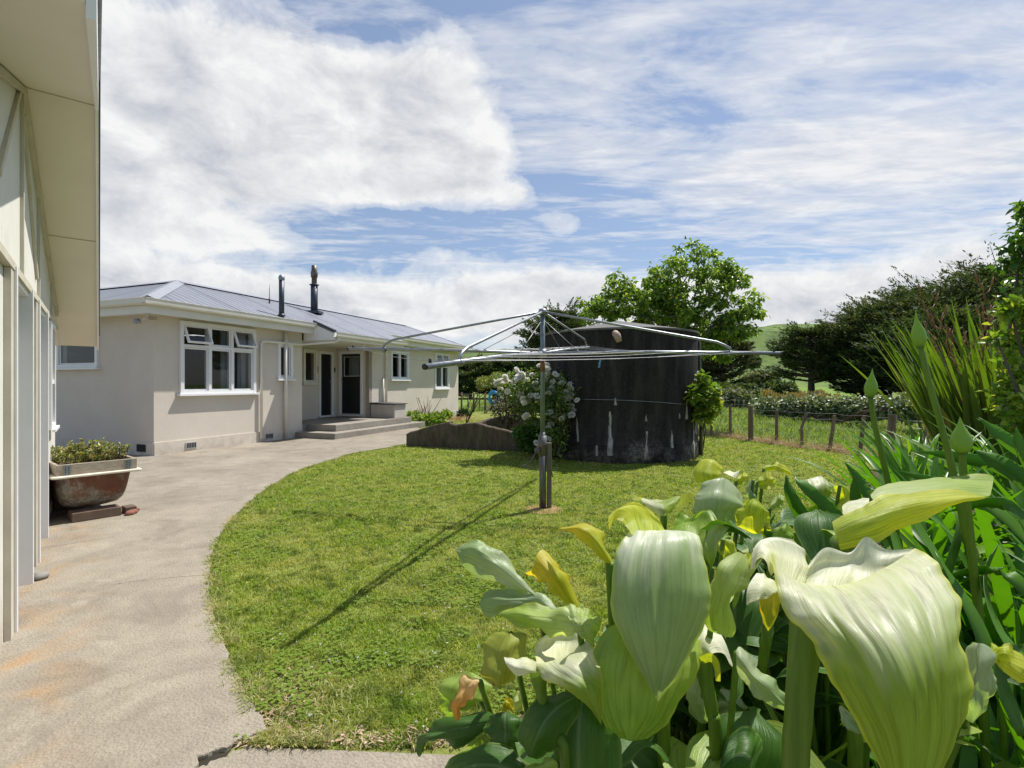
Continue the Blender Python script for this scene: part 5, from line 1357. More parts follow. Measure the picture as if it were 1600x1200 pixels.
# ---------------------------------------------------------------- macrocarpa cypresses
CY = leafmat('cypress_spray', [(0, (.024, .045, .020)), (.45, (.055, .090, .036)), (.8, (.11, .15, .06)), (1, (.18, .20, .10))], .2, .7, .2)
CYG = leafmat('grey_cypress_spray', [(0, (.03, .042, .02)), (.6, (.06, .075, .036)), (1, (.11, .12, .06))], .2, .7, .2)
def macrocarpa(lab, x, y, H_, R, seedv, flat=.5, low=.12, lean=0, mat=None, nb=120, card=.34, group='cypress trees beyond the paddock', wide=1.0, per=34, trunk=True):
    r = np.random.default_rng(seedv); root = empty('cypress_tree', (x, y, 0), lab, 'tree', group)
    m = MB(); top = Vector((x+lean*H_, y, H_*.92)); tr = H_*.032
    m.tube([Vector((x, y, -.1)), Vector((x+lean*H_*.3, y, H_*.3)), Vector((x+lean*H_*.7, y, H_*.65)), top], [tr*1.5, tr, tr*.6, tr*.15], 9)
    Cs = []; Ds = []
    for i in range(nb):
        f = low+(1-low)*((i+r.random())/nb)
        prof = math.sin(min(1, (f*(1.15-.35*flat)+.08))*math.pi)**.55 if f < .55 else (1-((f-.55)/.47)**(1.6+flat*1.6))**.8 if f < 1.02 else .1
        prof = max(.10, prof if isinstance(prof, float) else .1)
        a = r.random()*2*math.pi; L = R*prof*r.uniform(.62, 1.12); h0 = H_*f*.86
        s0 = Vector((x+lean*H_*f, y, h0)); rise = L*r.uniform(.10, .42); 
        dir_ = Vector((math.cos(a)*wide, math.sin(a), 0))
        e = s0+dir_*L+Vector((0, 0, rise)); md = s0+dir_*L*.55+Vector((0, 0, rise*.30))
        if trunk: m.tube([s0, md, e], [tr*.35, tr*.22, tr*.06], 4, cap=False)
        npl = 5
        for k_ in range(npl):
            q = .38+.66*(k_+r.random()*.6)/npl
            c_ = s0.lerp(md, q*2) if q < .5 else md.lerp(e, min(1.06, (q-.5)*2))
            pr = R*.15*(1.15-.45*q)*r.uniform(.7, 1.25); cnt = per
            ang = a+r.normal(size=cnt)*.85; rr = pr*np.sqrt(r.random(cnt))*1.2
            side = r.normal(size=cnt)*pr*.6
            cx = c_.x+np.cos(ang)*rr*.9-math.sin(a)*side; cy = c_.y+np.sin(ang)*rr*.9+math.cos(a)*side; cz_ = c_.z+r.normal(size=cnt)*pr*.16+rr*.20
            Cs.append(np.stack([cx, cy, cz_], 1)); Ds.append(np.stack([np.cos(ang), np.sin(ang), r.uniform(.0, .75, cnt)], 1))
    for i in range(int(nb*.55)):      # long jagged tips breaking the outline
        f = r.uniform(.5, .97); a = r.random()*2*math.pi; q = R*(1-((f-.5)/.6)**1.7)*r.uniform(.75, 1.0)
        s0 = Vector((x+lean*H_*f+math.cos(a)*q*wide*.7, y+math.sin(a)*q*.7, H_*f*.93)); L = R*r.uniform(.22, .5); el2 = r.uniform(.25, .95)
        dv = Vector((math.cos(a)*math.cos(el2), math.sin(a)*math.cos(el2), math.sin(el2))); e = s0+dv*L; m.tube([s0-dv*L*.4, s0, e], [tr*.15, tr*.1, tr*.03], 4, cap=False)
        cnt = int(per*1.1); q2 = r.random(cnt); wd = (1-q2*.85)*R*.075
        Cs.append(np.array(s0)[None, :]+np.array(dv)[None, :]*(q2*L)[:, None]+r.normal(size=(cnt, 3))*wd[:, None]*np.array([1, 1, .6])); Ds.append(np.tile(np.array(dv), (cnt, 1))+r.normal(size=(cnt, 3))*.45)
    m.build('trunk', M['bark'], root)
    C = np.concatenate(Cs); Dd = np.concatenate(Ds); n = len(C)
    sz = r.uniform(.6, 1.3, n)*card
    V, T = simple_cards(C, Dd, unit(r.normal(size=(n, 3))*.6+np.array([0, 0, 1.])), sz, sz*.34)
    np_mesh('crown', V, T, mat or CY, root); return root
def ux(u, Y): return (u-800)/F*Y
macrocarpa('flat topped cypress with its dark trunk showing, nearest the hill', ux(1268, 50), 50, 7.6, 3.8, 1, .9, .22, -.02, nb=110)
macrocarpa('dense dark cypress with jagged top right of the flat topped one', ux(1385, 46), 46, 9.3, 5.6, 2, .3, .05, -.03, nb=170)
macrocarpa('tall spreading cypress in the middle of the right hand row', ux(1470, 45), 45, 10.9, 6.4, 3, .3, .04, -.03, nb=190)
macrocarpa('tallest cypress at the right end of the row behind the flax', ux(1575, 44), 44, 12.6, 7.0, 4, .3, .04, -.03, nb=200)
macrocarpa('small cypress standing in front of the row behind the bramble hedge', ux(1345, 47), 47, 7.2, 3.4, 5, .3, .03, nb=90)
macrocarpa('dark cypress filling the row above the agapanthus', ux(1470, 40), 40, 7.6, 5.5, 6, .3, .02, nb=130)
macrocarpa('grey green conifer between the water tank and the hill', ux(1128, 38), 38, 5.6, 2.3, 7, .6, .08, mat=CYG, nb=80, card=.28)
macrocarpa('layered cypress rising behind the left edge of the water tank', ux(873, 30), 30, 6.3, 2.5, 8, .2, .04, nb=150, card=.2, per=40)
for i, (u, Yh, hh, rr) in enumerate([(690, 52, 4.2, 3.0), (735, 50, 4.0, 2.8), (772, 51, 4.3, 2.8), (812, 50, 4.4, 3.0), (850, 50, 4.6, 3.0), (1090, 48, 4.0, 2.5)]):
    labs = ['dark cypress in the far hedge, behind the house corner', 'dark cypress in the far hedge, above the thin brown fence', 'dark cypress in the far hedge, above the blue hose', 'dark cypress in the far hedge, above the white roses', 'dark cypress in the far hedge, just left of the water tank', 'dark low cypress just right of the water tank']
    macrocarpa(labs[i], ux(u, Yh), Yh, hh, rr, 20+i, .6, .03, nb=70, per=30, group='dark cypress hedge behind the house')
def round_tree(lab, u, Y, H_, R, seedv, group='small trees on the far ridge', z0=0, mat=None, name='round_tree'):
    b = (ux(u, Y), Y, z0)
    return leaf_shrub(name, lab, 'tree', b, [(Vector((b[0], Y, z0+H_*.62)), (R, R, H_*.4), 1), (Vector((b[0]-R*.4, Y, z0+H_*.5)), (R*.7, R*.7, H_*.33), .6)], 900, R*.22, R*.14, mat or CYG, group, stems=5, clump=10)
for i, (u, Y, z, H_, R) in enumerate([(722, 300, 15, 10, 5), (757, 300, 15, 9, 6.5), (700, 290, 14, 11, 6), (828, 310, 16, 6, 3), (800, 310, 16, 5, 4), (1172, 380, 44, 4, 4)]):
    zz = hf(ux(u, Y), Y)-.5
    labs = ['round grey tree on the far ridge, left one beside the roof end', 'wide round grey tree on the far ridge right of the roof end', 'round tree on the far ridge partly behind the roof end', 'single small tree on the far ridge left of the tank', 'low bushy tree on the far ridge left of the clothesline mast', 'tiny tree on the crest of the green hill']
    round_tree(labs[i], u, Y, H_, R, i, z0=zz)
GS = leafmat('field_bush_leaf', [(0, (.04, .07, .02)), (.6, (.09, .13, .045)), (1, (.16, .20, .09))], .25, .6)
GP = leafmat('pale_bush_leaf', [(0, (.09, .12, .07)), (.6, (.17, .20, .12)), (1, (.28, .30, .20))], .25, .6)
for i, (u, v, ru, rv, Y, mt) in enumerate([(1120, 612, 28, 12, 34, GS), (1160, 614, 26, 12, 33, GS), (1195, 592, 22, 12, 60, GP), (1172, 598, 16, 10, 62, GP), (1210, 608, 14, 10, 45, GS), (1225, 612, 20, 12, 40, GS), (1100, 622, 22, 13, 30, GS), (1146, 622, 30, 12, 30, GP), (1240, 560, 14, 10, 160, GS), (1175, 565, 10, 8, 200, GS)]):
    labs = ['bush below the grey conifer', 'rough bush right of the grey conifer', 'pale grey willow bush in the far paddock', 'smaller pale willow bush left of the other', 'dark bush at the foot of the flat topped cypress', 'bush under the flat topped cypress, right of the dark one', 'bush just right of the tank above the vine', 'pale weedy bush behind the old grey posts', 'bush on the lower slope of the hill', 'small dark bush on the hill flank']
    b = (ux(u, Y), Y, max(0, hf(ux(u, Y), Y)) if Y > 250 else 0)
    leaf_shrub('field_bush', labs[i], 'bush', b, [pblob(u, v, ru, rv, Y)], 900, Y*.010, Y*.006, mt, group='bushes in the far paddock', stems=4)
# bramble hedge
BRM = leafmat('bramble_leaf', [(0, (.06, .09, .035)), (.45, (.14, .19, .09)), (.75, (.26, .31, .19)), (1, (.48, .52, .40))], .2, .45)
bl = []
for i in range(22):
    s_ = i/21; u = 1195+s_*260; Y = 21-7.5*s_; v = 637+5*s_+3*math.sin(i*1.7)
    bl.append(pblob(u, v-1, 14+3*s_, 13+4*s_+2*math.sin(i*2.3), Y, .8))
leaf_shrub('bramble_hedge', 'long low bramble hedge with pale grey green leaves behind the fence', 'hedge', (ux(1300, 17.5), 17.5, 0), bl, 15000, .13, .085, BRM, stems=40, clump=16, stem_mat=surf('bramble_cane', (.20, .12, .09), (.12, .08, .06), 8, .9))
n = 2200; s_ = RNG.random(n); u = 1190+s_*120; Y = 21.8-3*s_+RNG.normal(size=n)*.35; ps_ = np.stack([(u-800)/F*Y, Y, .55+.35*vnoise(u*.05, Y, 1.0, 5)+RNG.random(n)*.25], 1); V, T = simple_cards(ps_, rdirs(n)*.5+np.array([0, 0, 1.]), rdirs(n), .16, .05)
tag(np_mesh('weeds', V, T, leafmat('rusty_weed', [(0, (.13, .15, .05)), (.5, (.27, .22, .10)), (1, (.36, .22, .13))], .3, .7)), 'rusty brown and green weeds on top of the left part of the bramble hedge', 'weeds', kind='stuff')
# ---------------------------------------------------------------- raised bed, foreground plants
def bz(x, y):
    d = min(1, max(0, (x-.5-.35*(y-1.5))/1.6)); return .34*d*d*(3-2*d)*min(1, max(0, (8.2-y)/2.5))+.012
def cr(pts, n):
    """Catmull-Rom resample of vectors to n points"""
    pts = [Vector(p) for p in pts]; m_ = len(pts); out = []
    for i in range(n):
        s_ = i/(n-1)*(m_-1); j = min(int(s_), m_-2); f = s_-j
        p0 = pts[j-1] if j > 0 else pts[j]*2-pts[j+1]; p1 = pts[j]; p2 = pts[j+1]; p3 = pts[j+2] if j+2 < m_ else pts[j+1]*2-pts[j]
        out.append(.5*((2*p1)+(-p0+p2)*f+(2*p0-5*p1+4*p2-p3)*f*f+(-p0+3*p1-3*p2+p3)*f**3))
    return out
def leafloft(name, rails, mat, parent, n=34, k_=19, ripple=.0, veins=.0, wave=.0, seedv=0, th=.0012, pos=None, midrib=True, rnd_tip=False, pleat=None):
    """rails: lists of (u,v,Y) from base to tip (or world points when pos=True). Edge ripple and veins are real relief."""
    R_ = []
    for r in rails:
        q = []; lastY = None
        for p in r:
            if pos: q.append(Vector(p)); continue
            if len(p) == 3: lastY = p[2]; q.append(P(*p))
            else: q.append(P(p[0], p[1], lastY))
        R_.append(cr(q, n))
    rows = [cr([R_[j][i] for j in range(len(R_))], k_) for i in range(n)]
    if rnd_tip:
        for i in range(n):
            s_ = i/(n-1); w_ = 1.0
            if s_ > .82: w_ = max(.04, math.sqrt(max(0, 1-((s_-.82)/.18)**2)))
            if s_ < .12: w_ = .35+.65*math.sqrt(max(0, 1-((.12-s_)/.12)**2))
            c_ = rows[i][k_//2]; rows[i] = [c_+(p-c_)*w_ for p in rows[i]]
    V = []; rnd = random.Random(seedv+5)
    ph = rnd.random()*6
    for i in range(n):
        for j in range(k_):
            a = rows[min(i+1, n-1)][j]-rows[max(i-1, 0)][j]; b = rows[i][min(j+1, k_-1)]-rows[i][max(j-1, 0)]
            nn = a.cross(b); nn = nn.normalized() if nn.length > 1e-12 else Vector((0, 0, 1))
            s_ = i/(n-1); t_ = j/(k_-1); e = abs(t_-.5)*2; env = math.sin(math.pi*min(1, s_*1.0))**.5 if 0 < s_ < 1 else 0
            off = ripple*e**3*math.sin(s_*17+ph+(3 if t_ > .5 else 0))*env*(.6+.4*math.sin(s_*41+ph))
            off += veins*math.sin(t_*38+math.sin(s_*3+ph))*env*(.4+.6*mnoise.noise(Vector((t_*9, s_*2, ph)))**2*3)
            off += wave*mnoise.noise(Vector((t_*2.5, s_*3.5, ph)))*env
            if pleat:
                ev = math.sin(math.pi*min(1, max(0, (s_-.10)/.72)))**.8*math.sin(math.pi*t_)**.5 if .1 < s_ < .82 else 0
                off += pleat[0]*ev*(math.sin(t_*pleat[1]+s_*2.2+ph)+.45*math.sin(t_*pleat[1]*2.3+s_*5))*(.55+.45*mnoise.noise(Vector((t_*4, s_*3, 9))))
            if midrib: off += -.0022*math.exp(-((t_-.5)/.035)**2)*env
            V.append(rows[i][j]+nn*off)
    Fq = []
    for i in range(n-1):
        for j in range(k_-1):
            a = i*k_+j; Fq.append((a, a+1, a+1+k_, a+k_))
    me = bpy.data.meshes.new(name); off = origin_of(parent)
    me.from_pydata([tuple(v-off) for v in V], [], Fq); me.update()
    uv = me.uv_layers.new(name='leafuv'); uvs = []
    for f in Fq:
        for vi in f: uvs += [(vi % k_)/(k_-1), (vi//k_)/(n-1)]
    uv.data.foreach_set('uv', uvs); me.polygons.foreach_set('use_smooth', [True]*len(Fq))
    me.materials.append(mat); o = bpy.data.objects.new(name, me); COL.objects.link(o); o.parent = parent
    sb = o.modifiers.new('sub', 'SUBSURF'); sb.levels = 1; sb.render_levels = 1
    return o
def leafskin(name, c_base, c_tip, c_edge, trans=.4, tcol=(1.25, 1.3, .5), rough=.42, mottled=.3, spec=.45, veinc=.25, split=(.15, .75), spots=None, vscale=26.0, midc=None):
    t = NT(name); uvn = t.n('UVMap', uv_map='leafuv'); sp = t.n('SeparateXYZ'); t.link(uvn.outputs[0], sp.inputs[0]); tx, ty = sp.outputs[0], sp.outputs[1]
    cbx = t.n('CombineXYZ'); t.link(t.math('MULTIPLY', tx, vscale), cbx.inputs[0]); t.link(t.math('MULTIPLY', ty, 1.8), cbx.inputs[1])
    st = t.noise(cbx.outputs[0], 1.0, 5, .6, .4); nz = t.noise(t.coord(), 16, 5, .65)
    cb2 = t.n('CombineXYZ'); t.link(t.math('MULTIPLY', tx, 3.0), cb2.inputs[0]); t.link(ty, cb2.inputs[1]); big = t.noise(cb2.outputs[0], 1.6, 3, .5)
    g = t.math('ADD', ty, t.math('MULTIPLY_ADD', big, .7, -.35)); g = t.math('ADD', g, t.math('MULTIPLY_ADD', st, .3, -.15))
    col = t.mix(t.ramp(g, [(split[0], 0.0), (split[1], 1.0)]), c_base, c_tip)
    col = t.mix(t.math('MULTIPLY', t.ramp(st, [(.42, 0.0), (.62, 1.0)]), veinc), col, tuple(min(1, c*1.5+.05) for c in c_tip))
    col = t.mix(t.math('MULTIPLY', t.ramp(st, [(.30, 1.0), (.46, 0.0)]), veinc*1.3), col, tuple(c*.55 for c in c_tip))
    col = t.mix(t.math('MULTIPLY', t.ramp(nz, [(.45, 0.0), (.7, 1.0)]), mottled), col, tuple(c*.6 for c in c_tip))
    ed = t.math('ABSOLUTE', t.math('SUBTRACT', tx, .5))
    col = t.mix(t.ramp(ed, [(.455, 0.0), (.495, .85)]), col, c_edge)
    if midc: col = t.mix(t.ramp(ed, [(.0, .9), (.022, .5), (.04, 0.0)]), col, midc)
    if spots: 
        col = t.mix(t.math('MULTIPLY', t.ramp(t.noise(t.coord(), 38, 4, .6), [(.58, 0.0), (.63, .9)]), t.ramp(ty, [(.6, 0.0), (.95, 1.0)])), col, spots)
    bmp = t.bump(t.math('ADD', st, t.math('MULTIPLY', nz, .5)), .7, .0028)
    pr = t.princ(col, t.math('MULTIPLY_ADD', nz, .25, rough-.12), 0, bmp, spec); tr = t.n('BsdfTranslucent'); t.link(t.mix(1.0, col, tcol, 'MULTIPLY'), tr.inputs[0]); t.link(bmp, tr.inputs['Normal'])
    mx = t.n('MixShader'); mx.inputs[0].default_value = trans; t.link(pr.outputs[0], mx.inputs[1]); t.link(tr.outputs[0], mx.inputs[2]); return t.done(mx)
S = {}
S['cream'] = leafskin('cream_backlit_green_spathe', (.74, .74, .57), (.23, .33, .03), (.50, .54, .06), .46, (1.15, 1.15, .4), .40, .2, split=(.28, .62), veinc=.35)  # flower's own cream to green; backlit lower half deepened in the tip colour
S['creamin'] = leafskin('cream_throat', (.66, .68, .38), (.74, .75, .58), (.62, .62, .25), .38, (1.05, 1.05, .6), .45, .1, veinc=.2)
S['pale'] = leafskin('sunlit_top_grey_green_spathe', (.80, .81, .68), (.27, .37, .15), (.42, .50, .06), .36, (1.15, 1.2, .45), .40, .25, split=(.07, .38), veinc=.25)  # white base colour paints sun glare on the top, grey-green below
S['yellow'] = leafskin('yellow_green_spathe', (.36, .46, .035), (.52, .56, .05), (.55, .54, .05), .55, (1.35, 1.3, .3), .42, .2, veinc=.4)
S['green'] = leafskin('variegated_green_leaf', (.34, .45, .10), (.21, .34, .04), (.36, .44, .05), .48, (1.4, 1.4, .35), .36, .35, veinc=.45, split=(.2, .6))
S['pgreen'] = leafskin('light_green_leaf', (.52, .58, .30), (.34, .46, .09), (.42, .48, .08), .48, (1.2, 1.25, .4), .4, .25, veinc=.35)
S['dark'] = leafskin('shade_dark_arum_leaf', (.035, .105, .010), (.06, .15, .015), (.14, .23, .035), .32, (1.6, 1.6, .35), .42, .3, veinc=.12, midc=(.12, .20, .08))  # deep leaf green, darkened further to put the clump's shade into the colour
S['grey'] = leafskin('grey_green_leaf', (.42, .47, .33), (.26, .36, .15), (.36, .44, .12), .38, (1.3, 1.4, .5), .32, .25, veinc=.3, midc=(.30, .38, .2))
S['olive'] = leafskin('olive_leaf', (.36, .40, .06), (.32, .36, .04), (.36, .36, .06), .42, (1.3, 1.2, .3), .45, .3, spots=(.22, .06, .02))
S['orange'] = leafskin('withered_orange_leaf', (.72, .58, .30), (.66, .36, .06), (.28, .08, .02), .45, (1.2, .9, .4), .6, .3)
S['golden'] = leafskin('yellowing_spathe', (.34, .42, .03), (.56, .50, .04), (.58, .32, .02), .5, (1.3, 1.15, .3), .45, .2, split=(.3, .9))
STEM = surf('arum_stem', (.10, .20, .035), (.06, .14, .025), 6, .35, .1, 30, spec=.5, stretch=(1, 1, .1))
def stemmat():
    t = NT('glossy_green_stem'); n = t.noise(t.coord((60, 60, 2)), 1, 4, .6); col = t.ramp(n, [(.3, (.085, .17, .012)), (.7, (.17, .275, .03))])
    pr = t.princ(col, .4, 0, None, .35); tr = t.n('BsdfTranslucent'); t.link(t.mix(1.0, col, (1.5, 1.5, .4), 'MULTIPLY'), tr.inputs[0]); mx = t.n('MixShader'); mx.inputs[0].default_value = .25
    t.link(pr.outputs[0], mx.inputs[1]); t.link(tr.outputs[0], mx.inputs[2]); return t.done(mx)
STEM = stemmat()
def stem(parent, pts, r, name='stem', w=False):
    m = MB(); q = [Vector(p) for p in pts] if w else [P(*p) for p in pts]
    q = cr(q, 5*len(q)); rs = [x.x for x in cr([Vector((a, 0, 0)) for a in (r if isinstance(r, (list, tuple)) else [r]*len(pts))], len(q))]
    m.tube(q, rs, 14); return m.build(name, STEM, parent)
def down(u, v, Y, gx=None, gy=None):
    """world points of a stalk from a pixel point to the soil"""
    p = P(u, v, Y); gx = p.x+.06 if gx is None else gx; gy = p.y+.18 if gy is None else gy
    g = Vector((gx, gy, bz(gx, gy)-.01)); return [p, p.lerp(g, .35)+Vector((0, 0, -.02)), p.lerp(g, .7), g]
def plant(name, u, v, Y, lab, cat, group=None):
    p = P(u, v, Y); return empty(name, (p.x, p.y+.1, bz(p.x, p.y+.1)), lab, cat, group)
GA = 'arum lily flowers in the foreground'
# 1 large cream spathe on the right
a1 = plant('arum_lily', 1300, 1000, .72, 'largest cream green arum flower, drooping in the right foreground on a thick stem', 'arum lily', GA)
leafloft('spathe', [
    [(1205, 862, .75), (1212, 915, .71), (1232, 968, .675), (1278, 1008, .645), (1303, 1070, .62), (1340, 1130, .605), (1385, 1215, .60)],
    [(1240, 905, .745), (1258, 925, .70), (1285, 965, .65), (1330, 1015, .61), (1362, 1085, .585), (1390, 1150, .58), (1405, 1228, .59)],
    [(1300, 915, .75), (1318, 930, .70), (1345, 968, .63), (1388, 1025, .585), (1415, 1095, .565), (1426, 1160, .568), (1425, 1238, .585)],
    [(1345, 905, .765), (1372, 918, .71), (1405, 955, .64), (1440, 1020, .588), (1458, 1090, .570), (1460, 1155, .575), (1440, 1236, .588)],
    [(1395, 880, .79), (1425, 893, .74), (1458, 935, .675), (1480, 1005, .61), (1490, 1080, .59), (1486, 1145, .588), (1455, 1228, .592)],
    [(1430, 856, .82), (1468, 880, .77), (1492, 925, .72), (1502, 985, .66), (1510, 1055, .625), (1502, 1125, .61), (1470, 1215, .60)]],
    S['cream'], a1, 64, 65, ripple=.008, pleat=(.0042, 50), veins=.0008, wave=.012, seedv=1, th=.0016, midrib=False)
leafloft('throat', [
    [(1235, 940, .72), (1236, 912, .755), (1256, 905, .79), (1262, 884, .81)],
    [(1270, 960, .72), (1268, 918, .79), (1275, 890, .82), (1290, 855, .84)],
    [(1300, 965, .72), (1305, 915, .80), (1318, 885, .84), (1328, 864, .855)],
    [(1340, 960, .73), (1342, 915, .81), (1348, 880, .845), (1353, 838, .86)],
    [(1370, 945, .74), (1372, 905, .81), (1378, 882, .83), (1384, 858, .845)],
    [(1400, 920, .76), (1410, 890, .80), (1418, 872, .81), (1430, 857, .82)]],
    S['creamin'], a1, 26, 25, ripple=.004, veins=.0008, wave=.008, seedv=2, midrib=False)
leafloft('curled_lobe', [
    [(1205, 900, .73), (1190, 872, .75), (1180, 884, .755), (1173, 894, .765)],
    [(1210, 895, .735), (1200, 860, .765), (1186, 852, .775), (1174, 868, .78)],
    [(1222, 903, .74), (1222, 868, .78), (1208, 846, .80), (1186, 846, .795)],
    [(1238, 910, .745), (1245, 880, .79), (1236, 852, .82), (1210, 839, .82)],
    [(1256, 914, .755), (1262, 890, .80), (1258, 866, .83), (1240, 843, .835)]],
    S['creamin'], a1, 22, 21, ripple=.003, veins=.001, wave=.006, seedv=3, midrib=False)
stem(a1, [(1275, 950, .70), (1262, 990, .695), (1252, 1060, .69), (1247, 1130, .69), (1242, 1260, .70), (1240, 1900, .80)], [.030, .0225, .0178, .0172, .017, .017])
# 2 central tall spathe
a2 = plant('arum_lily', 1030, 900, 1.0, 'tall pale arum flower with a brown pointed tip in the middle of the clump', 'arum lily', GA)
leafloft('spathe', [
    [(990, 824, 1.12), (977, 838, 1.05), (964, 866, 1.02), (955, 915, .99), (955, 960, .975), (978, 1005, .96), (1003, 1055, .95), (1027, 1094, .95)],
    [(1000, 829, 1.045), (990, 862, 1.00), (982, 915, .965), (985, 960, .95), (998, 1005, .94), (1014, 1055, .935), (1028, 1095, .95)],
    [(1034, 828, 1.12), (1033, 834, 1.035), (1031, 862, .99), (1030, 915, .955), (1030, 960, .94), (1031, 1005, .935), (1030, 1055, .945), (1028, 1096, .95)],
    [(1064, 829, 1.12), (1070, 836, 1.04), (1076, 862, 1.0), (1080, 915, .965), (1074, 960, .95), (1061, 1005, .94), (1045, 1055, .935), (1029, 1096, .95)],
    [(1080, 830, 1.12), (1090, 842, 1.05), (1100, 870, 1.02), (1107, 920, .99), (1104, 960, .975), (1088, 1005, .96), (1060, 1053, .95), (1030, 1095, .95)]],
    S['pale'], a2, 50, 41, ripple=.006, pleat=(.0032, 24), veins=.0006, wave=.010, seedv=4, th=.0016)
leafloft('back_lobe', [
    [(988, 836, 1.04), (975, 818, 1.07), (960, 812, 1.07), (952, 829, 1.04)],
    [(995, 836, 1.045), (988, 808, 1.09), (972, 794, 1.09), (952, 806, 1.06)],
    [(1005, 838, 1.05), (1000, 810, 1.11), (988, 790, 1.12), (974, 790, 1.10)],
    [(1022, 842, 1.05), (1020, 818, 1.12), (1006, 797, 1.14), (995, 785, 1.14)],
    [(1044, 846, 1.05), (1040, 830, 1.12), (1030, 812, 1.14), (1020, 800, 1.15)]],
    S['yellow'], a2, 24, 21, ripple=.003, wave=.005, seedv=5, midrib=False)
leafloft('back_lobe', [
    [(1044, 846, 1.05), (1048, 832, 1.10), (1055, 812, 1.12), (1062, 797, 1.13)],
    [(1058, 843, 1.05), (1062, 825, 1.10), (1068, 815, 1.11), (1078, 808, 1.12)],
    [(1070, 840, 1.05), (1078, 822, 1.09), (1086, 812, 1.10), (1092, 800, 1.10)],
    [(1082, 838, 1.05), (1090, 820, 1.08), (1100, 800, 1.09), (1110, 797, 1.09)],
    [(1086, 838, 1.05), (1096, 825, 1.06), (1110, 815, 1.06), (1121, 812, 1.06)]],
    S['green'], a2, 24, 21, ripple=.003, wave=.005, seedv=6, midrib=False)
stem(a2, down(1035, 850, 1.06), [.02, .014, .014, .015], w=True)
# 3 white spathe lower left
a3 = plant('arum_lily', 870, 1040, .97, 'white open arum flower with a curled left lip in front of the dark leaves', 'arum lily', GA)
leafloft('spathe', [
    [(834, 1036, .985), (845, 1056, .965), (862, 1068, .95), (888, 1080, .93), (915, 1100, .92), (938, 1131, .92)],
    [(848, 1036, .98), (862, 1048, .955), (880, 1060, .935), (900, 1072, .92), (920, 1094, .915), (938, 1131, .92)],
    [(875, 1028, .985), (885, 1038, .955), (900, 1050, .935), (915, 1064, .925), (928, 1088, .918), (939, 1132, .92)],
    [(905, 1015, 1.0), (913, 1028, .97), (922, 1045, .95), (930, 1062, .937), (936, 1088, .93), (940, 1132, .92)],
    [(925, 1007, 1.01), (929, 1022, .99), (935, 1040, .97), (941, 1062, .955), (942, 1090, .94), (940, 1132, .925)]],
    S['cream'], a3, 36, 27, ripple=.004, veins=.0014, wave=.006, seedv=7, midrib=False)
leafloft('throat', [
    [(838, 1045, .975), (835, 1015, 1.03), (842, 999, 1.05)], [(858, 1050, .975), (858, 1012, 1.06), (866, 986, 1.08)], [(885, 1045, .975), (890, 1008, 1.065), (893, 983, 1.085)], [(905, 1035, .98), (912, 1005, 1.04), (920, 995, 1.06)], [(918, 1022, .99), (922, 1010, 1.02), (926, 1006, 1.03)]],
    S['creamin'], a3, 22, 21, ripple=.003, wave=.006, seedv=8, midrib=False)
leafloft('curled_lobe', [
    [(838, 1034, .98), (822, 1028, .985), (805, 1030, .98), (787, 1026, .975)], [(838, 1042, .97), (822, 1040, .965), (808, 1042, .96), (792, 1040, .965)], [(838, 1052, .965), (826, 1052, .96), (818, 1056, .96), (806, 1056, .965)]],
    S['creamin'], a3, 18, 15, ripple=.002, wave=.004, seedv=9, midrib=False)
m = MB(); q = [P(*p) for p in [(846, 1042, .985), (842, 1056, .985), (845, 1080, .985), (852, 1110, .98), (868, 1160, .97), (884, 1210, .96), (890, 1700, 1.05)]]
m.tube(cr(q, 30), [x.x for x in cr([Vector((a, 0, 0)) for a in (.022, .018, .0115, .010, .0095, .0095, .0095)], 30)], 14, cap=False); m.build('stem', STEM, a3)
# 4, 5 yellowing rolled spathes
a4 = plant('arum_lily', 880, 900, 1.3, 'yellowing rolled arum flower with ragged golden lip above the lawn', 'arum lily', GA)
leafloft('spathe', [
    [(909, 955, 1.30), (893, 912, 1.31), (880, 893, 1.30), (872, 882, 1.29)],
    [(906, 953, 1.285), (885, 905, 1.27), (868, 885, 1.27), (850, 859, 1.30)],
    [(902, 955, 1.275), (876, 912, 1.25), (858, 892, 1.25), (838, 868, 1.28)],
    [(896, 954, 1.28), (868, 918, 1.255), (850, 898, 1.26), (832, 888, 1.27)],
    [(892, 950, 1.29), (862, 920, 1.27), (845, 905, 1.28), (820, 896, 1.29)]],
    S['golden'], a4, 26, 21, ripple=.010, wave=.008, seedv=10, midrib=False)
stem(a4, down(902, 950, 1.285, .35, 1.75), [.012, .008, .008, .009], w=True)
a5 = plant('arum_lily', 930, 850, 1.25, 'yellow arum flower pointing left with an orange tip beside the central flower', 'arum lily', GA)
leafloft('spathe', [
    [(957, 876, 1.25), (944, 848, 1.27), (942, 832, 1.28), (930, 823, 1.28), (905, 819, 1.29), (872, 825, 1.30)],
    [(955, 880, 1.235), (940, 855, 1.23), (928, 838, 1.235), (912, 828, 1.24), (896, 824, 1.26), (872, 826, 1.30)],
    [(951, 884, 1.24), (932, 864, 1.24), (915, 849, 1.25), (902, 838, 1.26), (890, 831, 1.27), (872, 827, 1.30)]],
    S['golden'], a5, 26, 19, ripple=.006, wave=.006, seedv=11, midrib=False)
stem(a5, down(954, 879, 1.24, .34, 1.6), [.013, .009, .008, .009], w=True)
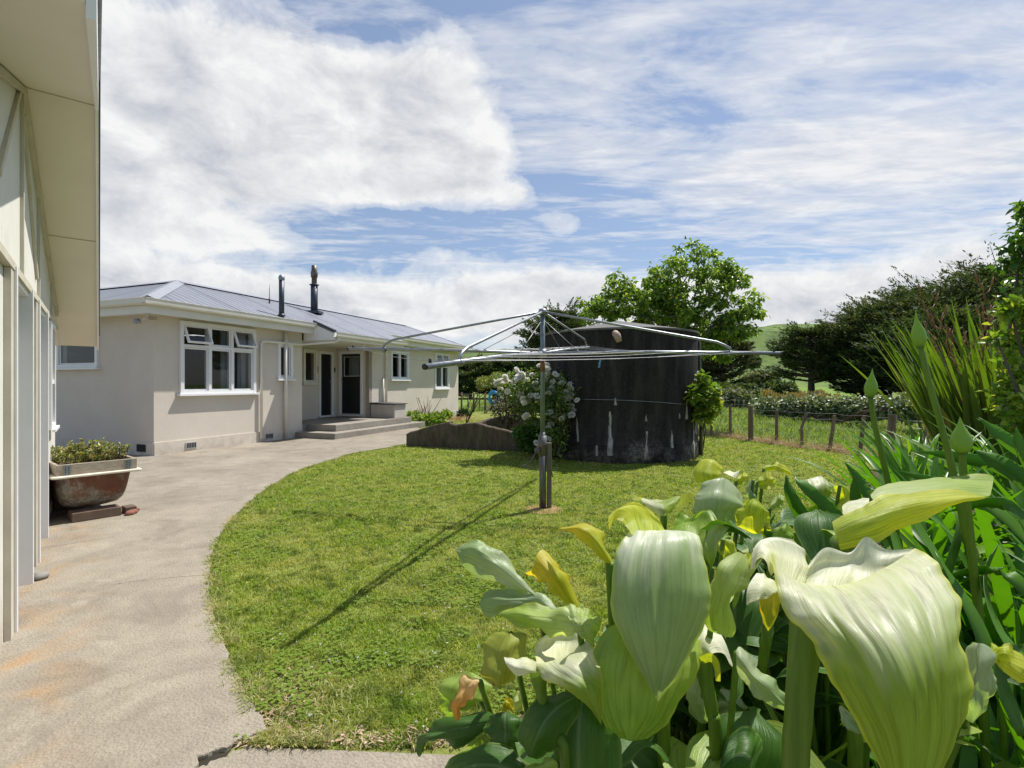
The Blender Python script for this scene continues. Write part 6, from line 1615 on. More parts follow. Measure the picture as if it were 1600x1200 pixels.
# far flowers of the clump
a6 = plant('arum_lily', 1030, 790, 1.7, 'small white arum flower seen edge on at the back left of the clump', 'arum lily', GA)
leafloft('spathe', [[(998, 777, 1.7), (1030, 781, 1.68), (1064, 775, 1.7)], [(1008, 788, 1.66), (1034, 792, 1.62), (1056, 786, 1.66)], [(1022, 803, 1.64), (1038, 806, 1.60), (1050, 800, 1.64)]], S['cream'], a6, 20, 15, ripple=.004, wave=.006, seedv=12, midrib=False)
leafloft('spathe_tip', [[(985, 775, 1.7), (990, 782, 1.69), (1000, 782, 1.68)], [(986, 768, 1.71), (995, 776, 1.70), (1004, 778, 1.69)]], S['yellow'], a6, 8, 5, seedv=13, midrib=False)
leafloft('spathe_tip', [[(1052, 795, 1.66), (1062, 785, 1.68), (1064, 772, 1.70)], [(1060, 800, 1.66), (1075, 788, 1.68), (1082, 770, 1.70)]], S['yellow'], a6, 12, 9, seedv=14, midrib=False)
stem(a6, down(1038, 800, 1.68, .52, 2.0), [.012, .009, .009, .009], w=True)
a7 = plant('arum_lily', 1275, 765, 1.75, 'small pleated white arum flower among the strap leaves at the back', 'arum lily', GA)
leafloft('spathe', [[(1249, 752, 1.75), (1262, 770, 1.72), (1283, 787, 1.72)], [(1265, 748, 1.74), (1275, 765, 1.69), (1288, 786, 1.70)], [(1282, 744, 1.75), (1290, 760, 1.71), (1292, 780, 1.71)], [(1294, 752, 1.77), (1298, 765, 1.75), (1297, 776, 1.74)]], S['cream'], a7, 22, 19, ripple=.006, veins=.003, wave=.004, seedv=15, midrib=False)
stem(a7, down(1286, 782, 1.73, 1.05, 2.0), [.011, .008, .008, .008], w=True)
a8 = plant('arum_lily', 1115, 735, 1.9, 'arum flower with a white tip and yellow green sides at the top of the clump', 'arum lily', GA)
leafloft('spathe', [[(1088, 755, 1.9), (1083, 735, 1.92), (1098, 717, 1.94), (1106, 718, 1.94)], [(1105, 752, 1.86), (1104, 738, 1.86), (1110, 722, 1.90), (1116, 719, 1.92)], [(1120, 750, 1.88), (1124, 742, 1.88), (1128, 735, 1.90), (1130, 730, 1.92)]], S['yellow'], a8, 16, 13, ripple=.004, wave=.006, seedv=16, midrib=False)
leafloft('white_lip', [[(1130, 738, 1.84), (1142, 744, 1.82), (1150, 748, 1.84)], [(1140, 735, 1.87), (1148, 738, 1.86), (1156, 734, 1.88)]], S['creamin'], a8, 10, 7, seedv=17, midrib=False)
stem(a8, down(1108, 750, 1.88, .8, 2.2), [.012, .009, .009, .009], w=True)
a9 = plant('arum_lily', 1180, 950, 1.2, 'small yellow arum bud with a pointed white lip just left of the largest flower', 'arum lily', GA)
leafloft('spathe', [[(1196, 985, 1.2), (1188, 955, 1.2), (1187, 930, 1.2)], [(1199, 986, 1.18), (1200, 955, 1.165), (1200, 928, 1.17)], [(1202, 986, 1.18), (1212, 955, 1.17), (1216, 925, 1.175)], [(1205, 985, 1.2), (1218, 955, 1.2), (1222, 920, 1.2)]], S['golden'], a9, 16, 13, wave=.003, seedv=18, midrib=False)
leafloft('lip', [[(1222, 918, 1.2), (1195, 898, 1.22), (1182, 895, 1.22)], [(1210, 925, 1.17), (1190, 915, 1.17), (1168, 918, 1.18)], [(1200, 935, 1.16), (1180, 938, 1.15), (1166, 947, 1.16)]], S['creamin'], a9, 14, 11, ripple=.004, seedv=19, midrib=False)
stem(a9, down(1200, 978, 1.19, .62, 1.45), [.013, .0085, .009, .009], w=True)
a10 = plant('arum_lily', 1120, 1010, 1.12, 'half hidden cream and green arum flower below right of the central flower', 'arum lily', GA)
leafloft('spathe', [[(1085, 1000, 1.1), (1092, 985, 1.12), (1105, 975, 1.14), (1122, 982, 1.14)], [(1088, 1022, 1.07), (1100, 1005, 1.08), (1115, 998, 1.09), (1135, 1008, 1.1)], [(1100, 1035, 1.07), (1112, 1022, 1.06), (1128, 1020, 1.07), (1147, 1045, 1.08)]], S['creamin'], a10, 20, 15, ripple=.004, wave=.006, seedv=20, midrib=False)
leafloft('curled_lobe', [[(1090, 1028, 1.06), (1110, 1020, 1.05), (1124, 1035, 1.04), (1126, 1065, 1.05)], [(1098, 1038, 1.06), (1110, 1034, 1.05), (1116, 1045, 1.05), (1118, 1064, 1.05)]], S['yellow'], a10, 14, 9, seedv=21, midrib=False)
stem(a10, [(1096, 1022, 1.08), (1102, 1060, 1.08), (1112, 1110, 1.08), (1119, 1200, 1.10), (1125, 1700, 1.3)], [.022, .016, .0135, .013, .013])
a11 = plant('arum_lily', 1425, 790, 1.0, 'long yellow green arum flower stretched to the right above the largest flower', 'arum lily', GA)
leafloft('spathe', [
    [(1300, 815, .98), (1335, 796, .99), (1362, 783, 1.0), (1400, 772, 1.02), (1440, 767, 1.03), (1490, 765, 1.04), (1541, 775, 1.05)],
    [(1303, 828, .96), (1340, 810, .955), (1370, 798, .955), (1408, 787, .965), (1450, 780, .98), (1498, 774, 1.01), (1541, 776, 1.05)],
    [(1308, 842, .95), (1346, 830, .94), (1378, 818, .94), (1415, 805, .95), (1458, 792, .97), (1502, 781, 1.0), (1541, 777, 1.05)],
    [(1313, 860, .95), (1352, 852, .94), (1388, 838, .945), (1422, 820, .96), (1464, 800, .98), (1508, 786, 1.01), (1541, 778, 1.05)]],
    S['yellow'], a11, 44, 23, ripple=.005, veins=.0006, wave=.008, seedv=22, midrib=False)
leafloft('upper_lip', [
    [(1360, 772, 1.06), (1372, 762, 1.09), (1405, 750, 1.13), (1455, 748, 1.16), (1510, 739, 1.18), (1553, 744, 1.19)],
    [(1362, 778, 1.04), (1385, 768, 1.06), (1420, 762, 1.08), (1460, 760, 1.10), (1508, 755, 1.12), (1551, 758, 1.14)],
    [(1368, 784, 1.0), (1395, 777, 1.02), (1430, 773, 1.035), (1470, 770, 1.045), (1508, 770, 1.055), (1547, 775, 1.08)]],
    S['pgreen'], a11, 34, 17, ripple=.005, wave=.008, seedv=23, midrib=False)
leafloft('white_lip', [[(1316, 802, .99), (1318, 788, 1.02), (1340, 780, 1.05), (1358, 778, 1.06)], [(1325, 812, .98), (1335, 800, 1.0), (1345, 794, 1.02), (1358, 790, 1.03)]], S['creamin'], a11, 14, 9, ripple=.004, seedv=24, midrib=False)
stem(a11, [(1320, 845, .97), (1330, 880, .98), (1335, 1000, 1.0), (1340, 1800, 1.2)], [.026, .016, .014, .014])
# leafy plants
GL = 'leafy arum plants in the foreground'
l1 = plant('arum_plant', 840, 1000, 1.05, 'left end of the arum clump with a withered orange leaf over the lawn', 'arum plant', GL)
def hl(par, rails, mt, seedv, base=None, **kw):
    kw.setdefault('ripple', .006); kw.setdefault('wave', .016); kw.setdefault('rnd_tip', kw.get('n', 34) != 44)
    o = leafloft('leaf', rails, S[mt], par, seedv=seedv, **kw)
    if base:
        m = MB(); q = down(*base); q = cr(q, 14); m.tube(q, [.0065]*14, 8); m.build('leaf_stalk', STEM, par)
    return o
hl(l1, [[(838, 928, 1.12), (803, 884, 1.17), (772, 858, 1.19), (745, 844, 1.20), (714, 849, 1.20)], [(836, 930, 1.10), (796, 894, 1.14), (765, 873, 1.16), (740, 863, 1.17), (712, 859, 1.19)], [(830, 930, 1.11), (788, 913, 1.15), (760, 906, 1.17), (733, 896, 1.18), (714, 868, 1.19)]], 'grey', 31, (838, 928, 1.12, .22, 1.6), ripple=.006)
hl(l1, [[(872, 950, 1.08), (840, 926, 1.12), (792, 920, 1.14), (753, 920, 1.15)], [(870, 953, 1.06), (835, 941, 1.09), (786, 941, 1.11), (749, 944, 1.13)], [(868, 957, 1.07), (832, 956, 1.10), (785, 958, 1.12), (749, 967, 1.13)]], 'grey', 32, (868, 953, 1.07, .25, 1.5), ripple=.006)
hl(l1, [[(908, 958, 1.03), (875, 948, 1.06), (822, 945, 1.08), (777, 958, 1.09)], [(908, 974, 1.01), (872, 968, 1.03), (828, 964, 1.04), (779, 961, 1.08)], [(902, 992, 1.02), (868, 994, 1.04), (832, 984, 1.05), (781, 965, 1.08)]], 'pgreen', 33, (905, 975, 1.02, .28, 1.4), ripple=.008)
hl(l1, [[(878, 946, 1.05), (912, 953, 1.05), (943, 968, 1.06)], [(890, 968, 1.02), (912, 976, 1.01), (934, 988, 1.03)], [(902, 988, 1.02), (916, 1000, 1.01), (925, 1014, 1.03)]], 'pgreen', 34, None, ripple=.010)
hl(l1, [[(772, 984, 1.07), (758, 1012, 1.05), (752, 1045, 1.04), (757, 1068, 1.03)], [(796, 990, 1.04), (782, 1020, 1.01), (776, 1050, 1.0), (775, 1073, 1.01)], [(822, 984, 1.06), (820, 1015, 1.03), (812, 1045, 1.02), (798, 1072, 1.02)]], 'olive', 35, (798, 990, 1.05, .15, 1.5))
hl(l1, [[(751, 1060, 1.06), (730, 1057, 1.07), (716, 1074, 1.06), (707, 1100, 1.06), (709, 1124, 1.06)], [(748, 1066, 1.04), (732, 1070, 1.04), (722, 1084, 1.04), (715, 1104, 1.04), (713, 1127, 1.05)], [(744, 1080, 1.05), (734, 1090, 1.05), (726, 1096, 1.05), (720, 1108, 1.05), (717, 1127, 1.06)]], 'orange', 36, (750, 1065, 1.07, .1, 1.5), ripple=.006)
hl(l1, [[(698, 1053, 1.17), (684, 1080, 1.16), (690, 1105, 1.15), (698, 1122, 1.15)], [(735, 1050, 1.15), (718, 1080, 1.12), (712, 1102, 1.12), (708, 1120, 1.13)], [(775, 1068, 1.13), (760, 1090, 1.11), (742, 1102, 1.11), (720, 1112, 1.12)]], 'green', 37, (740, 1075, 1.15, .12, 1.7))
hl(l1, [[(775, 1110, 1.10), (722, 1117, 1.11), (678, 1134, 1.11), (656, 1150, 1.12), (650, 1168, 1.13)], [(770, 1126, 1.07), (722, 1136, 1.07), (688, 1145, 1.08), (660, 1154, 1.10), (652, 1180, 1.12)], [(752, 1150, 1.08), (720, 1164, 1.08), (692, 1162, 1.09), (668, 1158, 1.10), (657, 1192, 1.12)]], 'dark', 38, (765, 1125, 1.09, .1, 1.5))
hl(l1, [[(762, 1115, 1.07), (760, 1140, 1.06), (764, 1160, 1.05), (772, 1168, 1.05)], [(790, 1112, 1.06), (788, 1140, 1.03), (790, 1158, 1.03), (790, 1168, 1.03)], [(816, 1120, 1.06), (815, 1140, 1.05), (808, 1158, 1.04), (800, 1168, 1.04)]], 'dark', 39, (790, 1120, 1.06, .12, 1.4))
hl(l1, [[(828, 1200, 1.0), (800, 1165, 1.02), (750, 1163, 1.03), (705, 1185, 1.04), (672, 1225, 1.05)], [(828, 1240, .97), (800, 1205, .98), (755, 1195, .99), (715, 1205, 1.0), (675, 1235, 1.04)], [(825, 1270, .98), (795, 1245, .98), (755, 1235, .98), (715, 1235, 1.0), (680, 1245, 1.04)]], 'dark', 40, (828, 1240, 1.0, .1, 1.3))
hl(l1, [[(740, 1140, 1.12), (732, 1150, 1.12), (728, 1175, 1.12)], [(758, 1137, 1.1), (752, 1152, 1.09), (745, 1172, 1.1)], [(764, 1145, 1.1), (765, 1158, 1.09), (752, 1172, 1.1)]], 'green', 41, None)
hl(l1, [[(892, 1076, 1.0), (850, 1088, .99), (820, 1115, .975), (809, 1150, .965), (822, 1182, .96)], [(900, 1088, .985), (872, 1105, .96), (850, 1130, .945), (836, 1158, .94), (826, 1183, .955)], [(908, 1100, .99), (895, 1130, .97), (878, 1160, .96), (855, 1180, .955), (830, 1186, .96)]], 'dark', 42, (900, 1085, 1.02, .2, 1.4), wave=.006)
hl(l1, [[(892, 1072, 1.03), (876, 1120, 1.02), (866, 1170, 1.0), (880, 1260, .98)], [(912, 1074, 1.02), (906, 1120, .99), (904, 1170, .97), (905, 1270, .96)], [(930, 1080, 1.03), (958, 1120, 1.02), (972, 1170, 1.0), (965, 1260, .98)]], 'dark', 43, (912, 1078, 1.05, .22, 1.4), wave=.006)
hl(l1, [[(800, 1085, 1.25), (812, 1078, 1.25), (826, 1090, 1.25)], [(806, 1115, 1.23), (818, 1110, 1.22), (824, 1118, 1.23)]], 'pgreen', 44, None)
hl(l1, [[(783, 1105, 1.22), (790, 1090, 1.22), (800, 1092, 1.22)], [(788, 1114, 1.2), (797, 1108, 1.2), (804, 1112, 1.2)]], 'golden', 45, None)
hl(l1, [[(855, 1180, .93), (835, 1190, .93), (818, 1200, .94), (815, 1225, .95)], [(870, 1190, .92), (848, 1200, .91), (832, 1212, .92), (822, 1235, .93)], [(875, 1215, .92), (860, 1225, .91), (845, 1232, .91), (830, 1240, .92)]], 'green', 46, None)
l2 = plant('arum_plant', 1060, 1080, 1.05, 'middle of the arum clump with a broad ribbed green leaf below the central flower', 'arum plant', GL)
hl(l2, [[(985, 967, 1.03), (948, 982, 1.01), (927, 1022, .99), (928, 1075, .975), (945, 1130, .97), (968, 1153, .97)], [(990, 970, 1.03), (968, 1000, .99), (955, 1045, .965), (957, 1098, .955), (970, 1138, .955), (978, 1156, .962)], [(1000, 978, 1.04), (1002, 1018, .99), (996, 1068, .965), (992, 1112, .955), (988, 1144, .955), (985, 1158, .962)], [(1042, 988, 1.07), (1052, 1028, 1.02), (1046, 1074, .99), (1027, 1118, .975), (1006, 1147, .965), (992, 1157, .965)], [(1100, 1002, 1.09), (1092, 1034, 1.06), (1074, 1073, 1.03), (1048, 1117, 1.0), (1022, 1146, .985), (1000, 1156, .97)]], 'green', 47, None, n=44, k_=29, veins=.0014, ripple=.004, wave=.008, midrib=False)
hl(l2, [[(1150, 860, 1.12), (1120, 888, 1.10), (1104, 935, 1.09), (1097, 990, 1.08)], [(1158, 864, 1.09), (1135, 900, 1.06), (1126, 945, 1.05), (1128, 992, 1.05)], [(1180, 878, 1.10), (1172, 910, 1.08), (1142, 945, 1.07), (1156, 1012, 1.06)]], 'pgreen', 48, (1110, 985, 1.09, .5, 1.5), ripple=.006)
hl(l2, [[(1152, 858, 1.12), (1160, 870, 1.13), (1170, 862, 1.14)], [(1140, 905, 1.08), (1158, 900, 1.08), (1178, 868, 1.1)], [(1138, 922, 1.08), (1160, 918, 1.08), (1179, 890, 1.1)]], 'yellow', 49, None, ripple=.005)
hl(l2, [[(1152, 1002, .97), (1182, 1036, .95), (1215, 1066, .94), (1237, 1096, .94)], [(1150, 1022, .95), (1174, 1054, .925), (1205, 1082, .92), (1235, 1108, .93)], [(1150, 1048, .96), (1168, 1076, .94), (1196, 1096, .93), (1233, 1122, .94)]], 'grey', 50, (1152, 1020, .98, .5, 1.3))
hl(l2, [[(1076, 1056, 1.2), (1074, 1090, 1.2), (1080, 1125, 1.2)], [(1105, 1052, 1.18), (1105, 1092, 1.16), (1110, 1134, 1.17)]], 'grey', 51, None)
hl(l2, [[(1125, 1072, 1.25), (1120, 1105, 1.23), (1130, 1136, 1.22)], [(1150, 1082, 1.22), (1145, 1110, 1.2), (1148, 1130, 1.2)], [(1162, 1098, 1.22), (1166, 1112, 1.21), (1164, 1128, 1.2)]], 'grey', 52, (1130, 1075, 1.25, .6, 1.6))
hl(l2, [[(1130, 1160, 1.0), (1160, 1135, 1.02), (1190, 1150, 1.02), (1188, 1190, 1.0)], [(1125, 1200, .98), (1150, 1180, .98), (1172, 1190, .98), (1165, 1230, .97)], [(1125, 1250, .98), (1140, 1230, .97), (1155, 1235, .97), (1150, 1260, .97)]], 'dark', 53, (1130, 1200, 1.0, .45, 1.3))
l3 = plant('arum_plant', 1140, 800, 1.6, 'back of the arum clump with a large silvery leaf beside a yellow one', 'arum plant', GL)
hl(l3, [[(1098, 750, 1.62), (1086, 772, 1.6), (1082, 795, 1.58), (1086, 812, 1.58)], [(1112, 746, 1.6), (1102, 772, 1.56), (1100, 797, 1.54), (1102, 812, 1.55)], [(1132, 747, 1.6), (1128, 772, 1.55), (1126, 797, 1.53), (1122, 818, 1.54)], [(1152, 757, 1.62), (1155, 778, 1.58), (1156, 797, 1.56), (1140, 816, 1.56)], [(1158, 768, 1.64), (1163, 785, 1.6), (1163, 800, 1.58), (1150, 812, 1.57)]], 'grey', 54, (1108, 808, 1.6, .65, 1.9), ripple=.006)
hl(l3, [[(1166, 779, 1.55), (1152, 798, 1.55), (1150, 818, 1.54), (1158, 828, 1.53)], [(1182, 780, 1.52), (1176, 802, 1.5), (1178, 825, 1.5), (1184, 838, 1.5)], [(1195, 790, 1.53), (1203, 812, 1.51), (1204, 830, 1.5), (1196, 843, 1.5)]], 'yellow', 55, (1160, 830, 1.56, .75, 1.8))
hl(l3, [[(1120, 815, 1.4), (1105, 835, 1.38), (1100, 860, 1.36), (1108, 890, 1.36)], [(1145, 820, 1.38), (1128, 842, 1.35), (1120, 865, 1.33), (1112, 892, 1.35)]], 'pgreen', 56, (1112, 890, 1.38, .6, 1.7), ripple=.005)
for i, (r0, r1, mt) in enumerate([
    ([(1120, 845, 1.3), (1128, 870, 1.28), (1122, 905, 1.27)], [(1140, 840, 1.28), (1150, 870, 1.26), (1135, 905, 1.26)], 'yellow'),
    ([(1185, 745, 2.0), (1195, 735, 2.0), (1210, 738, 2.0)], [(1180, 760, 1.98), (1200, 765, 1.96), (1215, 755, 1.98)], 'yellow'),
    ([(1150, 745, 2.0), (1160, 738, 2.0), (1172, 738, 2.0)], [(1150, 758, 1.98), (1160, 755, 1.97), (1170, 745, 1.98)], 'yellow'),
    ([(1172, 750, 1.9), (1165, 770, 1.9), (1175, 785, 1.9)], [(1182, 750, 1.9), (1180, 768, 1.88), (1182, 782, 1.88)], 'grey'),
    ([(1192, 728, 2.1), (1215, 722, 2.1), (1240, 738, 2.1)], [(1195, 736, 2.1), (1215, 735, 2.08), (1236, 744, 2.08)], 'yellow'),
    ([(1300, 758, 1.9), (1310, 775, 1.9), (1305, 800, 1.88)], [(1325, 758, 1.9), (1328, 778, 1.88), (1318, 800, 1.86)], 'yellow'),
    ([(1205, 840, 1.5), (1225, 815, 1.5), (1240, 830, 1.5)], [(1210, 860, 1.48), (1228, 845, 1.47), (1242, 850, 1.48)], 'green'),
    ([(1200, 790, 1.8), (1215, 770, 1.8), (1225, 775, 1.8)], [(1205, 800, 1.78), (1218, 792, 1.77), (1226, 788, 1.78)], 'pgreen')]):
    r2 = [(a[0]*.5+b[0]*.5, a[1]*.5+b[1]*.5, a[2]-.025) for a, b in zip(r0, r1)]
    q = r2[0]; hl(l3, [r0, r2, r1], mt, 60+i, (q[0], q[1], q[2], P(*q).x+.03, q[2]+.3), n=18, k_=13)
l4 = plant('arum_plant', 1530, 1060, .85, 'right end of the arum clump with a silvery leaf edge on behind the largest flower', 'arum plant', GL)
hl(l4, [[(1510, 1004, .85), (1505, 1050, .84), (1502, 1095, .83), (1505, 1128, .83)], [(1530, 1005, .83), (1528, 1050, .81), (1525, 1092, .81), (1520, 1130, .82)], [(1549, 1007, .84), (1546, 1045, .84), (1548, 1085, .83), (1535, 1120, .83)]], 'grey', 70, (1525, 1008, .88, .9, 1.2))
hl(l4, [[(1545, 1012, .9), (1570, 1006, .9), (1605, 1025, .9)], [(1548, 1022, .88), (1575, 1028, .87), (1610, 1055, .88)], [(1548, 1034, .88), (1570, 1050, .87), (1605, 1078, .88)]], 'yellow', 71, (1548, 1022, .92, .95, 1.3))
hl(l4, [[(1310, 1110, .95), (1320, 1135, .94), (1345, 1150, .93)], [(1312, 1100, .96), (1335, 1118, .94), (1355, 1135, .93)]], 'grey', 72, None)

# generic broad arum leaves filling the clump
def arum_leaf(mb_list, base, d, L, W, droop, roll, rnd):
    """returns rails of world points for a heart-shaped leaf"""
    d = Vector(d).normalized(); up = Vector((0, 0, 1)); sd = d.cross(up).normalized(); nn = sd.cross(d).normalized()
    sd2 = (sd*math.cos(roll)+nn*math.sin(roll)); n2 = sd2.cross(d)
    rails = []
    for q in (-1, -.5, 0, .5, 1):
        r = []
        for s_ in (0, .08, .25, .5, .75, .92, 1):
            w_ = W*.5*(math.sin(min(1, s_*1.15+.12)*math.pi)**.7 if s_ < .85 else (1-s_)*2.2)
            if s_ == 1: w_ = 0.0005
            back = -.16*L*abs(q)*(1 if s_ == 0 else .4 if s_ == .08 else 0)
            r.append(Vector(base)+d*(L*s_+back)+sd2*w_*q+n2*(.22*w_*abs(q))-Vector((0, 0, 1))*droop*L*s_*s_)
        rails.append(r)
    return rails
random.seed(21)
fills = [plant('arum_plant', 960, 1150, 1.3, 'dark shaded arum leaves low under the white flower', 'arum plant', GL), plant('arum_plant', 1150, 1120, 1.4, 'dark shaded arum leaves between the central flower and the thick stem', 'arum plant', GL), plant('arum_plant', 1380, 1000, 1.3, 'dark shaded arum leaves behind the largest flower', 'arum plant', GL)]
spots = []
for i in range(62):
    g_ = i % 3; lo, hi = ((850, 1060), (1060, 1260), (1230, 1600))[g_]
    u = random.uniform(lo, hi); v = random.uniform(985 if u > 960 else 1130, 1290); Y = random.uniform(1.12, 1.75) if v < 1150 else random.uniform(.95, 1.4)
    if u < 930: Y = max(Y, 1.05); 
    spots.append((g_, u, v, Y))
for i in range(58):     # leafy mass behind the flowers
    u = random.uniform(1085, 1330); v = random.uniform(815, 1010); Y = random.uniform(1.45, 2.05)-(v-775)/235*.25
    spots.append((1 if u < 1230 else 2, u, v, Y))
for i in range(46):
    spots.append((0 if i % 2 else 1, random.uniform(960, 1220), random.uniform(930, 1140), random.uniform(1.3, 1.7)))
for g_, u, v, Y in spots:
    b = P(u, v, Y); a = random.uniform(0, 6.28); el_ = random.uniform(-.1, .9)
    d = (math.cos(a)*.8, math.sin(a)*.8-.25, el_); L = random.uniform(.16, .27); W = L*random.uniform(.55, .75)
    rr = arum_leaf(None, b, d, L, W, random.uniform(.25, .8), random.uniform(-.6, .6), random)
    mt = random.choice(['dark', 'dark', 'dark', 'dark', 'green', 'dark'] if v > 1000 else ['dark', 'dark', 'green', 'dark', 'dark', 'pgreen', 'green', 'dark'])
    if v < 1000: L *= .62; W *= .62
    leafloft('leaf', rr, S[mt], fills[g_], 14, 13, ripple=.004, wave=.010, seedv=int(u), pos=True)
    gq = Vector((b.x+random.uniform(-.05, .1), b.y+random.uniform(.0, .25), 0)); gq.z = bz(gq.x, gq.y)-.01
    m = MB(); m.tube(cr([b, b.lerp(gq, .4)+Vector((random.uniform(-.03, .03), 0, .02)), gq], 8), [.006, .0065, .007, .008, .008, .009, .009, .01], 7); m.build('leaf_stalk', STEM, fills[g_])

# ---------------------------------------------------------------- agapanthus
def strap(V, Fq, base, az_, L, W, lift, curl, tw):
    d = Vector((math.cos(az_), math.sin(az_), 0)); p = Vector(base); ang = lift; n_ = 11; b0 = len(V); step = L/(n_-1)
    sd = Vector((-d.y, d.x, 0))
    for i in range(n_):
        s_ = i/(n_-1); w_ = W*(.55+.75*math.sin(min(1, s_*1.02+.08)*math.pi)**.8)*(1 if s_ < .8 else max(.04, ((1-s_)/.2)**.6))
        t_ = d*math.cos(ang)+Vector((0, 0, math.sin(ang))); nn = sd.cross(t_)
        s2 = sd*math.cos(tw*s_)+nn*math.sin(tw*s_)
        V += [p-s2*w_/2, p+s2.cross(t_)*w_*.16, p+s2*w_/2]
        p = p+t_*step; ang -= curl/(n_-1)*(.3+1.4*s_)
    for i in range(n_-1):
        a = b0+i*3; Fq += [(a, a+1, a+4, a+3), (a+1, a+2, a+5, a+4)]
def strapmat(name, c1, c2, c3, trans=.25):
    t = NT(name); rnd = t.n('NewGeometry').outputs['Random Per Island']; col = t.ramp(rnd, [(0, c1), (.6, c2), (.93, c2), (1, c3)])
    nz = t.noise(t.coord(), 9, 4, .6); col = t.mix(t.ramp(nz, [(.4, 0.0), (.7, .35)]), col, tuple(x*1.7 for x in c2))
    pr = t.princ(col, t.math('MULTIPLY_ADD', nz, .25, .26), 0, None, .38); tr = t.n('BsdfTranslucent'); t.link(t.mix(1.0, col, (1.6, 1.7, .3), 'MULTIPLY'), tr.inputs[0])
    mx = t.n('MixShader'); mx.inputs[0].default_value = trans; t.link(pr.outputs[0], mx.inputs[1]); t.link(tr.outputs[0], mx.inputs[2]); return t.done(mx)
AGM = strapmat('agapanthus_leaf', (.035, .12, .008), (.08, .20, .014), (.28, .34, .05), .38)
random.seed(33)
AG = [(.98, 1.62, 22, .50), (1.30, 1.95, 34, .62), (1.62, 1.62, 38, .72), (1.75, 2.15, 38, .74), (2.25, 2.0, 36, .80), (2.15, 2.6, 36, .78), (2.75, 2.7, 36, .82), (1.35, 1.30, 30, .55), (1.05, 1.15, 22, .42), (1.75, 1.30, 30, .62), (2.8, 3.5, 30, .62), (3.3, 3.3, 30, .8), (3.4, 4.3, 30, .7)]
labs = ['nearest to the small white pleated flower', 'right behind the long yellow green flower', 'around the tallest bud stalk', 'between the flax and the long yellow green flower', 'at the right edge under the yellow leaved shrub', 'in front of the flax base', 'rightmost in the middle row', 'just above the largest flower', 'behind the largest flower at its right', 'in the lower right corner', 'just left of the flax', 'under the flax on the right', 'farthest back beside the fence']
for i, (x, y, n_, hh) in enumerate(AG):
    g0 = bz(x, y); root = empty('agapanthus', (x, y, g0), 'agapanthus clump of dark strap leaves '+labs[i], 'agapanthus', 'agapanthus clumps in the right foreground')
    V = []; Fq = []
    for j in range(int(n_*1.5)):
        a = random.random()*6.28; L = hh*random.uniform(.9, 1.35); strap(V, Fq, (x+random.gauss(0, .05), y+random.gauss(0, .05), g0), a, L, random.uniform(.026, .042), random.uniform(.9, 1.5), random.uniform(.5, 1.9), random.uniform(-.8, .8))
    m = MB(); m.add(V, Fq, True); m.build('strap_leaves', AGM, root)
# hand placed long straps
hp_ = empty('agapanthus', (1.35, 1.45, bz(1.35, 1.45)), 'agapanthus clump sending long bright straps up past the bud stalks on the right', 'agapanthus', 'agapanthus clumps in the right foreground')
def pstrap(pts, w0, par, mt=None, name='strap_leaf'):
    q = cr([P(*p) for p in pts], 18); rows = []
    for i, p in enumerate(q):
        t_ = (q[min(i+1, 17)]-q[max(i-1, 0)]).normalized(); s_ = i/17; sd = t_.cross(Vector((-.15, 1, .1))).normalized(); w_ = w0*(.5+.6*math.sin(min(1, s_+.12)*math.pi)**.6)*(1 if s_ < .8 else max(.05, ((1-s_)/.2)**.55)); nn = sd.cross(t_)
        rows.append([p-sd*w_/2, p+nn*w_*.15, p+sd*w_/2])
    m = MB(); m.loft(rows); return m.build(name, mt or AGM, par, solid=.0012)
for pts, w_ in [([(1345, 900, 1.5), (1318, 820, 1.5), (1258, 760, 1.55), (1240, 740, 1.6)], .034), ([(1290, 880, 1.55), (1262, 820, 1.6), (1236, 775, 1.6), (1228, 741, 1.62)], .04), ([(1345, 860, 1.5), (1338, 790, 1.5), (1334, 742, 1.5)], .038), ([(1420, 900, 1.5), (1385, 820, 1.55), (1345, 755, 1.6), (1320, 722, 1.62)], .035),
    ([(1700, 800, 1.3), (1620, 720, 1.3), (1570, 685, 1.32), (1529, 652, 1.35)], .040), ([(1700, 850, 1.3), (1600, 750, 1.35), (1560, 722, 1.38), (1522, 703, 1.42)], .045), ([(1660, 790, 1.2), (1610, 730, 1.2), (1592, 690, 1.2), (1588, 668, 1.2)], .028),
    ([(1640, 880, 1.3), (1560, 800, 1.4), (1480, 760, 1.5), (1400, 735, 1.6)], .035), ([(1640, 960, 1.1), (1580, 900, 1.15), (1540, 890, 1.2), (1460, 905, 1.25)], .03), ([(1500, 1000, 1.2), (1478, 900, 1.3), (1440, 830, 1.4), (1395, 760, 1.5)], .034), ([(1600, 1150, 1.0), (1560, 1060, 1.05), (1520, 960, 1.1), (1460, 860, 1.2)], .034),
    ([(1640, 1080, 1.0), (1560, 980, 1.1), (1540, 900, 1.2), (1560, 850, 1.3)], .03), ([(1480, 1000, 1.3), (1420, 900, 1.4), (1395, 830, 1.5), (1398, 790, 1.6)], .034), ([(1440, 990, 1.3), (1478, 900, 1.3), (1500, 820, 1.35), (1480, 790, 1.4)], .03), ([(1250, 950, 1.45), (1225, 860, 1.5), (1200, 830, 1.5), (1212, 800, 1.55)], .03),
    ([(1620, 860, 1.2), (1590, 800, 1.25), (1545, 785, 1.3), (1480, 800, 1.35)], .03), ([(1640, 780, 1.5), (1560, 730, 1.55), (1500, 715, 1.6), (1435, 705, 1.7)], .035)]:
    pstrap(pts, w_, hp_)
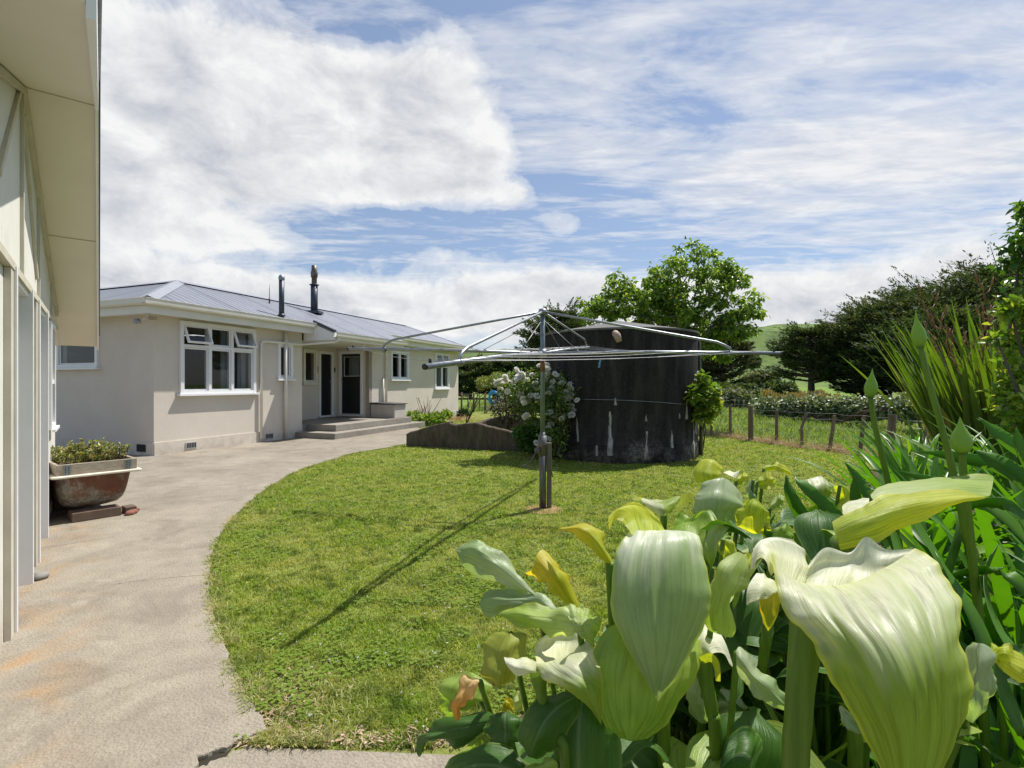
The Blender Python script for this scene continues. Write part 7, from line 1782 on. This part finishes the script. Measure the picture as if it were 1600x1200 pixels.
# bud stalks
BUDM = leafmat('bud_green', [(0, (.19, .33, .035)), (1, (.25, .40, .055))], .35, .35, .5)
def bud(lab, pts, r, tip, L, R_):
    b = P(*pts[0]); root = empty('agapanthus_stalk', (P(*pts[-1]).x, pts[-1][2], bz(P(*pts[-1]).x, pts[-1][2])), lab, 'flower stalk', 'agapanthus bud stalks')
    q = cr([P(*p) for p in pts], 30); m = MB(); m.tube(q, [r*(.85+.35*i/29) for i in range(30)], 14); m.build('stalk', STEM, root)
    tv = (P(*tip)-b).normalized(); s1 = tv.orthogonal().normalized(); s2 = tv.cross(s1); rows = []
    prof = [(0, .42), (.04, .62), (.10, .86), (.22, 1.0), (.38, .96), (.52, .76), (.66, .48), (.78, .27), (.88, .15), (.96, .07), (1.0, .02)]
    for s_, w_ in prof:
        rows.append([b+tv*L*s_+(s1*math.cos(k_/24*6.2832)+s2*math.sin(k_/24*6.2832))*R_*w_*(1+.04*math.cos(k_/24*6.2832*2+s_*4)) for k_ in range(25)])
    m = MB(); m.loft(rows); m.build('bud', BUDM, root)
    m = MB(); m.tube([b-tv*.004, b+tv*.004], [r*1.0, R_*.62], 14); m.build('bud_collar', STEM, root)
bud('tallest agapanthus stalk with a pointed green bud against the dark cypresses', [(1438, 541, 1.35), (1452, 600, 1.34), (1472, 670, 1.33), (1493, 755, 1.32), (1512, 850, 1.32), (1530, 960, 1.33), (1545, 1300, 1.4)], .0082, (1430, 488, 1.35), .088, .0170)
bud('left agapanthus stalk with a green bud in front of the wire fence', [(1360, 620, 1.6), (1366, 660, 1.6), (1378, 712, 1.6), (1390, 765, 1.6), (1400, 830, 1.6), (1410, 1100, 1.65)], .0085, (1363, 577, 1.6), .088, .0185)
bud('short agapanthus stalk with the widest bud low in front of the flax', [(1503, 707, 1.2), (1506, 745, 1.2), (1513, 810, 1.2), (1522, 900, 1.2), (1532, 1000, 1.2), (1545, 1300, 1.25)], .0085, (1500, 652, 1.2), .083, .0215)
# ---------------------------------------------------------------- flax
random.seed(5)
fx = (5.15, 5.35); fg = bz(*fx); flax = empty('flax', (fx[0], fx[1], fg), 'tall spiky flax with yellow edged leaves and brown seed stalks at the right', 'flax')
V = []; Fq = []
for i in range(420):
    a = random.random()*6.28; L = random.uniform(.9, 2.0); off = random.random()**.6*.50
    strap(V, Fq, (fx[0]+math.cos(a)*off, fx[1]+math.sin(a)*off*.8, fg), a+random.gauss(0, .3), L, random.uniform(.035, .06), 1.52-off*random.uniform(.3, 1.0), random.uniform(.0, .6), random.uniform(-.7, .7))
m = MB(); m.add(V, Fq, True); m.build('leaves', strapmat('flax_leaf', (.045, .10, .018), (.11, .175, .028), (.42, .32, .09), .32), flax)
PODM = surf('flax_pod', (.30, .13, .05), (.20, .10, .06), 15, .7, c3=(.42, .32, .18))
for i, (ub, ut, vt, kx) in enumerate([(1500, 1433, 462, 1), (1530, 1530, 437, 1), (1510, 1460, 505, -1), (1540, 1485, 535, 1), (1550, 1545, 490, -1), (1530, 1505, 520, 1)]):
    b = Vector((fx[0]+random.uniform(-.3, .3), fx[1]-.1, fg)); tp = P(ut, vt, 5.1); md = b.lerp(tp, .6)+Vector((.08*kx, 0, .05))
    m = MB(); m.tube(cr([b, md, tp], 14), [.012*(1-.06*j) for j in range(14)], 6); sk = m.build('seed_stalk', surf('flax_stalk', (.16, .12, .07), (.20, .10, .06), 6, .7), flax)
    for j in range(7):
        m = MB()
        q = md.lerp(tp, .35+.65*j/7); s_ = 1 if j % 2 else -1; e = q+Vector((s_*random.uniform(.04, .11), random.uniform(-.05, .05), random.uniform(.05, .14))); m.tube([q, q.lerp(e, .5)+Vector((s_*.01, 0, -.01)), e], .004, 4)
        dd = Vector((s_*.25, 0, 1)).normalized(); m.tube([e, e+dd*.03, e+dd*.07, e+dd*.10], [.004, .009, .008, .002], 6); m.build('seed_pod', PODM, sk)
# yellow leaved shrub at the right edge
YL = leafmat('yellow_shrub_leaf', [(0, (.07, .17, .02)), (.5, (.17, .29, .035)), (1, (.40, .46, .07))], .42, .38)
GLf = leafmat('shrub_dark_leaf', [(0, (.03, .09, .015)), (.6, (.07, .16, .03)), (1, (.16, .26, .05))], .35, .35)
leaf_shrub('yellow_shrub', 'yellow green leafy shrub spilling in at the right edge of the view', 'shrub', (3.35, 3.1, .3), [pblob(1622, 480, 42, 32, 3.1, .22), pblob(1600, 470, 18, 14, 3.05, .15), pblob(1583, 482, 14, 10, 3.0, .1), pblob(1610, 530, 26, 24, 3.05, .2), pblob(1640, 590, 40, 60, 3.2, .22), pblob(1588, 560, 14, 12, 3.0, .1), pblob(1600, 622, 26, 30, 3.05, .18), pblob(1574, 640, 12, 22, 2.95, .1), pblob(1560, 530, 9, 7, 2.95, .08), pblob(1625, 690, 36, 36, 3.1, .2)], 4200, .058, .034, YL, stems=10, shell=.3, clump=14)
leaf_shrub('tall_green_shrub', 'taller dark green shrub whose leaves hang in above the yellow one', 'shrub', (3.7, 3.4, .3), [pblob(1622, 398, 40, 16, 3.3, .2), pblob(1590, 384, 16, 10, 3.25, .1), pblob(1625, 345, 26, 20, 3.3, .2), pblob(1640, 430, 40, 40, 3.4, .2), pblob(1612, 318, 12, 8, 3.3, .1)], 1900, .062, .036, GLf, stems=8, shell=.3, clump=12)
